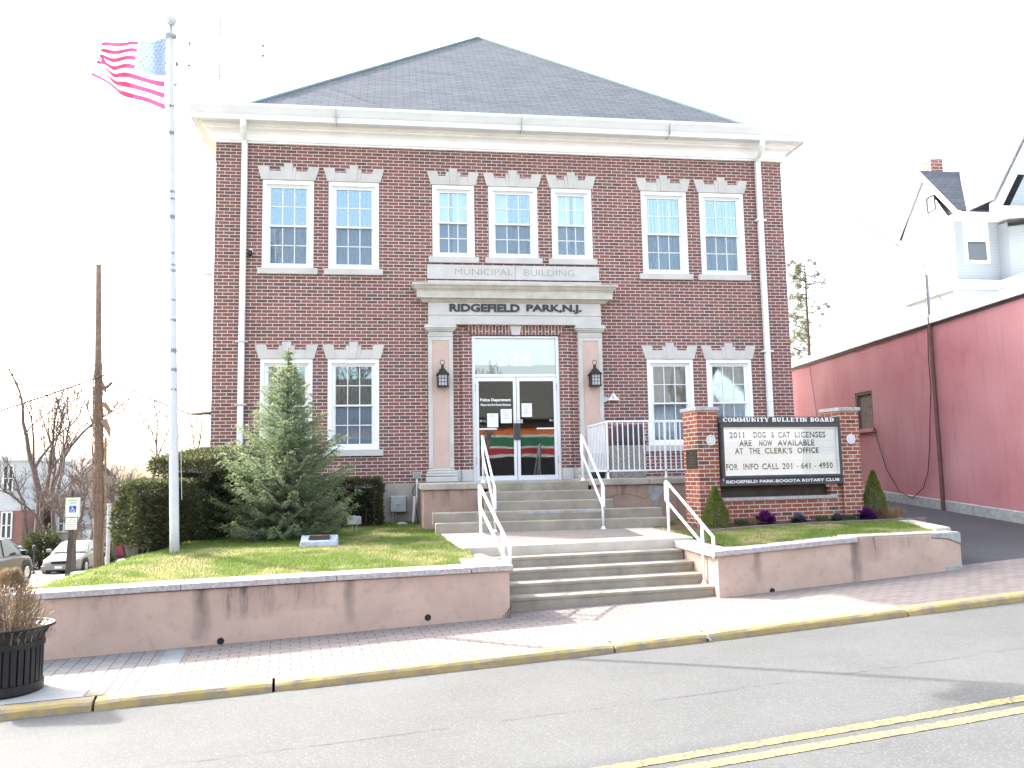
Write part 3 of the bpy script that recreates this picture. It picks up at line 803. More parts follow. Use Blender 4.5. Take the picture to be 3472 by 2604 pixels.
mb.face([(HW, DEP, ZB), (-HW, DEP, ZB), (-HW, DEP, ZT), (HW, DEP, ZT)])
wall = mb.build('wall', 'brick', bld)
# inside: floors and back wall so the glass has rooms behind it
mb = MB(); mb.box(-HW+.15, HW-.15, 3.2, 3.3, ZB, ZT); mb.box(-HW+.15, HW-.15, .16, 3.2, 3.1, 3.25); mb.box(-HW+.15, HW-.15, .16, 3.2, ZB-.1, ZB)
mb.box(-2.6, -2.5, .2, 3.2, ZB, ZT); mb.box(2.5, 2.6, .2, 3.2, ZB, ZT)
mb.build('interior', 'room', bld)
mb = MB(); mb.box(-HW-.03, -2.0, -.035, .2, -2.2, ZB); mb.box(2.0, HW+.03, -.035, .2, -2.2, ZB); mb.box(-2.0, 2.0, -.02, .2, -2.2, ZB-.02)
mb.box(-HW-.03, -HW+.2, .2, DEP, -3, ZB); mb.box(HW-.2, HW+.03, .2, DEP, -2.5, ZB)
mb.build('foundation', 'found', bld)
# frieze, cornice and box gutter on all sides
mb = MB()
FR = [(0, 6.80), (-.06, 6.80), (-.06, 6.83), (-.09, 6.84), (-.09, 7.0), (-.14, 7.04), (-.20, 7.06), (-.22, 7.10), (-.26, 7.11), (-.26, 7.17), (0, 7.17)]
mb.profx(FR, -HW, HW, miter=-1.0) if False else None
def ringprof(mb, prof, hx, y0, y1):
    """profile (outward projection, z) carried round the four sides of the block with mitred corners"""
    n = len(prof); b = len(mb.v)
    for o, z in prof: mb.v += [(-hx-o, y0-o, z), (hx+o, y0-o, z), (hx+o, y1+o, z), (-hx-o, y1+o, z)]
    for i in range(n-1):
        for k in range(4):
            mb.f.append((b+i*4+k, b+i*4+(k+1) % 4, b+(i+1)*4+(k+1) % 4, b+(i+1)*4+k)); mb.mi.append(0)
ringprof(mb, [(0, 6.80), (.06, 6.80), (.06, 6.83), (.085, 6.84), (.085, 6.98), (.11, 7.02), (.17, 7.05), (.20, 7.05), (.20, 7.08), (.24, 7.09), (.24, 7.152), (0, 7.152)], HW, 0, DEP)
mb.build('frieze', 'trim', bld)
mb = MB(); ringprof(mb, [(.0, 7.155), (.40, 7.155), (.40, 7.14), (.43, 7.14), (.43, 7.245), (.45, 7.265), (.49, 7.33), (.53, 7.39), (.53, 7.445), (.505, 7.445), (.505, 7.38), (.0, 7.40)], HW, 0, DEP)
gut = mb.build('gutter', 'gutter', bld)
mb = MB()
for x in (-3.7, .15, 3.4): mb.box(x-.004, x+.004, -.4325, -.05, 7.136, 7.154)
for x in (-3.7, .15, 3.4): mb.box(x-.004, x+.004, -.5315, -.43, 7.15, 7.445)
mb.build('seam', 'grey_ink', gut)
# hipped roof
AX, AY, AZ = -.05, 6.2, 12.87; e = 6.46; ze = 7.165
mb = MB(); c4 = [(-e, -.29, ze), (e, -.29, ze), (e, DEP+.29, ze), (-e, DEP+.29, ze)]
# courses as real steps of 14 cm so the slope reads at the edges
NC = 1
for k in range(4):
    a, b = c4[k], c4[(k+1) % 4]; mb.face([a, b, (AX, AY, AZ)])
def uvroof(x, y, z, n):
    sl = z*sqrt(1+1/.872**2)/1.0
    return (x if abs(n[1]) > abs(n[0]) else y, sl)
rf = mb.build('roof', 'roof', bld, uvf=uvroof)
mb = MB()
for a in c4: mb.tube([(a[0], a[1], a[2]+.01), (AX, AY, AZ+.01)], .035, 6)
mb.build('ridge_cap', 'copper', rf)

# windows
def lintel(mb, x0, x1, z):
    c = (x0+x1)/2; h = (x1-x0)/2; B = h+.03; Tp = h+.11; y = -.035; y1 = .02
    n1, n0 = Tp-.22, Tp-.245
    g = .0012
    mb.prism([(c-B, z), (c-n0+.005-g, z), (c-n0-g, z+.187), (c-n1-g, z+.285), (c-Tp, z+.285)], y, y1)
    mb.prism([(c+n0-.005+g, z), (c+B, z), (c+Tp, z+.285), (c+n1+g, z+.285), (c+n0+g, z+.187)], y, y1)
    mb.prism([(c-n0+.005+g, z), (c-.12-g, z), (c-.155-g, z+.187), (c-n0+g, z+.187)], y+.0, y1)
    mb.prism([(c+.12+g, z), (c+n0-.005-g, z), (c+n0-g, z+.187), (c+.155+g, z+.187)], y+.0, y1)
    mb.prism([(c-.12+g, z), (c-.06-g, z), (c-.085-g, z+.27), (c-.155+g, z+.27), (c-.155+g, z+.187)], y-.006, y1)
    mb.prism([(c+.06+g, z), (c+.12-g, z), (c+.155-g, z+.187), (c+.155-g, z+.27), (c+.085+g, z+.27)], y-.006, y1)
    mb.prism([(c-.06+g, z), (c+.06-g, z), (c+.09, z+.345), (c-.09, z+.345)], y-.014, y1)
Rw = random.Random(11)
def window(x0, x1, z0, z1, kind, label=None):
    c = (x0+x1)/2
    mb = MB(); cw, ct = .078, .09; sill = .055; fy = -.012
    mb.box(x0, x0+cw, fy, .10, z0, z1); mb.box(x1-cw, x1, fy, .10, z0, z1); mb.box(x0+cw, x1-cw, fy, .10, z1-ct, z1); mb.box(x0+cw, x1-cw, fy, .10, z0, z0+sill)
    a, b, lo, hi = x0+cw, x1-cw, z0+sill, z1-ct
    iw = .042
    mb.box(a, a+iw, .03, .115, lo, hi); mb.box(b-iw, b, .03, .115, lo, hi); mb.box(a+iw, b-iw, .03, .115, hi-.03, hi); mb.box(a+iw, b-iw, .03, .115, lo, lo+.03)
    w = mb.build('window', 'vinyl', bld, bevel=.004)
    if label: w['label'] = label
    a, b, lo, hi = a+iw, b-iw, lo+.03, hi-.03; mid = lo+(hi-lo)*.495
    sw = .032
    def sash(y, l, h_, name):
        mb = MB(); mb.box(a, a+sw, y, y+.03, l, h_); mb.box(b-sw, b, y, y+.03, l, h_); mb.box(a+sw, b-sw, y, y+.03, l, l+sw); mb.box(a+sw, b-sw, y, y+.03, h_-sw, h_)
        gx0, gx1, gl, gh = a+sw, b-sw, l+sw, h_-sw
        for i in (1, 2): x = gx0+(gx1-gx0)*i/3; mb.box(x-.008, x+.008, y+.012, y+.022, gl, gh)
        zz = (gl+gh)/2
        xs = [gx0]+[gx0+(gx1-gx0)*i/3 for i in (1, 2)]+[gx1]
        for i in range(3): mb.box(xs[i]+(.008 if i else 0), xs[i+1]-(.008 if i < 2 else 0), y+.012, y+.022, zz-.008, zz+.008)
        mb.build(name, 'vinyl', w)
        g = MB(); g.box(gx0, gx1, y+.025, y+.0265, gl, gh); g.build('pane', 'glass', w)
        return gx0, gx1, gl, gh
    sash(.05, mid-.015, hi, 'upper_sash'); gx0, gx1, gl, gh = sash(.085, lo, mid+.015, 'lower_sash')
    mb = MB(); mb.box(gx0, gx1, .1075, .1085, gl, gh); mb.build('insect_screen', 'screen', w)
    # vertical blinds hanging 6 cm behind the glass
    mb = MB(); yb = .19; pitch = .082; x = a+.03; bl = 'blind'
    if kind == 'drape':
        pts = []; n = int((b-a)/.012)
        for i in range(n+1): pts.append((a+(b-a)*i/n, yb+.03*sin(i*.78)+.012*sin(i*1.9+1)))
        for p, q in zip(pts[:-1], pts[1:]): mb.face([(p[0], p[1], lo), (q[0], q[1], lo), (q[0], q[1], hi), (p[0], p[1], hi)])
        bl = 'curtain'
    else:
        gapx = c+Rw.uniform(-.05, .05)
        while x < b:
            ang = {'open': 90, 'dim': 90, 'shut': 4, 'half': 50}[kind]+Rw.uniform(-2, 2)
            if kind == 'open' and label and 'closed vanes' in label and x-a < .28: ang = 10
            if not (kind == 'shut' and abs(x-gapx) < .05):
                dx, dy = .044*cos(radians(ang)), .044*sin(radians(ang))
                mb.face([(x-dx, yb-dy, lo), (x+dx, yb+dy, lo), (x+dx, yb+dy, hi), (x-dx, yb-dy, hi)])
            x += pitch
        mb.box(a, b, yb-.03, yb+.03, hi, hi+.02)
    mb.build('vertical_blinds' if bl == 'blind' else 'curtain', bl, w)
    mb = MB(); lintel(mb, x0, x1, z1+.002); mb.build('lintel', 'lime', w)
    mb = MB(); mb.box(x0-.085, x1+.085, -.055, .10, z0-.13, z0-.002); mb.build('sill', 'lime', w, bevel=.006)
    return w
kinds = {}
for x0, x1, z0, z1, k in wins:
    lb = None
    if z1 < 3 and x0 > 0: k = 'drape'; lb = 'window with beige pleated curtain'
    if z1 > 3 and 2.5 < x0 < 3.5: k = 'half'; lb = 'window with half turned white blinds'
    if k == 'shut': lb = 'narrow window with closed white blinds'
    if -.6 < x0 < -.5: lb = 'window with open blinds and two closed vanes'
    window(x0, x1, z0, z1, k, lb)

# stone entrance
def sym(fn):
    for s in (-1, 1): fn(s)
mb = MB()
mb.box(-1.835, 1.835, -.13, .0, 3.012, 3.205); mb.box(-1.85, 1.85, -.145, 0, 3.205, 3.232); mb.box(-1.835, 1.835, -.125, 0, 3.232, 3.47)
mb.build('frieze_stone', 'lime', bld, bevel=.004)
def entab_prof(mb, prof, hx):
    n = len(prof); b = len(mb.v)
    for o, z in prof: mb.v += [(-hx-o, 0, z), (-hx-o, -o, z), (hx+o, -o, z), (hx+o, 0, z)]
    for i in range(n-1):
        for k in range(3): mb.f.append((b+i*4+k, b+i*4+k+1, b+(i+1)*4+k+1, b+(i+1)*4+k)); mb.mi.append(0)
    mb.f.append((b, b+3, b+2, b+1)); mb.mi.append(0); e = b+(n-1)*4; mb.f.append((e, e+1, e+2, e+3)); mb.mi.append(0)
mb = MB(); entab_prof(mb, [(.128, 3.472), (.15, 3.49), (.19, 3.535), (.215, 3.545), (.26, 3.545), (.26, 3.69), (.275, 3.70), (.275, 3.715), (.30, 3.73), (.33, 3.775), (.36, 3.80), (.36, 3.84)], 1.81)
cor = mb.build('cornice', 'lime_warm', bld)
mb = MB(); mb.box(-1.84, 1.84, -.20, 0, 3.842, 3.925); mb.build('ledge', 'lime', bld, bevel=.01)
# carved name panel
mb = MB(); mb.box(-1.845, 0.01, -.05, 0, 3.99, 4.30); mb.box(.016, 1.845, -.05, 0, 3.99, 4.30)
pan = mb.build('name_panel', 'lime', bld, bevel=.008)
mb = MB(); put_text(mb, 'MUNICIPAL', -1.265, 4.085, 1.22, .135, -.0512, 0, offset=-.012); put_text(mb, 'BUILDING', .21, 4.085, 1.09, .135, -.0512, 0, offset=-.012)
mb.build('carved_lettering', 'groove', pan)
mb = MB(); put_text(mb, 'RIDGEFIELD', -1.395, 3.278, 1.48, .168, -.148, .022, offset=.036); put_text(mb, 'PARK,N.J.', .225, 3.25, 1.19, .195, -.148, .022, offset=.036)
mb.build('raised_lettering', 'letter', bld)
for s in (-1, 1):
    mb = MB(); x0, x1 = sorted((s*1.33, s*1.842)); 
    # shaft as a frame round the pink panel
    mb.box(x0, x0+.085, -.12, 0, .04, 2.75); mb.box(x1-.085, x1, -.12, 0, .04, 2.75); mb.box(x0+.085, x1-.085, -.12, 0, 2.67, 2.75); mb.box(x0+.085, x1-.085, -.12, 0, .03, .036)
    pil = mb.build('pilaster', 'lime', bld, bevel=.004)
    mb = MB(); mb.box(x0+.08, x1-.08, -.108, -.01, .02, 2.68); mb.build('pink_panel', 'stucco_pilaster', pil)
    mb = MB(); c = (x0+x1)/2; h = .256
    for o, a, b in ((.01, 2.752, 2.79), (0, 2.79, 2.86), (.03, 2.86, 2.89), (.055, 2.89, 2.925), (.075, 2.925, 2.985), (.06, 2.985, 3.01)):
        mb.box(c-h-o, c+h+o, -.12-o, 0, a, b)
    mb.build('capital', 'lime', pil, bevel=.012)
    mb = MB()
    for o, a, b in ((.015, -.02, .03), (.05, -.075, -.02), (.065, -.125, -.075), (.07, -.24, -.13)): mb.box(c-h-o, c+h+o, -.12-o, 0, a, b)
    mb.build('base', 'lime', pil, bevel=.02)
# brick jambs beside the door, the outer strip set back
for s in (-1, 1):
    mb = MB(); x0, x1 = sorted((s*.935, s*1.15)); mb.box(x0, x1, -.045, .0, .01, 2.80); mb.build('brick_jamb', 'brick', bld)
mb = MB(); mb.prism([(-.95, 2.812), (-.075, 2.812), (-.115, 3.008), (-1.06, 3.008)], -.05, 0); mb.prism([(.075, 2.812), (.95, 2.812), (1.06, 3.008), (.115, 3.008)], -.05, 0)
mb.build('flat_arch', 'brick_soldier', bld)
mb = MB(); mb.prism([(-.085, 2.805), (.085, 2.805), (.125, 3.009), (-.125, 3.009)], -.065, 0); mb.build('keystone', 'lime', bld, bevel=.006)
for s in (-1, 1):
    x0, x1 = sorted((s*.937, s*1.165)); mb = MB(); mb.box(x0, x1, -.065, 0, -.24, .005); mb.build('plinth_block', 'lime', bld, bevel=.006)
    x0, x1 = sorted((s*1.17, s*1.325)); mb = MB(); mb.box(x0, x1, -.02, 0, -.24, .003); mb.build('plinth_block', 'lime', bld, bevel=.006)
# door frame, transom and doors
mb = MB(); y0, y1 = .02, .12
mb.box(-.928, -.862, y0, y1, -.235, 2.795); mb.box(.862, .928, y0, y1, -.235, 2.795); mb.box(-.862, .862, y0, y1, 2.745, 2.795); mb.box(-.862, .862, y0, y1, 1.925, 1.985)
df = mb.build('door_frame', 'alu', bld, bevel=.004)
mb = MB(); mb.box(-.862, .862, .07, .074, 1.985, 2.745); tr = mb.build('transom_pane', 'transom_glass', df)
mb = MB(); mb.box(-.86, .86, .10, .105, 2.185, 2.745); mb.build('roller_shade', 'shade', df)
mb = MB()
for ch, x in (('2', -.385), ('3', -.125), ('4', .125)): put_text(mb, ch, x, 2.165, .215, .30, .094, 0, offset=.02)
for x in (-.385, -.06, .15): mb.face([(x, .0942, 2.165), (x+.21, .0942, 2.165), (x+.21, .0942, 2.19), (x, .0942, 2.19)])
mb.build('house_number', 'white_letter', df)
mb = MB(); mb.box(-.93, .93, -.03, .14, -.262, -.236); mb.build('threshold', 'alu', df)
for s in (-1, 1):
    x0, x1 = sorted((s*.006, s*.857)); z0, z1 = -.232, 1.92; st = .062
    mb = MB(); mb.box(x0, x0+st, .03, .075, z0, z1); mb.box(x1-st, x1, .03, .075, z0, z1); mb.box(x0+st, x1-st, .03, .075, z1-.085, z1); mb.box(x0+st, x1-st, .03, .075, z0, z0+.095)
    d = mb.build('door', 'alu', bld, bevel=.003)
    mb = MB(); mb.box(x0+st, x1-st, .05, .056, z0+.095, z1-.085); mb.build('door_pane', 'door_glass', d)
    mb = MB(); xa, xb = (x0+st, x0+st+.375) if s < 0 else (x1-st-.375, x1-st)
    mb.box(xa, xb, .026, .046, .82, .85); mb.build('push_bar', 'white', d, bevel=.004)
    mb = MB(); xi = s*.034
    mb.box(xi-.055, xi+.02, -.0, .045, .915, .97) if False else None
    mb.prism([(xi-.035, .60), (xi+.035, .60), (xi+.035, .95), (xi-.035, .95)], -.012, .028); mb.build('pull_handle', 'dark', d, bevel=.012)
    mb = MB()
    for zz in (1.62, .1): mb.box(s*.86-.012, s*.86+.012, .012, .03, zz, zz+.16)
    mb.build('hinge', 'galv', d)
    mb = MB(); xx = -.775 if s < 0 else .70
    mb.lathe([(.026, .0), (.026, .0015)], (xx+.02, .047, 1.005), 14, axis='y')
    for i in range(3): mb.box(xx+.055, xx+.055+.075, .0475, .0487, 1.018-i*.018, 1.026-i*.018)
    mb.build('door_decal', 'grey_ink', d)
    if s < 0:
        mb = MB(); put_text(mb, 'Police Department', -.762, 1.395, .645, .082, .048, 0, offset=.03, spacing=1.05); put_text(mb, 'Please Use Park Street Entrance', -.752, 1.318, .632, .05, .048, 0, offset=.02)
        mb.build('door_lettering', 'white_letter', d)
    else:
        mb = MB(); mb.lathe([(.018, 0), (.018, .006)], (.045, .022, 1.0), 12, axis='y'); mb.build('lock_cylinder', 'galv', d)
        mb = MB(); mb.box(.075, .125, .040, .048, .95, 1.03); mb.build('wood_plate', 'lime_warm', d)
# three notices taped to the door glass
for (x0, z0, w, h, lb, rows) in ((-.622, .872, .232, .29, 'plain white notice taped lowest on the left glass door', 2), (-.336, .955, .232, .295, 'printed white notice beside the door pulls on the left glass door', 6), (.108, 1.082, .218, .285, 'curled pale notice taped to the right glass door', 7)):
    mb = MB(); n = 8
    for i in range(n):
        a, b = i/n, (i+1)/n; cu = lambda t: .006*t*t if x0 > 0 else .001
        mb.face([(x0+a*w, .046-cu(a), z0), (x0+b*w, .046-cu(b), z0), (x0+b*w, .046-cu(b), z0+h), (x0+a*w, .046-cu(a), z0+h)])
    p = tag(mb.build('notice', 'paper'), lb, 'notice', 'paper notices on the entrance doors')
    mb = MB(); RR = random.Random(int(x0*100))
    for i in range(rows): zz = z0+h*.86-i*h*.11; a = RR.uniform(.12, .25); b = RR.uniform(.6, .88); mb.face([(x0+a*w, .0395, zz), (x0+b*w, .0395, zz), (x0+b*w, .0395, zz+.006), (x0+a*w, .0395, zz+.006)])
    mb.build('print', 'grey_ink', p)
# downspouts
for s in (-1, 1):
    mb = MB(); X = s*5.567; dx = s*-.0
    mb.tube([(X-s*.02-.0, -.40, 7.15), (X-s*.02, -.40, 7.02), (X-s*.01, -.33, 6.93), (X, -.14, 6.84), (X, -.10, 6.76)], [.062, .06, .055, .05, .05], 10)
    for z1, z0 in ((6.78, 5.4), (5.405, 3.2), (3.205, 1.35), (1.355, -.35)): mb.box(X-.057, X+.057, -.125, -.02, z0, z1-.006)
    d = mb.build('downspout', 'gutter', bld, bevel=.012)
    mb = MB()
    for z in ((2.62, 1.35) if s < 0 else (2.45, 5.4)): mb.box(X-.12, X+.12, -.132, -.012, z, z+.03)
    mb.build('bracket', 'white' if s > 0 else 'galv', d)
# ------------------------------------------------------------------ fittings on the facade
def wall_lantern(x, label):
    t = thing('wall_lantern', label, 'lantern', (x, -.108, 1.69), 0, 'black lanterns on the entrance pilasters')
    mb = MB(); w = .095
    for a in (-1, 1):
        for b in (0, 1): xx = a*w; yy = -.04-b*.19; mb.box(xx-.012, xx+.012, yy-.012, yy+.012, 0.02, .245)
    for yy in (-.04, -.23):
        for i in range(1, 3): xx = -w+2*w*i/3; mb.box(xx-.005, xx+.005, yy-.007, yy+.005, .03, .24)
        for i in range(1, 3): zz = .03+.21*i/3; mb.box(-w, w, yy-.006, yy+.006, zz-.005, zz+.005)
    for xx in (-w, w):
        for i in range(1, 3): yy = -.04-.19*i/3; mb.box(xx-.006, xx+.006, yy-.005, yy+.005, .03, .24)
        for i in range(1, 3): zz = .03+.21*i/3; mb.box(xx-.006, xx+.006, -.23, -.04, zz-.005, zz+.005)
    mb.box(-w-.02, w+.02, -.25, -.02, 0, .025); mb.box(-.04, .04, -.03, 0, .05, .3)
    mb.build('cage', 'black', t)
    mb = MB(); mb.box(-w+.004, w-.004, -.228, -.042, .026, .243); mb.build('lantern_pane', 'lantern_glass', t)
    mb = MB(); q = .13
    for z0, z1, a, b in ((.243, .262, q, q), (.262, .38, q-.006, .035), (.38, .46, .03, .022)):
        pts0 = [(-a, -.135-a), (a, -.135-a), (a, -.135+a), (-a, -.135+a)]; pts1 = [(-b, -.135-b), (b, -.135-b), (b, -.135+b), (-b, -.135+b)]
        mb.add([(x_, y_, z0) for x_, y_ in pts0]+[(x_, y_, z1) for x_, y_ in pts1], [(3, 2, 1, 0), (4, 5, 6, 7), (0, 1, 5, 4), (1, 2, 6, 5), (2, 3, 7, 6), (3, 0, 4, 7)])
    mb.box(-.075, -.02, -.225, -.15, .30, .355)
    mb.build('lantern_roof', 'black', t)
    mb = MB(); mb.tube([(.048*cos(a), -.135, .505+.048*sin(a)) for a in [2*pi*i/20 for i in range(21)]], .006, 6); mb.build('ring', 'black', t)
wall_lantern(-1.557, 'black caged wall lantern on the pilaster beside the police department door')
wall_lantern(1.635, 'black caged wall lantern on the pilaster nearer the white triangular sign')

t = thing('triangular_sign', 'small white triangular sign with grey letter R beside the entrance pilaster', 'sign', (1.85, -.06, 1.4))
mb = MB(); mb.prism([(.095, .012), (.36, .012), (.21, .172)], -.025, -.015); mb.build('sign_plate', 'white', t, bevel=.002)
mb = MB(); put_text(mb, 'R', .185, .03, .052, .075, -.0262, 0, offset=.02); mb.build('sign_letter', 'grey_ink', t)
mb = MB(); mb.box(-.01, .06, -.03, .058, -.03, .1); mb.box(.06, .11, -.02, .0, .0, .07); mb.build('mount_box', 'galv', t, bevel=.004)

t = thing('security_camera', 'small black security camera on the bricks beside the upper left window', 'camera', (-5.43, -.01, 4.5))
mb = MB(); mb.lathe([(.0, -.10), (.035, -.10), (.04, -.04), (.04, .02), (.0, .03)], (0, -.06, 0), 12); mb.build('camera_body', 'black', t, smooth=True)
mb = MB(); mb.lathe([(.05, -.01), (.045, .0)], (0, 0, .02), 10, axis='y'); mb.tube([(0, 0, .04), (.02, -.05, .06), (0, -.06, .02)], .01, 6); mb.build('camera_bracket', 'white', t)

t = thing('flood_lamp', 'small white flood lamp sticking out from the left corner of the building', 'lamp', (-HW, .35, 4.15))
mb = MB(); mb.tube([(.02, 0, .18), (-.12, 0, .16), (-.18, 0, .1)], .02, 6); mb.build('lamp_arm', 'pipe', t)
mb = MB(); mb.lathe([(.03, -.02), (.07, -.10), (.1, -.18), (.0, -.185)], (-.18, 0, .12), 12); mb.build('lamp_shade', 'white', t, smooth=True)

t = thing('electric_box', 'grey metal electrical box on the foundation beside the porch', 'utility box', (-2.46, -.035, -.82))
mb = MB(); mb.box(-.155, .155, -.13, 0, 0, .32); mb.build('box_body', 'galv', t, bevel=.006)
mb = MB(); mb.box(-.148, .148, -.142, -.131, .006, .314); mb.build('box_lid', 'galv', t, bevel=.004)
mb = MB(); mb.tube([(-.03, -.15, .15), (-.02, -.165, .14), (.02, -.165, .14), (.03, -.15, .15)], .005, 5); mb.build('handle', 'black', t)
mb = MB(); mb.tube([(-.11, -.07, 0), (-.11, -.07, -.34)], .018, 8); mb.tube([(-.06, -.07, 0), (-.06, -.07, -.34)], .018, 8); mb.build('conduit', 'galv', t)

t = thing('solar_light', 'grey gridded light box on a white pole at the porch corner', 'light', (-2.09, -.22, -1.09))
mb = MB(); mb.box(-.082, .082, -.03, .03, .93, 1.06); mb.build('light_head', 'galv', t, bevel=.006)
mb = MB()
for i in range(1, 4): mb.box(-.075, .075, -.034, -.031, .93+.13*i/4-.003, .93+.13*i/4+.003)
for i in range(1, 5): mb.box(-.082+.164*i/5-.002, -.082+.164*i/5+.002, -.0345, -.0312, .935, 1.055)
mb.build('grille', 'dark', t)
mb = MB(); mb.tube([(0, 0, .93), (0, .01, .5), (-.03, 0, .42)], .018, 8); mb.tube([(-.045, -.02, .58), (-.06, -.06, .3), (-.09, -.1, 0)], .028, 8); mb.build('conduit', 'pipe', t)
mb = MB(); mb.tube([(.05, .0, .95), (-.09, .04, .7), (-.02, .05, .3), (.03, .05, .0)], .008, 5); mb.build('wire', 'cable', t)

# ------------------------------------------------------------------ porch, upper steps and landing
po = thing('porch', 'raised pink stuccoed porch with concrete slab along the front of the building', 'porch')
PF = -2.40
mb = MB()
mb.box(-2.03, -.96, PF+.05, -.05, -1.4, -.355); mb.box(-.96, .96, PF+.3, -.05, -1.4, -.42); mb.box(.99, 6.1, PF+.05, -.05, -1.6, -.335)
mb.build('porch_wall', 'stucco_porch', po, bevel=.006)
mb = MB(); mb.box(-2.075, -.90, PF, -.045, -.353, -.245); mb.build('slab', 'slab', po, bevel=.012)
mb = MB(); mb.box(.93, 2.06, PF, -.045, -.333, -.222); mb.build('slab', 'slab', po, bevel=.012)
mb = MB(); mb.box(2.066, 6.15, PF+.015, -.045, -.333, -.225); o = mb.build('slab', 'found', po, bevel=.012); o['label'] = 'stained dark slab'
mb = MB(); RR = random.Random(5); pts = [(2.07, -.36), (2.16, -.38), (2.3, -.37), (2.36, -.43), (2.26, -.55), (2.2, -.7), (2.16, -.78), (2.13, -.66), (2.05, -.52)]
mb.prism(list(reversed(pts)), PF+.044, PF+.052); mb.build('cement_patch', 'patch', po)
mb = MB()
cr = [(1.1, -.62), (1.3, -.56), (1.55, -.49), (1.75, -.52), (2.0, -.6), (2.06, -.52)]
mb.tube([(x, PF+.05, z) for x, z in cr], .004, 4); mb.build('crack', 'dark', po)

st = thing('entrance_steps', 'concrete steps rising from the brick landing to the glass doors', 'steps')
tops = [(-.245, PF-.0, -.05, -.955, .985), (-.405, PF-.27, PF+.02, -.98, 1.13), (-.565, PF-.54, PF-.25, -1.0, 1.24), (-.72, PF-.80, PF-.5, -1.905, 2.03), (-.875, PF-1.06, PF-.77, -1.87, 2.06)]
zs = [t_[0] for t_ in tops]+[-1.035]
for i, (z, yf, yb, x0, x1) in enumerate(tops):
    if i == 0: x0, x1 = -.895, .925
    mb = MB(); mb.box(x0, x1, yf, yb if i else -.04, zs[i+1]-.06, z)
    # overhanging worn nosing
    mb.build('step', 'conc', st, bevel=.014)
mb = MB(); mb.box(-.5, .3, PF-.805, PF-.79, -.77, -.722); mb.box(.45, 1.0, PF-.806, PF-.79, -.775, -.722); mb.build('step_patch', 'patch', st, bevel=.004)

LY = PF-1.05
ld = thing('landing', 'concrete landing with brick paved middle between the two flights of steps', 'landing')
yf = lambda x: -5.40+.1317*(x)      # front edge follows the street
zl = lambda x, y: -1.035-.022*(LY-y)
mb = MB(); mb.slab([(-1.60, yf(-1.6)), (1.84, yf(1.84)), (1.98, LY+.1), (-1.80, LY+.1)], -1.35, zl); mb.build('slab', 'conc_pale', ld, bevel=.014)
mb = MB(); mb.slab([(-1.05, yf(-1.05)+.45), (1.2, yf(1.2)+.45), (1.25, LY-.03), (-1.1, LY-.03)], lambda x, y: zl(x, y)-.02, lambda x, y: zl(x, y)+.004); mb.build('paved_inset', 'pavers', ld)

# lower flight, turned with the street
lo = thing('street_steps', 'broad concrete steps climbing from the sidewalk to the landing', 'steps', (OS.x, OS.y, 0), TH)
LT = [-1.085, -1.21, -1.345, -1.478, -1.608]; LN = [-1.44, -1.14, -.845, -.55, -.255]
for i in range(1, 5):
    n = LN[i]; x0, x1 = -1.20, 1.72
    mb = MB(); nx = (-1.2, 1.73)
    bot = LT[i+1]-.05 if i < 4 else -1.9
    mb.box(x0, x1, -n, -LN[i-1]+.06, bot, LT[i]); mb.box(x0+.004, x1-.004, -n-.012, -n+.004, LT[i]-.045, LT[i]-.003)
    mb.build('step', 'conc', lo, bevel=.012)

# pipe handrails
def rail(name, label, parts, group='white pipe handrails on the entrance steps', loc=(0, 0, 0)):
    t = thing(name, label, 'handrail', loc, 0, group)
    for nm, pts, r in parts:
        mb = MB()
        if nm == 'post':
            mb.tube(pts, r, 10); b = pts[0]; mb.lathe([(.05, 0), (.05, .008), (.032, .02), (.026, .05)], (b[0]-0, b[1], b[2]), 12)
        else: mb.tube(pts, r, 10)
        mb.build(nm, 'pipe', t, smooth=True)
def loop(p, q, d, rad=.1):
    """rounded return from the end of one rail to the end of the other; p, q ends, d outward direction"""
    p, q, d = Vector(p), Vector(q), Vector(d)
    a = p+d*rad; b = q+d*rad
    return [p, p+d*rad*.6, a+(q-p)*.12, a+(q-p)*.3, a+(q-p)*.7, a+(q-p)*.88, q+d*rad*.6, q]
r = .021
for s, lb in ((-1, 'white pipe handrail climbing past the plain door notice to the porch'), (1, 'white pipe handrail climbing beside the barred porch railing')):
    x = -.955 if s < 0 else .868; xb = -.905 if s < 0 else .91
    T = (x, -2.22); B = (xb, -3.46)
    def P(t_, z0, z1): return (x+(xb-x)*t_, T[1]+(B[1]-T[1])*t_, z0+(z1-z0)*t_)
    up0, up1, dn0, dn1 = .57, -.29, .22, -.66
    parts = [('post', [(x, T[1], -.245), (x, T[1], .565)], r), ('post', [(xb, B[1], -1.04), (xb, B[1], -.27)], r),
             ('top_rail', [P(0, up0, up1), P(1.02, up0, up1)], r), ('lower_rail', [P(0, dn0, dn1), P(1.02, dn0, dn1)], r),
             ('rail_loop', loop(P(0, up0, up1), P(0, dn0, dn1), (0, .7, .25)), r), ('rail_loop', loop(P(1.0, up0, up1), P(1.0, dn0, dn1), (.0, -.9, -.35)), r)]
    rail('handrail', lb, parts)
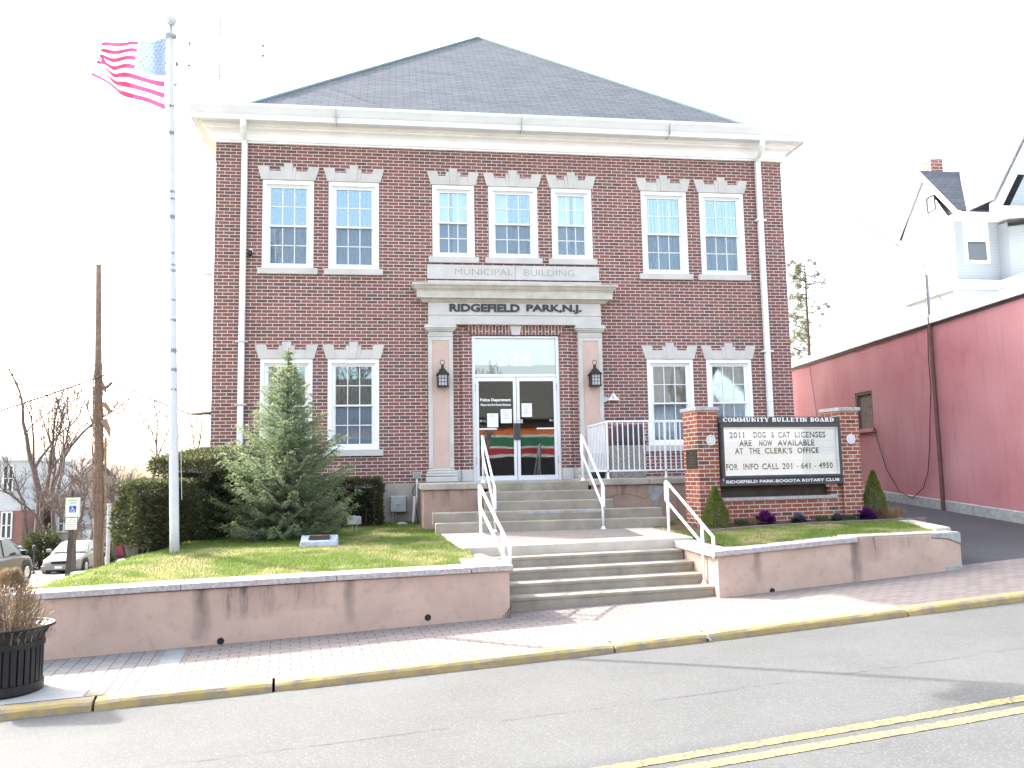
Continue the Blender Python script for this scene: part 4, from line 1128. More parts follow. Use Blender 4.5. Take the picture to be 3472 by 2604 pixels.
for s, lb in ((-1, 'white pipe handrail rising beside the lawn from the bottom street step'), (1, 'white pipe handrail rising beside the bulletin board from the bottom street step')):
    if s < 0: A = (-1.325, -5.32); E_ = (-1.125, -6.86); zb = -1.09
    else: A = (1.52, -5.0); E_ = (1.615, -6.5); zb = -1.08
    def P(t_, z0, z1): return (A[0]+(E_[0]-A[0])*t_, A[1]+(E_[1]-A[1])*t_, z0+(z1-z0)*t_)
    u0_, u1_, d0_, d1_ = -.265, -.965, -.56, -1.235
    tb, tm = .78, .70
    parts = [('post', [(A[0], A[1], zb), (A[0], A[1], -.28)], r), ('post', [P(tb, -1.61, -1.61), P(tb, u0_+(u1_-u0_)*tb, u0_+(u1_-u0_)*tb)], r),
             ('top_rail', [P(0, u0_, u1_), P(1, u0_, u1_)], r), ('lower_rail', [P(0, d0_, d1_), P(1, d0_, d1_)], r),
             ('rail_end', [P(1, u0_, u1_)[:2]+(u1_+.015,), P(1, d0_, d1_)[:2]+(d1_-.015,)], r),
             ('rail_loop', loop(P(0, u0_, u1_), P(0, d0_, d1_), (0, .9, .25)), r)]
    parts[1] = ('post', [P(tb, -1.61, -1.61), P(tb, u0_+(u1_-u0_)*tb, u0_+(u1_-u0_)*tb)], r)
    rail('handrail', lb, parts)
# barred railing on the porch
t = thing('porch_railing', 'white barred metal railing along the edge of the right part of the porch', 'railing')
yr = -2.30; xr0, xr1 = 1.32, 6.0; zt, zb = .825, -.075
mb = MB(); mb.box(xr0-.02, xr1, yr-.02, yr+.02, zt-.02, zt+.012); mb.build('top_rail', 'pipe', t, bevel=.006)
mb = MB(); mb.box(xr0-.02, xr1, yr-.016, yr+.016, zb-.02, zb+.012); mb.build('bottom_rail', 'pipe', t, bevel=.004)
mb = MB(); mb.box(1.322, 1.36, yr+.02, -.66, zt-.02, zt+.01); mb.build('side_rail', 'pipe', t)
mb = MB(); mb.box(1.326, 1.356, yr+.02, -.66, zb-.018, zb+.01); mb.build('side_rail', 'pipe', t)
x = xr0
k = 0
while x < xr1:
    big = k % 11 == 0
    mb = MB(); q = .016 if big else .009
    mb.box(x-q, x+q, yr-q, yr+q, -.222 if big else zb, zt-.02)
    if big: mb.lathe([(.03, 0), (.028, .03), (.018, .09)], (x, yr, -.224), 10)
    mb.build('post' if big else 'bar', 'pipe', t); x += .0995; k += 1
for i in range(1, 14):
    mb = MB(); yy = yr+i*.12; mb.box(1.331, 1.349, yy-.009, yy+.009, zb, zt-.02); mb.build('bar', 'pipe', t)
# trash bin behind the railing
t = thing('litter_bin', 'square litter bin of grey aggregate with a brown lid behind the porch railing', 'litter bin', (2.06, -.95, -.235))
mb = MB(); mb.box(-.31, .31, -.31, .31, 0, .66); mb.build('bin_body', 'aggregate', t, bevel=.02)
mb = MB(); mb.box(-.325, .325, -.325, .325, .663, .70); mb.box(-.30, .30, -.30, .30, .70, 1.02, taper=.02); mb.box(-.25, .25, -.25, .25, 1.02, 1.05, taper=.06)
mb.build('bin_lid', M.setdefault('binlid', plain('brown_lid', (.06, .03, .035), .45)), t, bevel=.02)
mb = MB(); mb.box(-.14, .14, -.303, -.30+.006, .80, .95); mb.build('flap', 'dark', t)
t = thing('green_bin', 'small dark green bin tucked between pilaster and porch railing', 'bin', (1.52, -.7, -.235))
mb = MB(); mb.lathe([(.12, 0), (.15, .05), (.16, .42), (.0, .42)], (0, 0, 0), 16); mb.build('bin_body', M.setdefault('gbin', plain('dark_green_plastic', (.01, .04, .045), .4)), t, smooth=False)
mb = MB(); mb.lathe([(.17, .42), (.17, .46), (.1, .52), (0, .53)], (0, 0, 0), 16); mb.build('bin_lid', 'gbin', t)

# ------------------------------------------------------------------ pink retaining walls (street frame)
def drain(mb, x, z, y): mb.lathe([(.037, -.004), (.037, .004)], (x, y, z), 14, axis='y')
wl = thing('retaining_wall', 'long pink stuccoed retaining wall with granite coping below the lawn', 'wall', (OS.x, OS.y, 0), TH)
cap_l = lambda s: lerp_tab([(-7.2, -1.225), (-6.4, -1.212), (-5.2, -1.195), (-3.3, -1.178), (-1.2, -1.168)], s)
mb = MB(); mb.slab([(-7.15, -.09), (-1.19, -.09), (-1.16, .03), (-1.16, .25), (-7.15, .25)], -2.3, lambda x, y: cap_l(x)-.065)
mb.box(-1.6, -1.16, .25, 1.35, -1.9, -1.235); mb.add([(-7.15, .25, -2.6), (-6.95, .25, -2.6), (-5.6, 6.9, -2.6), (-5.8, 6.9, -2.6), (-7.15, .25, -1.36), (-6.95, .25, -1.36), (-5.6, 6.9, -1.36), (-5.8, 6.9, -1.36)], [(3, 2, 1, 0), (4, 5, 6, 7), (0, 1, 5, 4), (1, 2, 6, 5), (2, 3, 7, 6), (3, 0, 4, 7)])
mb.build('stucco_body', 'stucco', wl, bevel=.012)
RR = random.Random(8)
cuts_ = [-7.2, -4.83, -3.2, -1.66]
for a, b in zip(cuts_[:-1], cuts_[1:]):
    mb = MB(); mb.slab([(a+.003, -.13), (b-.003, -.13), (b-.003, .28), (a+.003, .28)], lambda x, y: cap_l(x)-.066, lambda x, y: cap_l(x)); mb.build('capstone', 'granite', wl, bevel=.008)
mb = MB(); mb.slab([(-1.655, -.13), (-1.15, -.13), (-1.12, .3), (-1.17, .75), (-1.17, 1.36), (-1.63, 1.36), (-1.63, .28), (-1.655, .28)], lambda x, y: -1.233+.004*y, lambda x, y: -1.167+.002*y); mb.build('capstone', 'granite', wl, bevel=.008)
mb = MB(); drain(mb, -4.42, -1.82, -.093); mb.build('drain_hole', 'black', wl)
mb = MB(); drain(mb, -2.17, -1.715, -.093); mb.build('drain_hole', 'black', wl)
mb = MB()
for k in range(5): mb.tube([(-1.165-.012*k, -.086+.01*k, -1.63-.035*k), (-1.185-.03*k, -.092, -1.66-.03*k), (-1.2-.02*k, -.092, -1.78)], .006, 4)
mb.build('crack', 'dark', wl)

wr = thing('retaining_wall', 'shorter pink retaining wall with half its coping missing below the bulletin board', 'wall', (OS.x, OS.y, 0), TH)
cap_r = lambda s: lerp_tab([(1.55, -1.142), (3.70, -1.04), (5.55, -1.036)], s)
mb = MB(); mb.slab([(1.64, .04), (3.70, .04), (3.70, .4), (1.95, .4), (1.95, 1.3), (1.74, 1.3), (1.70, .25)], -2.2, lambda x, y: cap_r(x)-.068)
mb.build('stucco_body', 'stucco_right', wr, bevel=.01)
mb = MB(); mb.slab([(3.702, .04), (5.5, .04), (5.5, .40), (3.702, .40)], -2.2, lambda x, y: -1.045); mb.build('stucco_body', 'stucco_right', wr, bevel=.02)
mb = MB(); mb.slab([(3.706, .046), (5.48, .046), (5.48, .38), (3.706, .38)], -1.046, lambda x, y: -1.03); mb.build('cement_top', 'conc_pale', wr, bevel=.006)
mb = MB(); mb.slab([(1.58, .0), (3.76, .0), (3.76, .40), (1.58, .40)], lambda x, y: cap_r(x)-.068, cap_r if False else (lambda x, y: cap_r(x))); mb.build('capstone', 'granite', wr, bevel=.008)
mb = MB(); mb.slab([(1.60, .403), (2.0, .403), (2.06, 1.55), (1.74, 1.55)], lambda x, y: -1.205, lambda x, y: -1.135+.03*(y-.4)); mb.build('capstone', 'granite', wr, bevel=.008)
mb = MB(); mb.box(5.2, 5.504, .036, .3, -1.62, -1.5); mb.prism([(5.0, -1.1), (5.28, -1.12), (5.503, -1.2), (5.503, -1.043), (5.0, -1.043)], .036, .06); mb.build('cement_patch', 'patch', wr, bevel=.01)
mb = MB(); mb.tube([(5.0, .037, -1.1), (5.28, .037, -1.125), (5.5, .037, -1.21)], .005, 4); mb.build('crack', 'dark', wr)
mb = MB(); drain(mb, 2.42, -1.685, .037); mb.build('drain_hole', 'black', wr)
mb = MB(); mb.tube([(1.69, .22, -1.21), (1.693, .17, -1.4), (1.685, .2, -1.55), (1.69, .12, -1.68)], .006, 4); mb.build('crack', 'dark', wr)
# pale kerb between bed and driveway
mb = MB(); mb.slab([(5.22, -5.88), (5.52, -5.80), (6.40, -2.9), (6.12, -2.85)], lambda x, y: -1.07, lambda x, y: -.985+.004*(y+5.7)); mb.slab([(5.24, -5.84), (5.46, -5.78), (6.34, -2.92), (6.14, -2.87)], -1.6, -1.072); 
tag(mb.build('garden_kerb', 'conc_pale', bevel=.02), 'pale concrete edging between the flower bed and the driveway', 'kerb')
# ------------------------------------------------------------------ community bulletin board (local frame: x along the board, y back)
sb = thing('bulletin_board', 'black framed community bulletin board with changeable black letters between red brick piers', 'notice board', (SGN.x, SGN.y, -1.02), SG_T)
PW, PD, GAP = .385, .50, 2.36; PH = 1.90
x2 = PW+GAP
for x0 in (0, x2):
    mb = MB(); mb.box(x0, x0+PW, 0, PD, -.3, PH); p = mb.build('brick_pier', 'pier_brick', sb, bevel=.004)
    mb = MB(); mb.box(x0-.03, x0+PW+.03, -.03, PD+.03, PH+.002, PH+.065); mb.build('pier_cap', 'granite', p, bevel=.008)
mb = MB(); mb.box(PW, x2, .05, .42, -.3, .405); mb.box(x2-.22, x2, .06, .40, .405, .60); mb.build('brick_base', 'pier_brick', sb)
mb = MB(); mb.box(PW-.02, x2-.1, .02, .45, .407, .462); mb.box(x2-.1, x2+.08, -.0+.02, .3, .44, .50) if False else None; mb.build('base_ledge', 'granite', sb, bevel=.008)
mb = MB(); mb.box(PW+.02, x2-.23, .16, .30, .463, .66); mb.build('back_panel', M.setdefault('brownpanel', plain('dark_brown_panel', (.045, .032, .025), .7, var=.3, scale=9)), sb)
bx0, bx1 = PW-.01, x2-.045; bz0, bz1 = .655, 1.80
yb = -.02
mb = MB(); mb.box(bx0, bx1, yb-.04, .2, 1.69, bz1); mb.build('header_panel', 'dark', sb, bevel=.006)
mb = MB(); serif_text(mb, 'COMMUNITY BULLETIN BOARD', bx0+.075, 1.712, bx1-bx0-.19, .072, yb-.0415); mb.build('header_lettering', 'white_letter', sb)
mb = MB(); mb.box(bx0, bx1+.02, yb-.03, .18, bz0, .775); mb.build('footer_panel', 'dark', sb, bevel=.006)
mb = MB(); put_text(mb, 'RIDGEFIELD PARK-BOGOTA ROTARY CLUB', bx0+.09, .70, bx1-bx0-.16, .048, yb-.0315, 0, offset=.018); mb.build('footer_lettering', 'white_letter', sb)
fx0, fx1, fz0, fz1 = bx0+.03, bx1+.0, .778, 1.688
mb = MB(); f = .045; mb.box(fx0, fx0+f, yb-.05, .16, fz0, fz1); mb.box(fx1-f, fx1, yb-.05, .16, fz0, fz1); mb.box(fx0+f, fx1-f, yb-.05, .16, fz0, fz0+f); mb.box(fx0+f, fx1-f, yb-.05, .16, fz1-f-.02, fz1)
mb.build('case_frame', 'dark', sb, bevel=.006)
mb = MB(); g = .012; a0, a1, c0, c1 = fx0+f, fx1-f, fz0+f, fz1-f-.02
mb.box(a0, a0+g, yb-.03, .02, c0, c1); mb.box(a1-g, a1, yb-.03, .02, c0, c1); mb.box(a0+g, a1-g, yb-.03, .02, c0, c0+g); mb.box(a0+g, a1-g, yb-.03, .02, c1-g, c1); mb.build('inner_trim', 'alu', sb)
mb = MB(); mb.box(a0+g, a1-g, .005, .02, c0+g, c1-g); face = mb.build('letter_panel', 'panel_white', sb)
mb = MB(); rows = 7; rh = (c1-c0-2*g)/rows
for i in range(1, rows): mb.box(a0+g, a1-g, .000, .006, c0+g+i*rh-.004, c0+g+i*rh+.004)
mb.build('letter_track', 'alu', face)
LT_ = [('2011   DOG  &  CAT  LICENSES', .20, .83, 5.18), ('ARE   NOW   AVAILABLE', .27, .76, 4.13), ('AT   THE  CLERK\'S  OFFICE', .235, .80, 3.08), ('FOR  INFO CALL 201 - 641 - 4950', .125, .92, 1.05)]
wdt = a1-a0
def cond(body, x, w, z, h): 
    mb = MB(); put_text(mb, body, x, z, w, h, .0035, 0, offset=.012); mb.build('sign_lettering', 'ink', face)
h_ = .104
words = [(.15, [('2011', .065, .125), ('DOG', .27, .105), ('&', .425, .025), ('CAT', .483, .105), ('LICENSES', .63, .275)]),
         (.325, [('ARE', .145, .105), ('NOW', .315, .115), ('AVAILABLE', .475, .325)]),
         (.49, [('AT', .105, .07), ('THE', .225, .095), ('CLERK\'S', .36, .24), ('OFFICE', .645, .19)]),
         (.83, [('FOR', .025, .10), ('INFO', .17, .13), ('CALL', .33, .145), ('201', .505, .088), ('-', .635, .012), ('641', .67, .085), ('-', .79, .012), ('4950', .83, .125)])]
for rowp, ws in words:
    z = c1-g-rowp*(c1-c0-2*g)-h_/2
    mb = MB()
    for body, fx, fw in ws:
        if body == '-': mb.face([(a0+fx*wdt, .0035, z+.035), (a0+(fx+fw)*wdt, .0035, z+.035), (a0+(fx+fw)*wdt, .0035, z+.05), (a0+fx*wdt, .0035, z+.05)]); continue
        n = len(body); v, fcs = text_poly(body, fw*wdt, h_, .034, 1.12)
        mb.add([(a0+fx*wdt+a, .0035, z+b) for a, b in v], fcs)
    mb.build('sign_lettering', 'ink', face)
mb = MB(); mb.box(a0+g, a1-g, -.018, -.015, c0+g, c1-g); mb.build('case_pane', M.setdefault('casepane', glass('case_pane', refl=.01, k=.8, gc=(1, 1, 1))), sb)
mb = MB(); mb.box(fx0-.012, fx0+.008, yb-.058, yb-.05, .74, .78); mb.box(fx1-.008, fx1+.012, yb-.058, yb-.05, .80, .84); mb.build('latch', 'galv', sb)
# toothed wheel emblems on both piers
for cx, ring in ((PW*.62, 'galv'), (x2+PW*.52, 'white')):
    mb = MB(); R0, z0 = .088, 1.415; n = 24
    for i in range(n):
        a0_, a1_ = 2*pi*i/n, 2*pi*(i+.5)/n; a2_ = 2*pi*(i+1)/n
        for (p, q, rr) in ((a0_, a1_, R0), (a1_, a2_, R0*.9)):
            mb.face([(cx+R0*.72*cos(p), -.012, z0+R0*.72*sin(p)), (cx+rr*cos(p), -.012, z0+rr*sin(p)), (cx+rr*cos(q), -.012, z0+rr*sin(q)), (cx+R0*.72*cos(q), -.012, z0+R0*.72*sin(q))])
    for i in range(6):
        a = pi/6+i*pi/3; d = (cos(a), sin(a)); q = (-d[1], d[0]); w0, w1 = .016, .008
        mb.face([(cx+q[0]*w0, -.012, z0+q[1]*w0), (cx-q[0]*w0, -.012, z0-q[1]*w0), (cx+d[0]*R0*.6-q[0]*w1, -.012, z0+d[1]*R0*.6-q[1]*w1), (cx+d[0]*R0*.6+q[0]*w1, -.012, z0+d[1]*R0*.6+q[1]*w1)])
    for i in range(24):
        p, q_ = 2*pi*i/24, 2*pi*(i+1)/24
        mb.face([(cx+R0*.5*cos(p), -.0118, z0+R0*.5*sin(p)), (cx+R0*.62*cos(p), -.0118, z0+R0*.62*sin(p)), (cx+R0*.62*cos(q_), -.0118, z0+R0*.62*sin(q_)), (cx+R0*.5*cos(q_), -.0118, z0+R0*.5*sin(q_))])
    em = mb.build('wheel_emblem', 'white', sb)
    mb = MB(); mb.lathe([(R0*.74, -.011), (R0*.74, -.001)], (cx, 0, z0), 24, axis='y'); mb.build('emblem_disc', 'blue_sign' if ring == 'white' else 'dark', em)
mb = MB(); mb.box(-.012, -.001, .02, .40, .945, 1.27); pq = mb.build('plaque', 'bronze', sb, bevel=.003)
mb = MB()
for i in range(4): mb.box(-.0135, -.0122, .10+.02*(i % 2), .32-.02*(i % 2), 1.0+i*.045, 1.008+i*.045)
mb.lathe([(.018, -.0135), (.018, -.012)], (0, .21, 1.21), 10, axis='x'); mb.build('plaque_text', M.setdefault('bronzel', plain('bronze_relief', (.16, .12, .1), .4, metal=.5)), pq)

# ------------------------------------------------------------------ plants of the flower bed
def arborvitae(x, y, z0, h, w, label, seed):
    R = random.Random(seed); t = thing('dwarf_conifer', label, 'shrub', (x, y, z0), 0, 'small conical conifers flanking the bulletin board')
    mb = MB(); mb.tube([(0, 0, 0), (0, 0, h*.5)], [.03, .015], 6); mb.build('stem', 'bark', t)
    mb = MB()
    for i in range(6500):
        u = R.random()**.8; zz = h*(.03+.97*u); a = R.uniform(0, 2*pi)
        rad = w*min(1, (1-u)*1.22+.01)**.95*(1 if u > .18 else .72+1.55*u)
        rad *= .9+.16*noise.noise(Vector((cos(a)*2.2, sin(a)*2.2, u*6+seed)))
        rr = rad*R.uniform(.72, 1.03)
        p = Vector((rr*cos(a), rr*sin(a), zz)); d = Vector((cos(a)*.8, sin(a)*.8, R.uniform(.3, 1.2)))+rvec(R)*.4
        leaf(mb, p, d, rvec(R), R.uniform(.025, .05), R.uniform(.010, .018))
    mb.build('foliage', 'arbor', t)
px, py = sg(.12, -.28); arborvitae(px, py, z_bed(px, py), .66, .24, 'small green conifer beside the bronze plaque of the left brick pier', 31)
px, py = sg(3.33, -.02); arborvitae(px, py, z_bed(px, py), .82, .245, 'taller pointed green conifer at the driveway end of the bulletin board', 32)
def kale(u, v, w, label, mat, h=.26, seed=0):
    R = random.Random(seed); x, y = sg(u, v); t = thing('ornamental_kale', label, 'plant', (x, y, z_bed(x, y)-.05), 0, 'purple cabbage plants in the mulch')
    mb = MB(); mb.tube([(0, 0, 0), (0, 0, h*.6)], .02, 6); mb.build('stem', 'green', t)
    mb = MB()
    for k in range(130):
        u_ = k/130; a = k*2.39996; el = .15+1.2*u_; d = Vector((cos(a)*cos(el), sin(a)*cos(el), sin(el)*.8)); rr = w*(1-.55*u_)
        p = Vector((0, 0, h*(.30+.42*u_)))+d*rr*.2
        leaf(mb, p, d+rvec(R)*.3, (0, 0, 1) if u_ < .7 else rvec(R), rr*.95, rr*.6)
    mb.build('leaf_rosette', mat, t)
    mb = MB()
    for k in range(60):
        a = R.uniform(0, 2*pi); d = Vector((cos(a), sin(a), R.uniform(-.3, .6))); leaf(mb, d*w*.35+Vector((0, 0, h*R.uniform(.2, .5))), d, (0, 0, 1), w*.9, w*.5)
    mb.build('outer_leaves', 'green' if mat == 'kale2' else 'kale', t)
kale(.98, -.33, .19, 'large deep purple cabbage plant nearest the left pier', 'kale', .29, 1)
kale(1.62, -.30, .15, 'lilac and white cabbage plant with ragged leaves', 'kale2', .25, 2)
kale(2.38, -.27, .11, 'thin leggy pale purple cabbage plant', 'kale2', .24, 3)
kale(2.95, -.30, .175, 'round purple cabbage plant nearest the right pier', 'kale', .27, 4)
def tuft(u, v, w, h, mat, label, n=130, seed=0, nm='bulb_shoots', cat='plant'):
    R = random.Random(seed); x, y = sg(u, v); z = z_bed(x, y)+.01; mb = MB()
    for k in range(n):
        a = R.uniform(0, 2*pi); q = R.random()**.5*w; tilt = R.uniform(0, .5); d = Vector((cos(a)*tilt, sin(a)*tilt, 1))
        leaf(mb, (q*cos(a), q*sin(a), 0), d, (cos(a), sin(a), 0), h*R.uniform(.6, 1), .010)
    t = mb.build(nm, mat); t.location = (x, y, z); tag(t, label, cat)
tuft(.52, -.33, .10, .17, 'green', 'tuft of green bulb shoots beside the small conifer', 120, 1)
tuft(2.08, -.25, .16, .13, 'green', 'wide tuft of green shoots between the lilac and the leggy cabbage plants', 170, 2)
tuft(2.66, -.25, .14, .13, 'green', 'tuft of green shoots between the leggy and the round purple cabbage plants', 150, 3)
tuft(.74, -.30, .13, .17, 'dryleaf', 'clump of brown dry stems nearest the left purple plant', 170, 4, 'dry_perennial')
tuft(3.42, -.32, .20, .25, 'dryleaf', 'larger clump of brown dry stems before the right pier', 340, 5, 'dry_perennial')

# ------------------------------------------------------------------ stone marker, flood light, stones
t = thing('stone_marker', 'grey granite memorial stone with bronze plaque lying in the lawn', 'memorial stone', (-3.62, -4.42, -1.095), radians(2))
mb = MB(); mb.add([(-.28, -.17, 0), (.28, -.17, 0), (.28, .19, 0), (-.28, .19, 0), (-.265, -.12, .075), (.265, -.12, .075), (.265, .17, .15), (-.265, .17, .15)], [(3, 2, 1, 0), (4, 5, 6, 7), (0, 1, 5, 4), (1, 2, 6, 5), (2, 3, 7, 6), (3, 0, 4, 7)])
mb.build('stone', M.setdefault('greystone', plain('grey_granite', (.30, .33, .37), .85, var=.25, scale=14, bump=.5)), t, bevel=.014)
zz = lambda y: .075+(y+.12)*.075/.29
mb = MB(); ya, yb2 = -.06, .10; v = [(-.15, ya, zz(ya)+.004), (.15, ya, zz(ya)+.004), (.15, yb2, zz(yb2)+.004), (-.15, yb2, zz(yb2)+.004)]; v2 = [(x, y, z+.012) for x, y, z in v]
mb.add(v+v2, [(3, 2, 1, 0), (4, 5, 6, 7), (0, 1, 5, 4), (1, 2, 6, 5), (2, 3, 7, 6), (3, 0, 4, 7)]); mb.build('plaque', 'bronze', t, bevel=.003)
t = thing('lawn_flood_light', 'small box shaped flood light on a post beside the spruce', 'light', (-3.24, -1.95, -1.03), radians(-32))
mb = MB(); mb.box(-.11, .10, -.075, .085, .085, .235); mb.build('light_head', 'galv', t, bevel=.02)
mb = MB(); mb.box(-.095, .085, -.082, -.0755, .10, .22); mb.build('lens', 'lamp', t)
mb = MB(); mb.tube([(-.04, 0, -.05), (-.04, 0, .09)], .014, 6); mb.tube([(.03, .02, -.05), (.03, .02, .09)], .014, 6); mb.box(-.02, .01, -.02, .02, .235, .25); mb.build('stake', 'galv', t)
def stone(x, y, z, r, label, seed):
    R = random.Random(seed); mb = MB(); mb.lathe([(.001, -r*.3), (r, -r*.1), (r*.85, r*.3), (r*.4, r*.5), (.001, r*.52)], n=9)
    mb.v = [(a*(1+.25*noise.noise(Vector((a*9, b*9, c*9+seed)))), b*.7, c) for a, b, c in mb.v]
    o = mb.build('stone', 'lime_warm', smooth=True); o.location = (x, y, z); tag(o, label, 'stone')
stone(-2.4, -.75, -1.05, .13, 'larger tan stone lying under the electrical box', 1); stone(-2.02, -.62, -1.06, .07, 'small pale stone at the corner of the porch', 2)

# ------------------------------------------------------------------ flagpole and flag
t = thing('flagpole', 'tall white painted flagpole with peeling bands standing on the lawn', 'flagpole', (-5.46, -5.15, -1.06))
Lx = -.24; hgt = 7.36
mb = MB(); N_ = 14
mb.tube([(Lx*k/N_, 0, -.2+(hgt+.2)*k/N_) for k in range(N_+1)], [.064-.026*max(0, (k/N_-.02)) for k in range(N_+1)], 16); 
mb.build('pole', 'pole_white', t, smooth=True)
for z, h in ((6.38-.12, .05), (5.85, .09), (5.0, .05), (4.62, .09), (4.12, .025), (3.95, .03), (3.86, .05), (3.45, .03), (3.16, .05), (2.72, .09), (2.46, .07), (2.2, .025), (4.9, .04)):
    mb = MB(); k = z/hgt; rr = .064-.026*k
    for sgn in range(1):
        pts = []
        for i in range(9):
            a = radians(-170+i*17+z*7); pts.append((a, rr+.0015))
        b = len(mb.v)
        for a, r_ in pts: mb.v += [(Lx*k+r_*cos(a), r_*sin(a), z+.012*sin(a*5+z)), (Lx*k+r_*cos(a), r_*sin(a), z+h*.6+.012*sin(a*7+z))]
        for i in range(8): mb.f.append((b+2*i, b+2*i+2, b+2*i+3, b+2*i+1)); mb.mi.append(0)
    mb.build('peeling_band', 'mast', t)
mb = MB(); mb.lathe([(.03, -.02), (.085, .02), (.09, .05), (.03, .07), (.022, .2)], (Lx, 0, hgt-.05), 16); mb.build('truck_cap', 'galv', t, smooth=True)
mb = MB(); mb.lathe([(.001, -.085), (.05, -.07), (.085, 0), (.06, .06), (.001, .085)], (Lx, 0, hgt+.22), 18); mb.build('ball', 'pole_white', t, smooth=True)
mb = MB(); mb.tube([(Lx+.07, -.06, hgt-.1), (Lx*.55+.1, -.09, 3.6), (.09, -.07, .7)], .003, 4); mb.build('halyard', 'white', t)
# flag blowing to the left: red, white and blue
NU, NV = 60, 39
def fl(u, v):
    """u from hoist to fly, v from top to bottom"""
    top = .0-.17*u-.10*u*sin(u*3.0); bot = -1.10+.17*u+.30*u*u+.05*sin(u*9)*u
    z = top+(bot-top)*v+.035*sin(7*u+2.5*v)*u
    x = -u*1.06*(1-.06*v)+.10*u*(1-v)-.02*sin(9*u+3*v)
    y = .16*sin(6.2*u+2.2*v+.6)*min(1, u*2.2)+.07*sin(13*u-3*v)*u
    if u > .86:
        fr = (u-.86)/.14; z += .05*fr*sin(v*31)+.02*fr; x += .05*fr*sin(v*17+1)
    return (x, y, z)
P_ = [[fl(i/NU, j/NV) for j in range(NV+1)] for i in range(NU+1)]
flag = thing('flag', 'torn red white and blue striped flag blowing to the left from the pole', 'flag', (-5.735, -5.17, 6.26-.0))
def part_flag(test, name, mat, parent):
    mb = MB(); ids = {}
    for i in range(NU):
        for j in range(NV):
            if not test(i, j): continue
            q = []
            for a, b in ((i, j), (i, j+1), (i+1, j+1), (i+1, j)):
                if (a, b) not in ids: ids[(a, b)] = len(mb.v); mb.v.append(P_[a][b])
                q.append(ids[(a, b)])
            mb.f.append(tuple(q)); mb.mi.append(0)
    return mb.build(name, mat, parent, smooth=True)
torn = lambda i, j: i >= NU-3 and (j*7 % 11) < 4
canton = lambda i, j: j < 21 and i < NU*.41
part_flag(lambda i, j: canton(i, j), 'canton', 'flag_blue', flag)
part_flag(lambda i, j: not canton(i, j) and (j//3) % 2 == 0 and not torn(i, j), 'red_stripe', 'flag_red', flag)
part_flag(lambda i, j: not canton(i, j) and (j//3) % 2 == 1 and not torn(i, j), 'white_stripe', 'flag_white', flag)
mb = MB()
for r_ in range(9):
    for c_ in range(6 if r_ % 2 == 0 else 5):
        u = (.035+c_*.07+(0 if r_ % 2 == 0 else .035))*.95; v = .03+r_*.0555
        cx, cy, cz = fl(u, v); pts = []
        for k in range(10):
            a = pi/2+k*pi/5; q = .024 if k % 2 == 0 else .010
            pp = fl(u+q*cos(a)/1.06, v-q*sin(a)/1.1); pts.append((pp[0], pp[1]-.004, pp[2]))
        mb.face(pts); mb.face([(x, y+.008, z) for x, y, z in reversed(pts)])
mb.build('star', 'flag_white', flag)

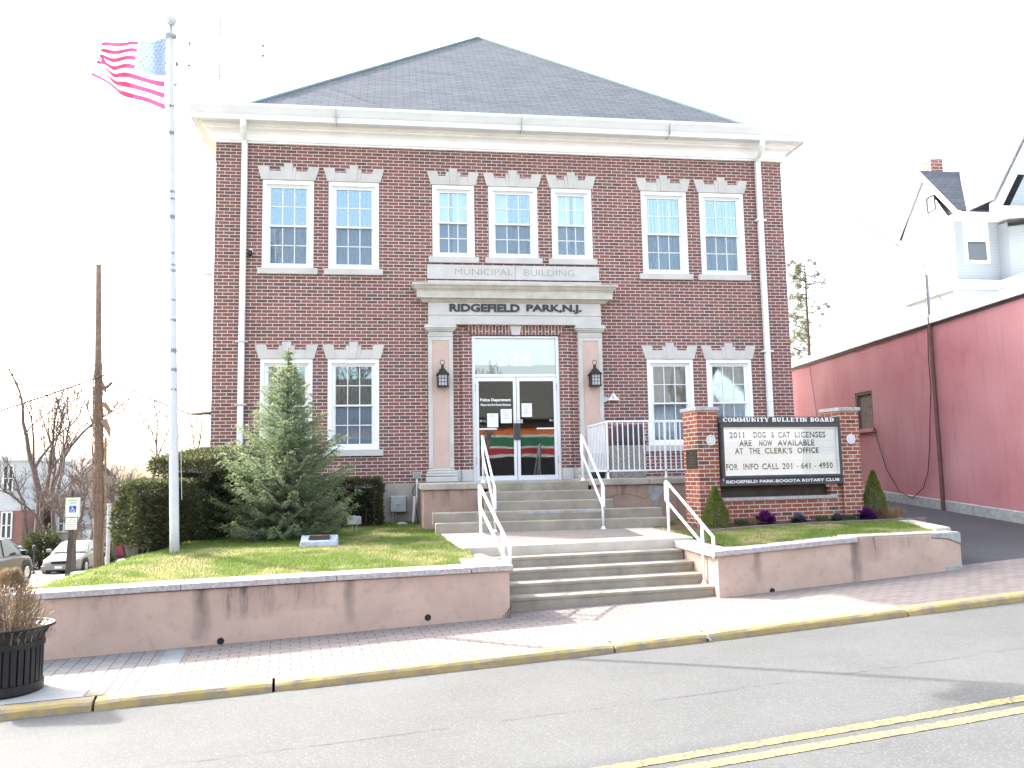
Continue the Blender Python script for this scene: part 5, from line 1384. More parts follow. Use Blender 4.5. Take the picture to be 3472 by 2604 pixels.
# ------------------------------------------------------------------ young spruce
def spruce(x, y, z0, h, label, seed):
    R = random.Random(seed); t = thing('spruce_tree', label, 'tree', (x, y, z0))
    mb = MB(); mb.tube([(0, 0, -.1), (.01, 0, h*.4), (-.01, .01, h*.75), (0, 0, h*.985)], [.055, .04, .022, .005], 8); 
    nd = MB(); nd.tip = []
    prof_r = [(0, .86), (.10, .98), (.2, .98), (.33, .88), (.45, .68), (.55, .53), (.65, .40), (.75, .29), (.82, .19), (.855, .09), (.88, .02), (1, .008)]
    zc = .012
    while zc < .985:
        big = zc < .84
        nb = (12 if zc < .5 else 9) if big else 4
        for b in range(nb):
            a = 2*pi*(b+R.random())/nb; L_ = 1.14*lerp_tab(prof_r, zc)*R.uniform(.68, 1.12)
            L_ *= 1+.09*sin(zc*46+a)
            if R.random() < .12: L_ *= 1.14
            zz = h*zc+R.uniform(-.03, .03); rise = lerp_tab([(0, .03), (.12, -.06), (.3, .08), (.6, .32), (.85, .8), (1, 1.4)], zc)+R.uniform(-.08, .08)
            pts = []; nseg = 7
            for k in range(nseg+1):
                s_ = k/nseg; pts.append(Vector((cos(a)*L_*s_, sin(a)*L_*s_, zz+L_*(rise*s_-.20*s_*(1-s_)*2+.10*s_*s_))))
            mb.tube(pts, [.012*(1-k/nseg*.8)*(.5+L_) for k in range(nseg+1)], 4, cap=False)
            # side twigs with needles
            dirb = (pts[-1]-pts[0]).normalized(); side = dirb.cross(Vector((0, 0, 1))).normalized()
            nt = max(3, int(L_/.055))
            for k in range(nt):
                s_ = (k+.6)/nt
                if s_ < .18 and L_ > .4: continue
                i0 = min(nseg-1, int(s_*nseg)); p = pts[i0].lerp(pts[i0+1], s_*nseg-i0)
                for sg_ in ((-1, 1) if k % 3 else (-1, 0, 1)):
                    tl = (.09+.20*(1-s_))*R.uniform(.6, 1.1)*min(1, .45+L_)
                    d = (dirb*.75+side*sg_*.85+Vector((0, 0, R.uniform(-.28, .10)))).normalized() if sg_ else (dirb+Vector((0, 0, .25))+rvec(R)*.2).normalized()
                    if sg_ == 0: tl *= .6
                    nn = int(tl/.0085)
                    for q in range(nn):
                        f_ = (q+1)/nn; pp = p+d*tl*f_+Vector((0, 0, -.03*f_*f_))
                        nd_d = (d*.9+rvec(R)*.75).normalized()
                        tipv = max(0, (f_-.6)*1.2)*(.25+.75*s_)*R.uniform(.4, 1)
                        leaf(nd, pp, nd_d, rvec(R), R.uniform(.034, .056), .0095, tipv)
            for q in range(14):
                d2 = (dirb+Vector((0, 0, .15))+rvec(R)*.7).normalized(); leaf(nd, pts[-1]-dirb*R.uniform(0, .08), d2, rvec(R), R.uniform(.034, .054), .0095, R.uniform(.4, 1))
        zc += .030 if zc < .6 else .034
    for q in range(160):
        u = R.random(); zz = h*(.86+.135*u); d = rvec(R); d.z = abs(d.z)*.6; leaf(nd, (0, 0, zz), d, rvec(R), R.uniform(.025, .045), .005, .5)
    mb.build('trunk', 'bark', t)
    print('spruce needles', len(nd.f)); nd.build('needles', 'spruce', t)
spruce(-4.27, -3.0, -1.08, 3.2, 'young bluish green spruce standing on the lawn before the windows', 77)

# ------------------------------------------------------------------ clipped yew hedges
def hedge(name, label, poly, ztop, seed, dens=900, gap=None, twigs=True, group='dark clipped hedges against the building'):
    """poly: outline seen from above; ztop(x, y); leaf shell over a dark twiggy core"""
    R = random.Random(seed); cx = sum(p[0] for p in poly)/len(poly); cy = sum(p[1] for p in poly)/len(poly)
    t = thing(name, label, 'hedge', (cx, cy, -1.12), 0, group); q = [(x-cx, y-cy) for x, y in poly]
    zt = lambda x, y: ztop(x+cx, y+cy)+1.12
    lf = MB(); lf.tip = []; n = len(q)
    for i in range(n):
        (xa, ya), (xb, yb_) = q[i], q[(i+1) % n]; L_ = sqrt((xb-xa)**2+(yb_-ya)**2); nx, ny = (yb_-ya)/L_, -(xb-xa)/L_
        H = zt((xa+xb)/2, (ya+yb_)/2)
        for k in range(int(L_*H*dens)):
            u = R.random(); x, y = xa+(xb-xa)*u, ya+(yb_-ya)*u; z = R.random()**.9*zt(x, y)
            if z < .10+.08*noise.noise(Vector((x*2, y*2, 0))): continue
            if gap and gap(x+cx, y+cy, z-1.12): continue
            bl = .10*noise.noise(Vector((x*1.7+seed, y*1.7, z*1.7)))+.06*noise.noise(Vector((x*5+seed, y*5, z*5)))
            edge = .10*smooth((z-(zt(x, y)-.15))/.15)
            dep = -abs(R.gauss(0, .07))+bl-edge
            p = Vector((x+nx*dep, y+ny*dep, z)); d = Vector((nx, ny, R.uniform(.0, .9)))+rvec(R)*.7
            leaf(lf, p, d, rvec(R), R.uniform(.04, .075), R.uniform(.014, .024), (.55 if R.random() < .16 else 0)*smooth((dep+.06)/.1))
    xs = [p[0] for p in q]; ys_ = [p[1] for p in q]
    def inside(x, y):
        c = False
        for i in range(n):
            (xa, ya), (xb, yb_) = q[i], q[(i+1) % n]
            if (ya > y) != (yb_ > y) and x < (xb-xa)*(y-ya)/(yb_-ya)+xa: c = not c
        return c
    A = (max(xs)-min(xs))*(max(ys_)-min(ys_))
    for k in range(int(A*dens*1.3)):
        x, y = R.uniform(min(xs), max(xs)), R.uniform(min(ys_), max(ys_))
        if not inside(x, y): continue
        z = zt(x, y)+.05*noise.noise(Vector((x*3, y*3, seed)))-abs(R.gauss(0, .05))
        d = Vector((0, 0, 1))+rvec(R)*.9; leaf(lf, (x, y, z), d, rvec(R), R.uniform(.04, .075), R.uniform(.014, .024), .6 if R.random() < .25 else .0)
    br = MB()
    for k in range(int(A*16)):
        x, y = R.uniform(min(xs), max(xs)), R.uniform(min(ys_), max(ys_))
        if not inside(x, y): continue
        H = zt(x, y); p = Vector((x*.75, y*.75, -.1)); pts = [p]
        for s_ in range(1, 6): pts.append(Vector((x*.75+(x*.22)*s_/5+R.uniform(-.06, .06), y*.75+(y*.22)*s_/5+R.uniform(-.06, .06), H*.9*s_/5)))
        br.tube(pts, [.02*(1-s_/7) for s_ in range(6)], 4, cap=False)
        for s_ in range(2, 6):
            for w in range(3): d = rvec(R); d.z *= .5; br.tube([pts[s_], pts[s_]+d*.16, pts[s_]+d*.3+Vector((0, 0, .03))], [.007, .005, .003], 3, cap=False)
    br.build('branches', 'bark', t)
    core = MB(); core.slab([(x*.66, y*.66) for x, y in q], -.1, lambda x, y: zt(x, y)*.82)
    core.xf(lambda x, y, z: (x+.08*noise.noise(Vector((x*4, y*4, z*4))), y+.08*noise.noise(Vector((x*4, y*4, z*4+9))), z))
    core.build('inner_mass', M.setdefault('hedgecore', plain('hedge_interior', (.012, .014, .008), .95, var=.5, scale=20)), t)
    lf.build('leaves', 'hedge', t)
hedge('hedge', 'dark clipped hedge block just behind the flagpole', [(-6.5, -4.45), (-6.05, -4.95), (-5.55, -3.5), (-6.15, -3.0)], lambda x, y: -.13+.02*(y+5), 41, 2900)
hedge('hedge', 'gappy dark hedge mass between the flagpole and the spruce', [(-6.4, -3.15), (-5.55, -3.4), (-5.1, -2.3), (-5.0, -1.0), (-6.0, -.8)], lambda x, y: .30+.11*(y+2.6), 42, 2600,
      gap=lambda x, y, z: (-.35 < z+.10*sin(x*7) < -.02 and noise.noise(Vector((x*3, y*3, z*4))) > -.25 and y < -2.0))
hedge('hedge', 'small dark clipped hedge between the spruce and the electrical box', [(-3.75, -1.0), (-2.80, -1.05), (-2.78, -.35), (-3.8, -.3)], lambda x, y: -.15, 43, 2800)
hedge('hedge', 'low dark hedge hidden behind the spruce', [(-5.0, -1.1), (-3.85, -1.1), (-3.85, -.3), (-5.0, -.3)], lambda x, y: -.30, 44, 1200)

# ------------------------------------------------------------------ black slatted planter with a dry shrub on the kerb
s0, n0 = -6.13, 1.26
px, py, _ = sn(s0, n0); pz = z_walk(s0, n0)
t = thing('slatted_planter', 'black slatted metal planter with flared rim beside the kerb', 'planter', (px, py, pz+.003))
Rb = .285
def slat(mb, a):
    w = .021; prof = [(Rb, .09), (Rb, .44), (Rb+.008, .48), (Rb+.035, .53), (Rb+.075, .565)]
    th = .008; ca, sa = cos(a), sin(a); b = len(mb.v)
    for r_, z in prof:
        for dr in (0, -th):
            for s_ in (-1, 1): mb.v.append(((r_+dr)*ca-s_*w*sa, (r_+dr)*sa+s_*w*ca, z))
    for i in range(len(prof)-1):
        o = b+i*4
        for (c, d) in ((0, 1), (1, 3), (3, 2), (2, 0)): mb.f.append((o+c, o+d, o+4+d, o+4+c)); mb.mi.append(0)
for i in range(32):
    mb = MB(); slat(mb, 2*pi*i/32); mb.build('slat', 'black', t)
mb = MB(); mb.lathe([(Rb-.02, 0.015), (Rb-.01, 0), (Rb+.012, .02), (Rb+.012, .09), (Rb-.012, .095)], n=40, cap=True); mb.build('base_ring', 'black', t)
mb = MB(); mb.lathe([(Rb+.002, .395), (Rb+.012, .395), (Rb+.012, .445), (Rb+.002, .445)], n=40, cap=False); mb.build('band', 'black', t)
mb = MB(); mb.tube([((Rb+.078)*cos(a), (Rb+.078)*sin(a), .568) for a in [2*pi*i/40 for i in range(41)]], .012, 8, cap=False); mb.build('rim', 'black', t, smooth=True)
mb = MB(); mb.lathe([(Rb-.03, .03), (Rb-.03, .42), (.0, .42)], n=30); mb.build('liner', 'black', t)
sh = thing('dry_shrub', 'brown dried out evergreen shrub planted in the black planter', 'shrub', (px, py, pz+.42))
R = random.Random(91); mb = MB()
for k in range(46):
    a = R.uniform(0, 2*pi); q = R.uniform(.2, 1); pts = [Vector((cos(a)*.05, sin(a)*.05, 0))]
    H = .56*R.uniform(.35, 1)
    for s_ in range(1, 6): pts.append(Vector((cos(a)*(.05+.22*q*(s_/5)**.8), sin(a)*(.05+.22*q*(s_/5)**.8), H*s_/5))+rvec(R)*.02)
    mb.tube(pts, [.008*(1-s_/7) for s_ in range(6)], 4, cap=False)
mb.build('branches', 'twig', sh)
mb = MB()
for k in range(9000):
    u = R.random(); a = R.uniform(0, 2*pi); rad = .30*sin(min(1, (1-u)*1.15+.08)*pi*.5)*(.9+.35*noise.noise(Vector((cos(a)*2, sin(a)*2, u*7))))
    rr = rad*R.uniform(.35, 1.08); p = Vector((rr*cos(a), rr*sin(a), .62*u+.0)); d = Vector((cos(a)*.6, sin(a)*.6, R.uniform(.2, 1.4)))+rvec(R)*.4
    leaf(mb, p, d, rvec(R), R.uniform(.03, .075), R.uniform(.003, .006))
mb.build('foliage', 'dryshrub', sh)
# scrap of litter caught in the kerb gap
for s_, n_, lb in ((.44, 1.86, 'crumpled grey paper caught in a gap of the yellow kerb'), (-6.05, 1.80, 'flat white paper scrap below the black planter')):
    R = random.Random(int(s_*10)); mb = MB(); mb.grid(frange(-.03, .03, .012), frange(-.02, .02, .01), lambda x, y: .015+.02*noise.noise(Vector((x*40, y*40, s_)))); o = mb.build('paper_scrap', 'grey_ink', smooth=False)
    p = sn(s_, n_, lerp_tab(ZK, s_)-(.06 if s_ > 0 else -.006)); o.location = p; o.rotation_euler = (.5 if s_ > 0 else 0, 0, .4); tag(o, lb, 'litter')
# ------------------------------------------------------------------ maroon building beside the driveway (local frame: y along its long wall)
RA = -math.atan2(.65, 8.2)   # the wall leans away to the right
rb = thing('maroon_building', 'low maroon stuccoed building with white roof fascia along the driveway', 'building', (10.0, .55, 0), RA)
Y0, Y1 = -6.0, 9.0
mb = MB(); wx = 0
wh = [(3.05, 4.02, .93, 1.96)]
ys_ = sorted({Y0, Y1, wh[0][0], wh[0][1]}); zs_ = sorted({-1.6, 3.22, wh[0][2], wh[0][3]})
for i in range(len(ys_)-1):
    for j in range(len(zs_)-1):
        cy, cz = (ys_[i]+ys_[i+1])/2, (zs_[j]+zs_[j+1])/2
        if wh[0][0] < cy < wh[0][1] and wh[0][2] < cz < wh[0][3]: continue
        mb.face([(0, ys_[i+1], zs_[j]), (0, ys_[i], zs_[j]), (0, ys_[i], zs_[j+1]), (0, ys_[i+1], zs_[j+1])])
a, b, c, d = wh[0]
mb.face([(0, a, c), (0, a, d), (.14, a, d), (.14, a, c)]); mb.face([(0, b, d), (0, b, c), (.14, b, c), (.14, b, d)]); mb.face([(0, a, d), (0, b, d), (.14, b, d), (.14, a, d)]); mb.face([(0, a, c), (.14, a, c), (.14, b, c), (0, b, c)])
mb.face([(0, Y0, -1.6), (12, Y0, -1.6), (12, Y0, 3.22), (0, Y0, 3.22)]); mb.face([(12, Y0, -1.6), (12, Y1, -1.6), (12, Y1, 3.22), (12, Y0, 3.22)]); mb.face([(12, Y1, -1.6), (0, Y1, -1.6), (0, Y1, 3.22), (12, Y1, 3.22)])
mb.build('wall', 'red_wall', rb)
mb = MB(); mb.box(-.09, 12.05, Y0-.05, Y1+.05, 3.222, 3.40); mb.box(-.05, 12, Y0, Y1, 3.40, 3.44); mb.build('fascia', 'white', rb, bevel=.01)
mb = MB(); mb.box(-.03, -.001, Y0, Y1, 3.17, 3.22); mb.build('drip_edge', 'dark', rb)
mb = MB(); zf = lambda y: -1.16+.055*(y+.55)
mb.add([(-.035, Y0, -1.7), (-.035, Y1, -1.7), (-.035, Y1, zf(Y1)+.22), (-.035, Y0, zf(Y0)+.22), (-.001, Y1, zf(Y1)+.24), (-.001, Y0, zf(Y0)+.24)], [(1, 0, 3, 2), (2, 3, 5, 4)])
mb.build('concrete_footing', 'patch', rb)
mb = MB()
for i in range(6): yy = a+(b-a)*i/6; mb.box(.07, .10+.006*(i % 2), yy+.006, yy+(b-a)/6-.004, c, d)
mb.box(.02, .069, a, a+.07, c, d); mb.box(.02, .069, b-.07, b, c, d); mb.box(.02, .069, a+.07, b-.07, d-.07, d)
mb.build('boarded_window', 'wood', rb)
mb = MB(); mb.box(-.08, .1, a-.06, b+.06, c-.10, c-.002); mb.build('sill', 'red_wall', rb, bevel=.01)
mb = MB(); mb.tube([(-.06, 0, 3.40), (-.06, 0, 3.2)], .04, 8); mb.tube([(-.065, 0, 3.2), (-.065, 0, -1.17)], .045, 10); mb.build('rain_pipe', 'rust', rb)
mb = MB(); mb.tube([(-.01, 6.9, 3.2), (-.012, 6.5, 1.3)], .006, 4); mb.build('crack', 'dark', rb)
t = thing('hanging_cable', 'thin black cable drooping in a loop across the maroon wall', 'cable', (10.0, .55, 0), RA)
pts = [(-.02, .16, 3.2), (-.025, .22, 2.4), (-.03, .2, 1.7), (-.03, .32, 1.1), (-.03, .42, .4), (-.04, .55, -.35), (-.05, .80, -.75), (-.05, 1.3, -1.0), (-.05, 1.9, -.85), (-.05, 2.45, -.3), (-.04, 2.75, .4), (-.03, 2.98, .95), (-.03, 3.1, 1.0)]
pts = [(x, y, z+.12) if 4 < i < 10 else (x, y, z) for i, (x, y, z) in enumerate(pts)]
mb = MB(); mb.tube(pts, .010, 5); mb.build('cable_run', 'cable', t, smooth=True)
t = thing('roof_service_mast', 'thin dark service mast with guy wires on the roof edge of the maroon building', 'mast', (9.98, .6, 3.42))
mb = MB(); mb.tube([(0, 0, 0), (0, 0, 1.0)], .035, 8); mb.tube([(-.02, 0, 1.0), (-.04, 0, 1.35)], .02, 6); mb.build('mast_pipe', 'mast', t)
mb = MB(); mb.tube([(0, 0, .75), (.5, -.2, .05)], .008, 4); mb.tube([(0, 0, .8), (.2, .5, .05)], .008, 4); mb.build('guy_wire', 'mast', t)
mb = MB(); mb.tube([(-.03, 0, 1.3), (-.3, 2.5, 3.2), (-.2, 6, 5.0)], .012, 4); mb.build('service_wire', 'cable', t)

# ------------------------------------------------------------------ pale blue house behind it
ho = thing('clapboard_house', 'tall pale blue clapboard house with slate gables rising behind the maroon building', 'house', (0, 0, 0))
GX0, GX1, GY0, GY1, EZ, RZ = 17.5, 24.0, 9.6, 12.6, 8.75, 11.13
mb = MB()
mb.face([(GX0, GY0, 0), (GX1, GY0, 0), (GX1, GY0, EZ), (GX0, GY0, EZ)]); mb.face([(GX0, GY1, 0), (GX0, GY0, 0), (GX0, GY0, EZ), (GX0, GY1, EZ)]); mb.face([(GX0, GY1, EZ), (GX0, GY0, EZ), (GX0, (GY0+GY1)/2+.0, RZ-.25)])
mb.face([(GX1, GY1, 0), (GX0, GY1, 0), (GX0, GY1, EZ), (GX1, GY1, EZ)])
wall_ = mb.build('wall', 'siding_blue', ho)
NY, FY, YR = 9.0, 12.85, 10.93
mb = MB(); ov = .14; e1 = 8.95
def slab3(p, q, r_, s_, th, mb):
    n = (Vector(q)-Vector(p)).cross(Vector(s_)-Vector(p)).normalized()*th
    lo = [tuple(Vector(v)-n) for v in (p, q, r_, s_)]; mb.add([p, q, r_, s_]+lo, [(0, 1, 2, 3), (7, 6, 5, 4), (0, 4, 5, 1), (1, 5, 6, 2), (2, 6, 7, 3), (3, 7, 4, 0)])
slab3((GX0-ov, NY, e1), (GX1, NY, e1), (GX1, YR, RZ), (GX0-ov, YR, RZ), .05, mb); slab3((GX0-ov, YR, RZ), (GX1, YR, RZ), (GX1, FY, e1), (GX0-ov, FY, e1), .05, mb)
def uvh(x, y, z, n): return (x, z*1.32) if abs(n[1]) > .2 else (y, z)
mb.build('roof', 'roof2', ho, uvf=uvh)
mb = MB()
def rake(mb, a, b, w, x0, x1):
    mb.add([(x0, a[0], a[1]-w), (x0, b[0], b[1]-w), (x0, b[0], b[1]), (x0, a[0], a[1]), (x1, a[0], a[1]-w), (x1, b[0], b[1]-w), (x1, b[0], b[1]), (x1, a[0], a[1])], [(3, 2, 1, 0), (4, 5, 6, 7), (0, 1, 5, 4), (1, 2, 6, 5), (2, 3, 7, 6), (3, 0, 4, 7)])
rake(mb, (NY-.02, e1-.05), (YR, RZ-.06), .27, GX0-.16, GX0-.02); rake(mb, (FY+.02, e1-.05), (YR, RZ-.06), .27, GX0-.16, GX0-.02)
mb.box(GX0-.1, GX1, NY-.03, GY0, e1-.22, e1-.06); mb.prism([(0, 0), (1, 0), (1, 1)], 0, 0) if False else None
mb.build('rake_board', 'white', ho)
mb = MB(); mb.box(GX0-.14, GX0-.005, 10.05, 11.1, 9.98, 10.1); mb.box(GX0-.12, GX0-.005, 10.8, 10.9, 9.3, 9.978); mb.build('attic_hood', 'white', ho)
mb = MB(); mb.box(GX0-.05, GX0-.004, 10.36, 10.78, 9.42, 9.92); mb.build('attic_window', 'carglass2', ho)
def house_window(x0, x1, z0, z1, y, par):
    mb = MB(); w = .12
    mb.box(x0, x0+w, y-.06, y, z0, z1); mb.box(x1-w, x1, y-.06, y, z0, z1); mb.box(x0+w, x1-w, y-.06, y, z1-w, z1); mb.box(x0+w, x1-w, y-.08, y, z0, z0+w); m_ = (z0+z1)/2; mb.box(x0+w, x1-w, y-.05, y, m_-.03, m_+.03)
    f = mb.build('window', 'white', par); mb = MB(); mb.box(x0+w, x1-w, y-.03, y-.025, z0+w, m_-.03); mb.build('pane', 'carglass2', f)
    mb = MB(); mb.box(x0+w, x1-w, y-.02, y-.012, m_-.3 if z1-z0 > 1.2 else m_, z1-w); mb.build('window_shade', 'white', f)
house_window(17.93, 18.92, 7.15, 8.85, GY0-.002, ho); house_window(17.95, 18.95, 4.5, 5.75, GY0-.002, ho)
mb = MB(); mb.box(GX0-.3, 19.6, GY0-.30, GY0-.002, 6.2, 6.36); mb.box(GX0-.38, 19.65, GY0-.38, GY0-.002, 6.362, 6.46); mb.box(GX0-.3, GX0-.002, GY0-.0, GY1, 6.2, 6.46); mb.build('belt_course', 'white', ho)
mb = MB(); mb.box(GX0-.03, GX0-.002, 11.1, 11.9, 7.1, 8.4); mb.build('window', 'white', ho)
mb = MB(); mb.box(GX0-.05, GX0+.06, GY0-.05, GY0+.06, 0, 6.2); mb.box(GX0-.05, GX0+.06, GY0-.05, GY0+.06, 6.46, 8.72); mb.build('corner_board', 'white', ho)
mb = MB(); mb.box(18.05, 18.55, 11.2, 11.7, 10.0, 11.75); mb.build('chimney', 'chimney_brick', ho)
# second, larger gable facing the street
bx = 19.35; by = 8.2
mb = MB(); mb.face([(bx, by+.9, 0), (bx+.9, by, 0), (bx+.9, by, 8.4), (bx, by+.9, 8.4)]); mb.face([(bx+.9, by, 0), (25, by, 0), (25, by, 8.6), (bx+.9, by, 8.6)])
mb.face([(18.6, by-.12, 8.75), (24.8, by-.12, 8.75), (21.7, by-.12, 13.9)]); mb.face([(bx, 12, 0), (bx, by+.9, 0), (bx, by+.9, 8.6), (bx, 12, 8.6)])
mb.build('front_wall', 'siding_blue', ho)
mb = MB()
def rakey(mb, a, b, w, y0, y1):
    mb.add([(a[0], y0, a[1]-w), (b[0], y0, b[1]-w), (b[0], y0, b[1]), (a[0], y0, a[1]), (a[0], y1, a[1]-w), (b[0], y1, b[1]-w), (b[0], y1, b[1]), (a[0], y1, a[1])], [(0, 1, 2, 3), (7, 6, 5, 4), (0, 4, 5, 1), (1, 5, 6, 2), (2, 6, 7, 3), (3, 7, 4, 0)])
rakey(mb, (17.85, 8.85), (21.6, 15.1), .55, by-.45, by-.14); rakey(mb, (25.35, 8.85), (21.6, 15.1), .55, by-.45, by-.14)
mb.box(18.0, 25.2, by-.42, by-.13, 8.42, 8.72); mb.build('front_rake_board', 'white', ho)
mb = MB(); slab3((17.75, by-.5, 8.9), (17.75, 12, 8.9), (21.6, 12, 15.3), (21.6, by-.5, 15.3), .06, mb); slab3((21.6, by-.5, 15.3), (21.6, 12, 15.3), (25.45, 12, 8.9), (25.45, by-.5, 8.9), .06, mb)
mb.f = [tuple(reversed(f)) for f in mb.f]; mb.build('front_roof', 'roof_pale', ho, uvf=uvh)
mb = MB(); mb.box(19.0, 24.8, by-.12, by+1.2, 6.2, 6.46); mb.build('front_belt', 'white', ho)

# ------------------------------------------------------------------ trees
def bare_tree(name, label, x, y, z, h, r0_, seed, spread=.5, levels=5, lean=(0, 0), fork=.35, group=None, cat='tree', tw=.009):
    R = random.Random(seed); t = thing(name, label, cat, (x, y, z), 0, group); tr = MB(); cr = MB()
    def grow(p, d, L_, r_, lev):
        mb_ = tr if lev == 0 else cr
        n = 5 if lev < 2 else 3; pts = [p]; dd = d.copy()
        for i in range(n):
            dd = (dd+rvec(R)*(.035+.12*lev if lev < 2 else .1+.07*lev)+Vector((0, 0, .06*lev*.6))).normalized(); pts.append(pts[-1]+dd*L_/n)
        r1 = r_*(.62 if lev < levels else .3)
        mb_.tube(pts, [max(tw, r_+(r1-r_)*i/n) for i in range(n+1)], 7 if lev < 2 else (5 if lev < 3 else 3), cap=False)
        if lev >= levels: return
        nb = R.choice((2, 3)) if lev < 2 else R.choice((2, 3, 3, 4))
        for k in range(nb):
            f_ = 1 if k == 0 else R.uniform(.35, 1); i = min(n-1, int(f_*n)); q = pts[i].lerp(pts[i+1], f_*n-i) if f_ < 1 else pts[-1]
            out = rvec(R); out.z = abs(out.z)*.4; nd_ = (dd*(1 if k == 0 else .7)+out*spread*(.55 if k == 0 else 1.15)).normalized()
            grow(q, nd_, L_*R.uniform(.62, .86), r_*(.66 if k == 0 else R.uniform(.4, .58)), lev+1)
        if lev >= 1:
            for k in range(4 if lev < 3 else 3):
                i = R.randrange(1, n+1); d2 = (rvec(R)+dd*.6).normalized(); q = pts[i]; l2 = L_*R.uniform(.25, .5)
                cr.tube([q, q+d2*l2*.5+rvec(R)*l2*.06, q+d2*l2+rvec(R)*l2*.12+Vector((0, 0, l2*.1))], [max(tw, min(r1*.5, .03)), max(tw, min(.02, r1*.35)), tw*.7], 3, cap=False)
    grow(Vector((0, 0, -.3)), Vector((lean[0], lean[1], 1)).normalized(), h*fork, r0_, 0)
    tr.build('trunk', 'bark', t, smooth=True); cr.build('crown', 'twig', t)
    return t
bare_tree('bare_tree', 'tall bare tree with dead vines at its trunk beside the pale two storey house', -24.5, 38, -5.3, 11.5, .33, 5, .42, 5, fork=.40, tw=.013)
bare_tree('bare_tree', 'slender bare tree leaning between the tall tree and the wooden pole', -22.5, 36, -5.1, 9.6, .18, 8, .45, 5, fork=.34, lean=(-.08, 0), tw=.012)
bare_tree('bare_tree', 'low forking bare tree standing directly left of the wooden pole', -17.3, 24, -4.35, 8.4, .15, 12, .62, 6, fork=.20, tw=.009)
bare_tree('bare_tree', 'many stemmed twiggy bare tree behind the parking sign', -18.9, 31.0, -4.8, 8.4, .13, 23, .55, 6, fork=.20, tw=.009)
bare_tree('bare_tree', 'bare tree with thin twigs showing to the right of the wooden pole', -16.9, 34, -4.9, 8.4, .16, 15, .55, 5, fork=.42, tw=.015)
bare_tree('bare_tree', 'faint thin bare saplings far behind the flagpole', -19.5, 58, -5.6, 9.5, .18, 17, .45, 5, fork=.45)
bare_tree('bare_tree', 'wide twiggy bare tree before the garage house', -20.6, 40, -5.2, 8.8, .17, 27, .62, 5, fork=.24, tw=.012)
bare_tree('bare_tree', 'bare tree crowding the corner of the brick ground floor town house', -26.3, 41, -5.3, 9.2, .17, 29, .6, 5, fork=.26, tw=.012)
# sparse pine behind the maroon building
def pine(x, y, z, h, label, seed):
    R = random.Random(seed); t = thing('pine_tree', label, 'tree', (x, y, z)); tr = MB(); cr = MB(); lf = MB()
    tr.tube([(0, 0, 0), (.05, 0, h*.5), (.12, .05, h*.97)], [.16, .10, .03], 8)
    zz = h*.30
    while zz < h*.98:
        u = (zz/h-.3)/.68; L_ = (1.9*(1-u*.62))*R.uniform(.35, 1.05)
        a = R.uniform(0, 2*pi); up_ = R.uniform(.05, .55); pts = [Vector((.1*zz/h, 0, zz))]
        for k in range(1, 6): pts.append(Vector((.1*zz/h+cos(a)*L_*k/5, sin(a)*L_*k/5, zz+up_*L_*(k/5)**1.3))+rvec(R)*.04)
        cr.tube(pts, [.035*(1-k/7) for k in range(6)], 4, cap=False)
        for k in range(2, 6):
            for q in range(R.choice((1, 2, 3))):
                d = (rvec(R)+Vector((cos(a), sin(a), .3))*.6).normalized(); e_ = pts[k]+d*R.uniform(.1, .42)
                cr.tube([pts[k], e_], [.012, .006], 3, cap=False)
                for w in range(60):
                    dd = (d*.5+rvec(R)).normalized(); leaf(lf, e_+rvec(R)*R.uniform(0, .16), dd, rvec(R), R.uniform(.10, .2), .014)
        zz += h*.0135
    tr.build('trunk', 'bark', t, smooth=True); cr.build('branches', 'twig', t); lf.build('crown', 'pine', t)
pine(18.3, 22, -1.5, 12.2, 'sparse golden green pine rising behind the maroon building', 61)

# dark evergreen mass behind the parked sedan
def bush(x, y, z, w, h, label, seed, mat='hedge'):
    R = random.Random(seed); t = thing('evergreen_bush', label, 'bush', (x, y, z)); lf = MB(); lf.tip = [] if mat == 'hedge' else None
    for k in range(7000):
        a = R.uniform(0, 2*pi); u = R.random(); el = math.asin(u); rr = R.uniform(.75, 1.02)*(1+.28*noise.noise(Vector((cos(a)*2+seed, sin(a)*2, u*3))))
        p = Vector((cos(a)*cos(el)*w*rr, sin(a)*cos(el)*w*.7*rr, u*h*rr)); leaf(lf, p, Vector((cos(a), sin(a), .6))+rvec(R)*.7, rvec(R), R.uniform(.12, .26), R.uniform(.03, .06), .5*(R.random() < .2))
    lf.build('leaves', mat, t); mb = MB()
    for k in range(9): a = R.uniform(0, 2*pi); mb.tube([(0, 0, -.2), (cos(a)*w*.3, sin(a)*w*.25, h*.4), (cos(a)*w*.65, sin(a)*w*.5, h*.75)], [.06, .04, .01], 5)
    mb.build('branches', 'bark', t)
bush(-21.4, 31, -4.9, 1.25, 2.2, 'dark spreading evergreen behind the silver sedan', 71)
bush(-18.9, 31.5, -4.75, .9, 1.1, 'lower olive green shrub at the roadside behind the silver sedan', 72)
bush(-14.6, 30, -4.6, .7, .75, 'small green shrub behind the wooden pole', 73, 'green')

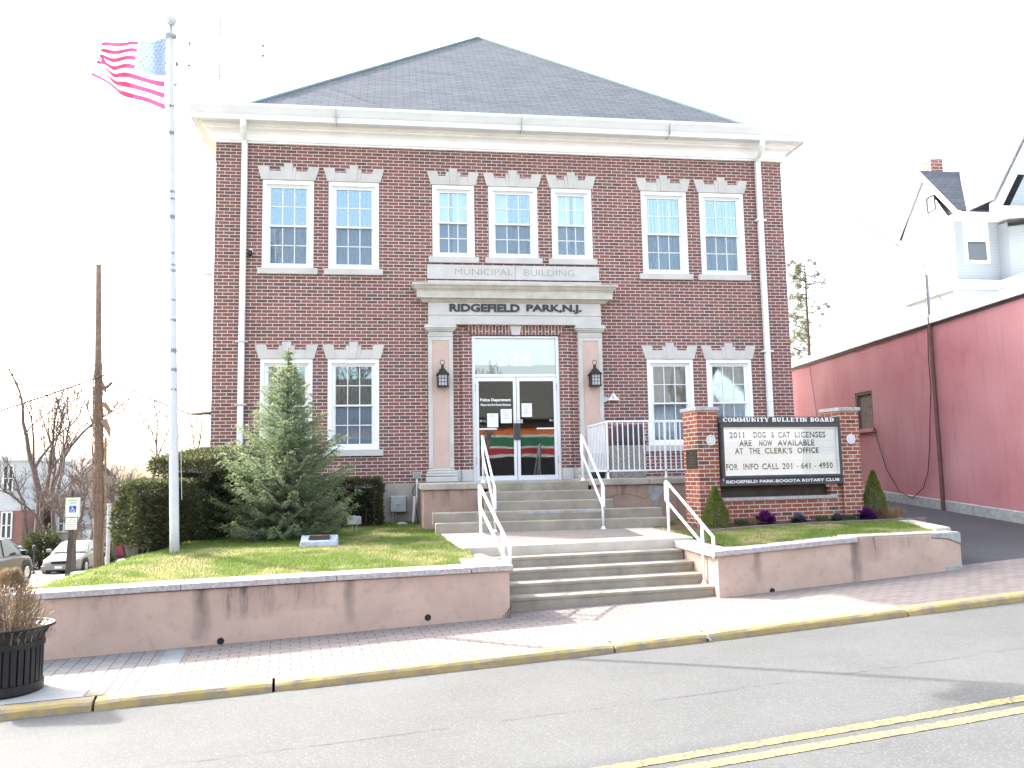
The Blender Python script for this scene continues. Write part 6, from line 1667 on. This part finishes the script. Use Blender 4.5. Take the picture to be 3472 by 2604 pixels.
# ------------------------------------------------------------------ wooden pole wrapped in dead vine, lamp post, wires
t = thing('vine_covered_pole', 'tall bare wooden pole wrapped in dry vines beside the side street', 'pole', (-13.52, 16, -3.85))
mb = MB(); mb.tube([(0, 0, -.3), (-.1, 0, 4), (-.25, 0, 8), (-.39, 0, 12.07)], [.17, .165, .13, .105], 14); mb.build('pole', 'pole_wood', t, smooth=True)
R = random.Random(55); mb = MB()
for k in range(170):
    z = R.uniform(1.9, 7.9)**1.0; a = R.uniform(0, 2*pi); pts = []
    L_ = R.uniform(.5, 1.6); tw = R.uniform(-1.2, 1.2)
    for i in range(7):
        zz = z+L_*i/6
        if zz > 8.3: break
        rr = .165-.004*zz+.01+R.uniform(.0, .05); aa = a+tw*i/6+R.uniform(-.25, .25); cx = -.033*zz; pts.append((cx+rr*cos(aa), rr*sin(aa), zz))
    if len(pts) > 2: mb.tube(pts, [R.uniform(.006, .016)]*len(pts), 4, cap=False)
for k in range(260):
    z = R.uniform(1.6, 7.9); a = R.uniform(0, 2*pi); cx = -.033*z; p = Vector((cx+.16*cos(a), .16*sin(a), z)); d = (Vector((cos(a), sin(a), R.uniform(-.6, .6)))+rvec(R)*.5).normalized(); l2 = R.uniform(.08, .32)
    mb.tube([p, p+d*l2*.6, p+d*l2+Vector((0, 0, -.05))], [.007, .005, .003], 3, cap=False)
for z0_, dx, dz, w in ((7.35, .28, -.30, .075), (6.6, .42, -.35, .085), (5.95, .40, -.55, .11)):
    cx = -.033*z0_
    mb.tube([(cx+.1, 0, z0_), (cx+dx*.6, -.05, z0_+.05), (cx+dx, -.05, z0_+dz*.5), (cx+dx*1.15, -.05, z0_+dz)], [w, w*1.3, w*.9, .012], 6)
mb.tube([(.10, -.02, 5.4), (.16, 0, 3.2), (.12, 0, .2)], [.05, .045, .03], 6)
mb.build('dry_vine', 'vine', t)
t = thing('lamp_post', 'pale grey metal post standing directly right of the wooden pole', 'post', (-13.92, 18.2, -3.98))
mb = MB(); mb.tube([(0, 0, 0), (0, 0, 3.0)], .075, 10); mb.box(-.09, .09, -.09, .09, 0, .12); mb.build('post', 'galv', t)
def sag(a, b, drop, n=14):
    a, b = Vector(a), Vector(b); return [a.lerp(b, i/n)-Vector((0, 0, drop*4*(i/n)*(1-i/n))) for i in range(n+1)]
def wire(label, pts, r_=.014):
    mb = MB(); mb.tube(pts, r_, 5); tag(mb.build('overhead_cable', 'cable', smooth=True), label, 'cable', 'utility cables near the wooden pole')
wire('thick cable sagging from the wooden pole to the left corner of the brick building', [(-13.4, 15.9, 3.45), (-12.6, 14, 3.44), (-11.7, 12, 3.12), (-9.7, 8, 2.35), (-8.2, 5, 1.78), (-7.2, 2.8, 1.42), (-6.2, .6, 1.26)], [.065, .062, .058, .052, .046, .042, .038])
wire('thin cable slanting down from the wooden pole towards the hedge', sag((-13.0, 15.9, 2.95), (-6.3, .35, .45), .1), .020)
wire('thin cable rising from the far left towards the wooden pole', sag((-20, 8, -.2), (-13.5, 15.9, 3.9), .08), .028)
t = thing('cable_sleeve', 'thick black splice sleeve hanging on the cable left of the wooden pole', 'cable splice', (0, 0, 0))
a = Vector((-16.1, 12.73, 1.94)); mb = MB()
A0, B0 = Vector((-20, 8, -.2)), Vector((-13.5, 15.9, 3.9)); pa, pb = A0.lerp(B0, .40), A0.lerp(B0, .53)
mb.tube([pa-Vector((0, 0, .08)), pa.lerp(pb, .1)-Vector((0, 0, .08)), pb-Vector((0, 0, .08))], [.05, .10, .10], 8); mb.build('sleeve', 'cable', t)
wire('unseen high cable added above the roof to cast a shadow line on the road', sag((-30, 1.7, 15.7), (34, 8.9, 16.4), .4, 20), .034)  # added above the view so that its shadow crosses the street

# rooftop antennas on a lattice mast behind the left eave
t = thing('antenna_mast', 'tall thin radio mast with dipole arms rising behind the left eave', 'antenna mast', (-6.95, 4.0, 5.0))
mb = MB()
for i in range(3):
    a = 2*pi*i/3; mb.tube([(.05*cos(a), .05*sin(a), 0), (.05*cos(a), .05*sin(a), 10)], .011, 4)
for k in range(60):
    a, b = 2*pi*(k % 3)/3, 2*pi*((k+1) % 3)/3; mb.tube([(.05*cos(a), .05*sin(a), 2+k*.13), (.05*cos(b), .05*sin(b), 2.13+k*.13)], .006, 3, cap=False)
mb.build('lattice', 'mast', t)
def dip(mb, x, z, h): mb.tube([(x, 0, z-h/2), (x, 0, z+h/2)], .012, 4); mb.lathe([(.03, -.03), (.045, 0), (.03, .03)], (x, 0, z-h*.22), 8); mb.lathe([(.03, -.03), (.045, 0), (.03, .03)], (x, 0, z+h*.22), 8)
for x, z, h, lb in ((1.05, 5.95, .62, 0), (-.78, 5.75, 1.35, 0), (-1.36, 5.35, .62, 0)):
    mb = MB(); dip(mb, x, z, h); mb.build('dipole', 'mast', t)
mb = MB()
for x, z0_, z1_ in ((1.05, 5.72, 5.60), (1.05, 6.15, 6.0), (-1.36, 5.2, 5.3), (-.78, 5.45, 5.35), (-.78, 5.85, 5.9)): mb.tube([(0, 0, z0_), (x, 0, z1_)], .006, 3)
mb.tube([(-1.05, 0, 5.45), (0, 0, 4.8)], .006, 3); mb.tube([(-1.1, 0, 4.9), (0, 0, 4.35)], .006, 3); mb.lathe([(.03, -.04), (.05, 0), (.03, .04)], (-1.1, 0, 4.92), 8); mb.lathe([(.03, -.06), (.05, 0), (.03, .05)], (-1.08, 0, 5.48), 8)
mb.build('spreader_arm', 'mast', t)
t = thing('conduit_mast', 'very thin pale rod standing off the left side wall of the brick building', 'mast', (-6.75, .9, -1.8))
mb = MB(); mb.tube([(0, 0, 0), (.03, 0, 6.1)], .012, 5); mb.tube([(.02, 0, 5.6), (.6, 0, 5.55)], .01, 4); mb.build('rod', 'galv', t)

# ------------------------------------------------------------------ reserved parking sign on a leaning post
t = thing('parking_sign', 'reserved parking sign with blue wheelchair square on a leaning dark post', 'sign', (-10.22, 4.0, -2.75), radians(14))
lean = .055
mb = MB(); mb.add([(-.03, -.02, 0), (.03, -.02, 0), (.03, .02, 0), (-.03, .02, 0), (-.03+.09, -.02, 2.45), (.03+.09, -.02, 2.45), (.03+.09, .02, 2.45), (-.03+.09, .02, 2.45)], [(3, 2, 1, 0), (4, 5, 6, 7), (0, 1, 5, 4), (1, 2, 6, 5), (2, 3, 7, 6), (3, 0, 4, 7)]); mb.tube([(.03, 0, 0), (.105, 0, 1.55)], .045, 8); mb.build('post', 'dark', t)
mb = MB(); mb.box(-.155+.1, .155+.1, -.045, -.04, 1.82, 2.28); pl_ = mb.build('sign_plate', 'white_letter', t, bevel=.002)
mb = MB()
for a, b, c, d in ((-.145, .145, 1.83, 1.838), (-.145, .145, 2.262, 2.27), (-.145, -.137, 1.838, 2.262), (.137, .145, 1.838, 2.262)): mb.box(a+.1, b+.1, -.0465, -.0452, c, d)
put_text(mb, 'RESERVED', -.105+.1, 2.195, .21, .04, -.0468, 0, offset=.03); put_text(mb, 'PARKING', -.09+.1, 2.135, .18, .04, -.0468, 0, offset=.03); mb.build('sign_lettering', 'sign_green', pl_)
mb = MB(); mb.box(.1-.075, .1+.075, -.0475, -.0455, 1.93, 2.09); bl = mb.build('blue_square', 'blue_sign', pl_)
mb = MB(); q = lambda pts, r_: mb.tube([(.1+x, -.0485, 2.0+z) for x, z in pts], r_, 5)
q([(-.005+.034*cos(a), -.022+.034*sin(a)) for a in [radians(120+i*20) for i in range(13)]], .005); q([(-.012, .045), (-.006, .0), (.025, -.002), (.04, -.045), (.055, -.04)], .007); q([(-.01, .02), (.025, .018)], .005)
mb.lathe([(.012, -.002), (.012, .0)], (.1-.014, -.0485, 2.062), 10, axis='y'); mb.build('wheelchair_symbol', 'white_letter', bl)
mb = MB(); mb.box(-.13+.09, .11+.09, -.045, -.04, 1.53, 1.80); p2 = mb.build('lower_plate', 'white_letter', t, bevel=.002)
mb = MB()
for i, (tx, w) in enumerate((('PENALTY', .09), ('$250 FIRST OFFENSE', .19), ('SUBSEQUENT OFFENSES', .2), ('$250 MINIMUM AND/OR', .2), ('UP TO 90 DAYS', .15), ('TOW-AWAY ZONE', .15))): put_text(mb, tx, .08-w/2, 1.765-i*.042, w, .022, -.0465, 0, offset=.02)
mb.build('plate_lettering', 'ink', p2)
t = thing('parking_meter', 'dark parking meter post on the far kerb beside the silver van', 'parking meter', (-19.1, 24.2, -4.28))
mb = MB(); mb.tube([(0, 0, 0), (0, 0, 1.05)], .035, 8); mb.lathe([(.1, 0), (.09, .06), (.04, .1)], (0, 0, 0), 10); mb.build('post', 'dark', t)
mb = MB(); mb.lathe([(.05, 1.02), (.08, 1.06), (.085, 1.2), (.06, 1.28), (.0, 1.3)], (0, 0, 0), 10); mb.build('meter_head', 'dark', t)

# ------------------------------------------------------------------ cars
def car(name, label, loc, rz, L_, Wd, H, paint, kind='sedan', mirror=True):
    t = thing(name, label, 'car', loc, rz); hw = Wd/2; gc = .17
    pm = M.setdefault('car_'+name+label[:5], plain('car_paint', paint, .3, metal=.0, var=.05, spec=.5))
    if kind == 'sedan': belt = [(-L_/2, .62, .70), (-L_/2+.12, .66, .93), (-L_/2+.9, .90, .97), (-.5, .98, 1.0), (.55, .98, 1.0), (1.1, .94, .98), (L_/2-.35, .78, .92), (L_/2-.06, .66, .80), (L_/2, .55, .68)]
    else: belt = [(-L_/2, .80, .80), (-L_/2+.1, 1.02, .95), (-1.0, 1.06, 1.0), (.4, 1.06, 1.0), (1.0, 1.03, .99), (L_/2-.4, .93, .93), (L_/2-.06, .78, .82), (L_/2, .62, .72)]
    mb = MB(); n = 11; b = len(mb.v)
    for x, zt, wf in belt:
        w = hw*wf; zb_ = gc+(.1 if abs(x) > L_/2-.1 else 0)
        sec = [(-w*.9, zb_), (-w, zb_+.12), (-w*1.0, zb_+(zt-zb_)*.55), (-w*.97, zt-.08), (-w*.88, zt-.01), (0, zt+.025), (w*.88, zt-.01), (w*.97, zt-.08), (w*1.0, zb_+(zt-zb_)*.55), (w, zb_+.12), (w*.9, zb_)]
        mb.v += [(x, y, z) for y, z in sec]
    for i in range(len(belt)-1):
        for k in range(n): mb.f.append((b+i*n+k, b+(i+1)*n+k, b+(i+1)*n+(k+1) % n, b+i*n+(k+1) % n)); mb.mi.append(0)
    mb.f.append(tuple(b+k for k in range(n))); mb.mi.append(0); e_ = b+(len(belt)-1)*n; mb.f.append(tuple(e_+k for k in range(n-1, -1, -1))); mb.mi.append(0)
    body = mb.build('body', pm, t, smooth=False, bevel=.03, segs=2)
    zb_ = (.98 if kind == 'sedan' else 1.05)
    if kind == 'sedan': ca = [(1.12, .94, .86), (.30, H-.02, .70), (-.35, H, .70), (-.95, H-.06, .69), (-1.70, .97, .80)]
    elif kind == 'suv': ca = [(1.15, 1.02, .88), (.38, H-.03, .74), (-.8, H, .74), (-1.7, H-.05, .73), (-L_/2+.12, 1.05, .86)]
    else: ca = [(1.35, 1.0, .9), (.5, H-.05, .78), (-.6, H, .78), (-1.9, H-.05, .77), (-L_/2+.06, 1.05, .88)]
    wbase = hw*.93
    A, B, C, D, E_ = ca
    top = [(B[0], hw*B[2], B[1]), (C[0], hw*C[2], C[1]), (D[0], hw*D[2], D[1])]
    mb = MB()
    for s_ in (-1, 1):
        lo = [(A[0], s_*wbase*.97, zb_-.03), (E_[0], s_*wbase*.95, zb_-.03)]
        mb.face([(A[0], s_*wbase*.97, zb_-.03), (B[0], s_*hw*B[2], B[1]), (C[0], s_*hw*C[2], C[1]), (D[0], s_*hw*D[2], D[1]), (E_[0], s_*wbase*.95, zb_-.03)][::s_])
    def strip(p, q, wp, wq): mb.face([(p[0], -wp, p[1]), (q[0], -wq, q[1]), (q[0], wq, q[1]), (p[0], wp, p[1])])
    strip((A[0], zb_-.03), B, wbase*.97, hw*B[2]); strip(B, C, hw*B[2], hw*C[2]); strip(C, D, hw*C[2], hw*D[2]); strip(D, (E_[0], zb_-.03), hw*D[2], wbase*.95)
    mb.build('roof', pm, t, bevel=.03)
    def glassq(nm, pts, off):
        c = sum((Vector(p) for p in pts), Vector())/len(pts); n_ = (Vector(pts[1])-Vector(pts[0])).cross(Vector(pts[2])-Vector(pts[0])).normalized()
        if n_.dot(Vector(off)) < 0: n_ = -n_
        mb = MB(); mb.face([tuple(Vector(p).lerp(c, .09)+n_*.012) for p in pts]); mb.build(nm, M['carglass2'], t)
    if 'carglass2' not in M:
        tt = NT('dark_car_glass'); tt.set((.05, .065, .075), .06, 0, .9); M['carglass2'] = tt.m
    glassq('windshield', [(A[0], -wbase*.95, zb_), (A[0], wbase*.95, zb_), (B[0], hw*B[2], B[1]), (B[0], -hw*B[2], B[1])], (1, 0, .5))
    glassq('rear_window', [(E_[0], -wbase*.93, zb_), (E_[0], wbase*.93, zb_), (D[0], hw*D[2], D[1]), (D[0], -hw*D[2], D[1])], (-1, 0, .5))
    xm = (A[0]*.3+E_[0]*.45)*.5-.05
    for s_ in (-1, 1):
        y0, y1 = s_*wbase*.965, s_*hw*B[2]
        glassq('side_window', [(A[0]-.12, y0, zb_+.01), (xm+.04, y0, zb_+.01), (xm+.04, y1, C[1]-.01), (B[0]-.02, y1, B[1]-.01)], (0, s_, .2))
        glassq('side_window', [(xm-.04, y0, zb_+.01), (E_[0]+.3, y0*.985, zb_+.01), (D[0], y1, D[1]-.01), (xm-.04, y1, C[1]-.01)], (0, s_, .2))
    for xw in (L_*.30, -L_*.30):
        for s_ in (-1, 1):
            rw = .33 if kind == 'sedan' else .36
            mb = MB(); mb.lathe([(rw*.6, -.1), (rw*.95, -.1), (rw, -.07), (rw, .07), (rw*.95, .1), (rw*.6, .1)], (xw, s_*(hw-.085), rw), 20, axis='y'); w = mb.build('wheel', 'rubber', t, smooth=False)
            mb = MB(); mb.lathe([(rw*.62, .0), (rw*.5, .02*s_), (rw*.15, .03*s_), (.001, .035*s_)], (xw, s_*(hw+.012), rw), 20, axis='y', cap=False); mb.build('rim', 'rim', w)
            mb = MB(); mb.lathe([(rw+.09, 0), (rw+.09, .006)], (xw, s_*(hw+.0)-.003, rw+.02), 20, axis='y'); mb.build('wheel_arch', 'black', t)
    xf_ = L_/2
    for s_ in (-1, 1):
        mb = MB(); mb.box(xf_-.16, xf_-.015, s_*hw*.60-.16, s_*hw*.60+.16, .60, .74); mb.build('headlight', 'lamp', t, bevel=.03)
        mb = MB(); mb.box(-xf_-.01, -xf_+.2, s_*hw*.66-.13, s_*hw*.66+.13, .70, .90); mb.build('tail_light', 'taillamp', t, bevel=.03)
        if mirror: mb = MB(); mb.box(A[0]-.38, A[0]-.22, s_*(hw+.10)-.10, s_*(hw+.10)+.10, zb_+.02, zb_+.17); mb.build('mirror', 'black' if kind == 'suv' else pm, t, bevel=.03)
    mb = MB(); mb.box(xf_-.08, xf_+.03, -hw*.86, hw*.86, .27, .50); mb.build('bumper', pm, t, bevel=.04)
    mb = MB(); mb.box(xf_-.05, xf_+.008, -hw*.36, hw*.36, .56, .70); mb.box(xf_, xf_+.036, -hw*.6, hw*.6, .24, .30); mb.build('grille', 'black', t)
    mb = MB(); mb.box(xf_+.028, xf_+.04, -.16, .16, .36, .47); mb.build('number_plate', 'white_letter', t)
    return t
car('parked_sedan', 'silver beige four door sedan parked facing the main street', (-18.1, 26.6, -4.45), radians(-88), 4.75, 1.78, 1.44, (.27, .24, .22))
car('parked_van', 'pale silver minivan parked behind the dark taupe car', (-23.4, 29.2, -4.62), radians(64), 4.8, 1.9, 1.75, (.28, .31, .31), 'van')
car('parked_suv', 'dark taupe utility vehicle with black mirror cut by the picture edge', (-17.4, 15.75, -3.84), radians(90), 4.6, 1.85, 1.72, (.085, .072, .065), 'suv')
t = car('parked_car', 'maroon car glimpsed low behind the hedge and the lamp post', (-20.6, 41.5, -5.3), radians(200), 4.4, 1.75, 1.4, (.28, .03, .07))

# ------------------------------------------------------------------ houses down the side street
def simple_house(name, label, x0, x1, y0, y1, z0, zs_, mats, roof='flat', rz=0, windows=(), extra=None):
    t = thing(name, label, 'house', (x0, y0, z0), rz); w, d = x1-x0, y1-y0
    for i, (za, zb_) in enumerate(zip(zs_[:-1], zs_[1:])):
        mb = MB(); o = .02*i; mb.box(-o, w+o, -o, d+o, za, zb_); mb.build('wall', mats[i], t)
    H = zs_[-1]
    if roof == 'flat': mb = MB(); mb.box(-.15, w+.15, -.15, d+.15, H, H+.25); mb.build('roof_edge', 'white', t)
    else:
        mb = MB(); ov = .4; rh = roof
        slab3((-ov, -ov, H-.1), (w+ov, -ov, H-.1), (w+ov, d/2, H+rh), (-ov, d/2, H+rh), .08, mb); slab3((-ov, d/2, H+rh), (w+ov, d/2, H+rh), (w+ov, d+ov, H-.1), (-ov, d+ov, H-.1), .08, mb); mb.build('roof', M['roof_tan'], t)
        mb = MB(); mb.face([(0, 0, H), (0, d, H), (0, d/2, H+rh-.1)][::-1]); mb.build('gable', mats[-1], t); mb = MB(); mb.face([(w, 0, H), (w, d, H), (w, d/2, H+rh-.1)]); mb.build('gable', mats[-1], t)
    for (a, b, c, d_) in windows:
        mb = MB(); q = .09; y = -.10
        mb.box(a, a+q, y, .0, c, d_); mb.box(b-q, b, y, .0, c, d_); mb.box(a+q, b-q, y, 0, d_-q, d_); mb.box(a+q, b-q, y, 0, c, c+q); m_ = (a+b)/2; mb.box(m_-.06, m_+.06, y, 0, c+q, d_-q); mb.box(a+q, m_-.06, y+.01, 0, (c+d_)/2-.03, (c+d_)/2+.03); mb.box(m_+.06, b-q, y+.01, 0, (c+d_)/2-.03, (c+d_)/2+.03)
        f = mb.build('window', 'white', t); mb = MB(); mb.box(a+q, b-q, -.075, -.07, c+q, d_-q); mb.build('pane', M['carglass2'], f)
    return t
simple_house('town_house', 'two storey town house with brick ground floor and grey siding above', -32.0, -27.1, 42, 50, -5.4, [0, 3.45, 6.75], ['house_brick', 'siding_grey'], 'flat', 0,
             [(3.62, 4.32, 1.6, 3.4), (3.6, 4.28, 4.7, 6.45), (.8, 1.6, 1.6, 3.4), (.8, 1.6, 4.7, 6.45)])
h2 = simple_house('porch_house', 'tan gabled house with a dark porch roof among the bare trees', -31.2, -27.0, 50, 58, -5.6, [0, 3.4, 6.0], ['siding_house', 'siding_house'], 1.3, 0, [(2.3, 3.2, 3.9, 5.4)])
mb = MB(); mb.box(.2, 4.6, -1.8, -.03, 2.9, 3.15); mb.build('porch_roof', 'roof', h2)
for xx in (.4, 2.3, 4.3): mb = MB(); mb.box(xx-.09, xx+.09, -1.7, -1.52, 0, 2.9); mb.build('porch_post', 'dark', h2)
h3 = simple_house('garage_house', 'grey house with a white garage door behind the wooden pole', -26.2, -21.5, 44.5, 51, -5.5, [0, 2.4, 3.7], ['siding_house', 'siding_grey'], .9, 0, [(.4, 1.2, 1.9, 3.1)])
mb = MB()
for i in range(6): mb.box(2.0, 3.05, -.06-.01*(i % 2), -.03, .05+i*.33, .05+i*.33+.325)
mb.build('garage_door', 'white', h3)
simple_house('far_house', 'distant pale house low between the pole and the hedge', -19.0, -14.0, 62, 70, -6.0, [0, 2.8, 4.2], ['siding_house', 'siding_house'], 1.4, 0, [(1, 1.9, .9, 2.2)])

# ------------------------------------------------------------------ opposite side of the street, seen only in the glass
sp = thing('corner_shop', 'brick corner shop with orange green and red fascia across the street', 'shop', (0, -26.5, -1.75), radians(-5))
mb = MB(); mb.box(-7.5, 7.0, -9, 0, 0, 4.6); mb.build('wall', M.setdefault('shopwall', plain('brown_shop_wall', (.10, .075, .06), .9)), sp)
for z0_, z1_, m_ in ((2.65, 2.95, 'redb'), (2.955, 3.08, 'grey_ink'), (3.085, 3.55, 'greenb'), (3.555, 3.7, 'grey_ink'), (3.705, 4.05, 'orange'), (2.5, 2.645, 'grey_ink')):
    mb = MB(); mb.box(-6.8, 6.8, .01, .12, z0_, z1_); mb.build('fascia_band', m_, sp)
mb = MB(); mb.box(-6.5, 6.5, .01, .03, .5, 2.4); mb.build('shop_window', 'black', sp)
mb = MB()
for i in range(6): x = -5.6+i*2; mb.box(x, x+1.2, .035, .045, .9, 1.5)
mb.build('window_poster', 'orange', sp)
mb = MB()
for i in range(5): x = -4.9+i*2.1; mb.lathe([(.45, .04), (.45, .05)], (x, 0, 1.15), 16, axis='y')
mb.build('window_poster', 'redb', sp)
mb = MB(); slab3((-8, .6, 4.6), (-8, -4.5, 7.2), (7.5, -4.5, 7.2), (7.5, .6, 4.6), .1, mb); mb.f = [tuple(reversed(f)) for f in mb.f]; mb.build('roof', M.setdefault('shoproof', plain('dark_brown_roof', (.05, .045, .035), .9, var=.4)), sp)
for (x, y, h, sd, lb) in ((-5.5, -23.6, 10, 201, 'bare street tree before the left half of the corner shop'), (1.2, -24.0, 9.5, 202, 'bare street tree before the middle of the corner shop'), (9.0, -24.2, 11, 203, 'bare street tree beyond the end of the corner shop')):
    bare_tree('street_tree', lb, x, y, -1.7, h, .16, sd, .40, 5, fork=.22, tw=.022)
for (x0, x1, y0, y1, hh, rr_, lb) in ((-30, -20, -44, -33, 5.6, 3.0, 'grey gabled house across the street behind the left street tree'), (-17.5, -9.8, -46, -35, 6.0, 3.2, 'tan gabled house across the street beside the corner shop'), (9.5, 18, -45, -34, 5.8, 3.2, 'grey gabled house across the street right of the corner shop'), (21, 32, -46, -34, 6.2, 3.0, 'tan gabled house farthest right across the street')):
    simple_house('opposite_house', lb, x0, x1, y0, y1, -1.6, [0, hh*.5, hh], ['siding_house', 'siding_grey'], rr_)
for (x, y, h, sd, lb) in ((-14, -30, 13, 211, 'tall bare tree across the street before the tan house'), (-6, -38, 15, 212, 'tallest bare tree rising behind the corner shop'), (4, -39, 14, 213, 'spreading bare tree behind the right half of the corner shop'), (14, -31, 13, 214, 'tall bare tree across the street before the grey house')):
    bare_tree('street_tree', lb, x, y, -1.7, h, .24, sd, .55, 5, fork=.24, tw=.03)
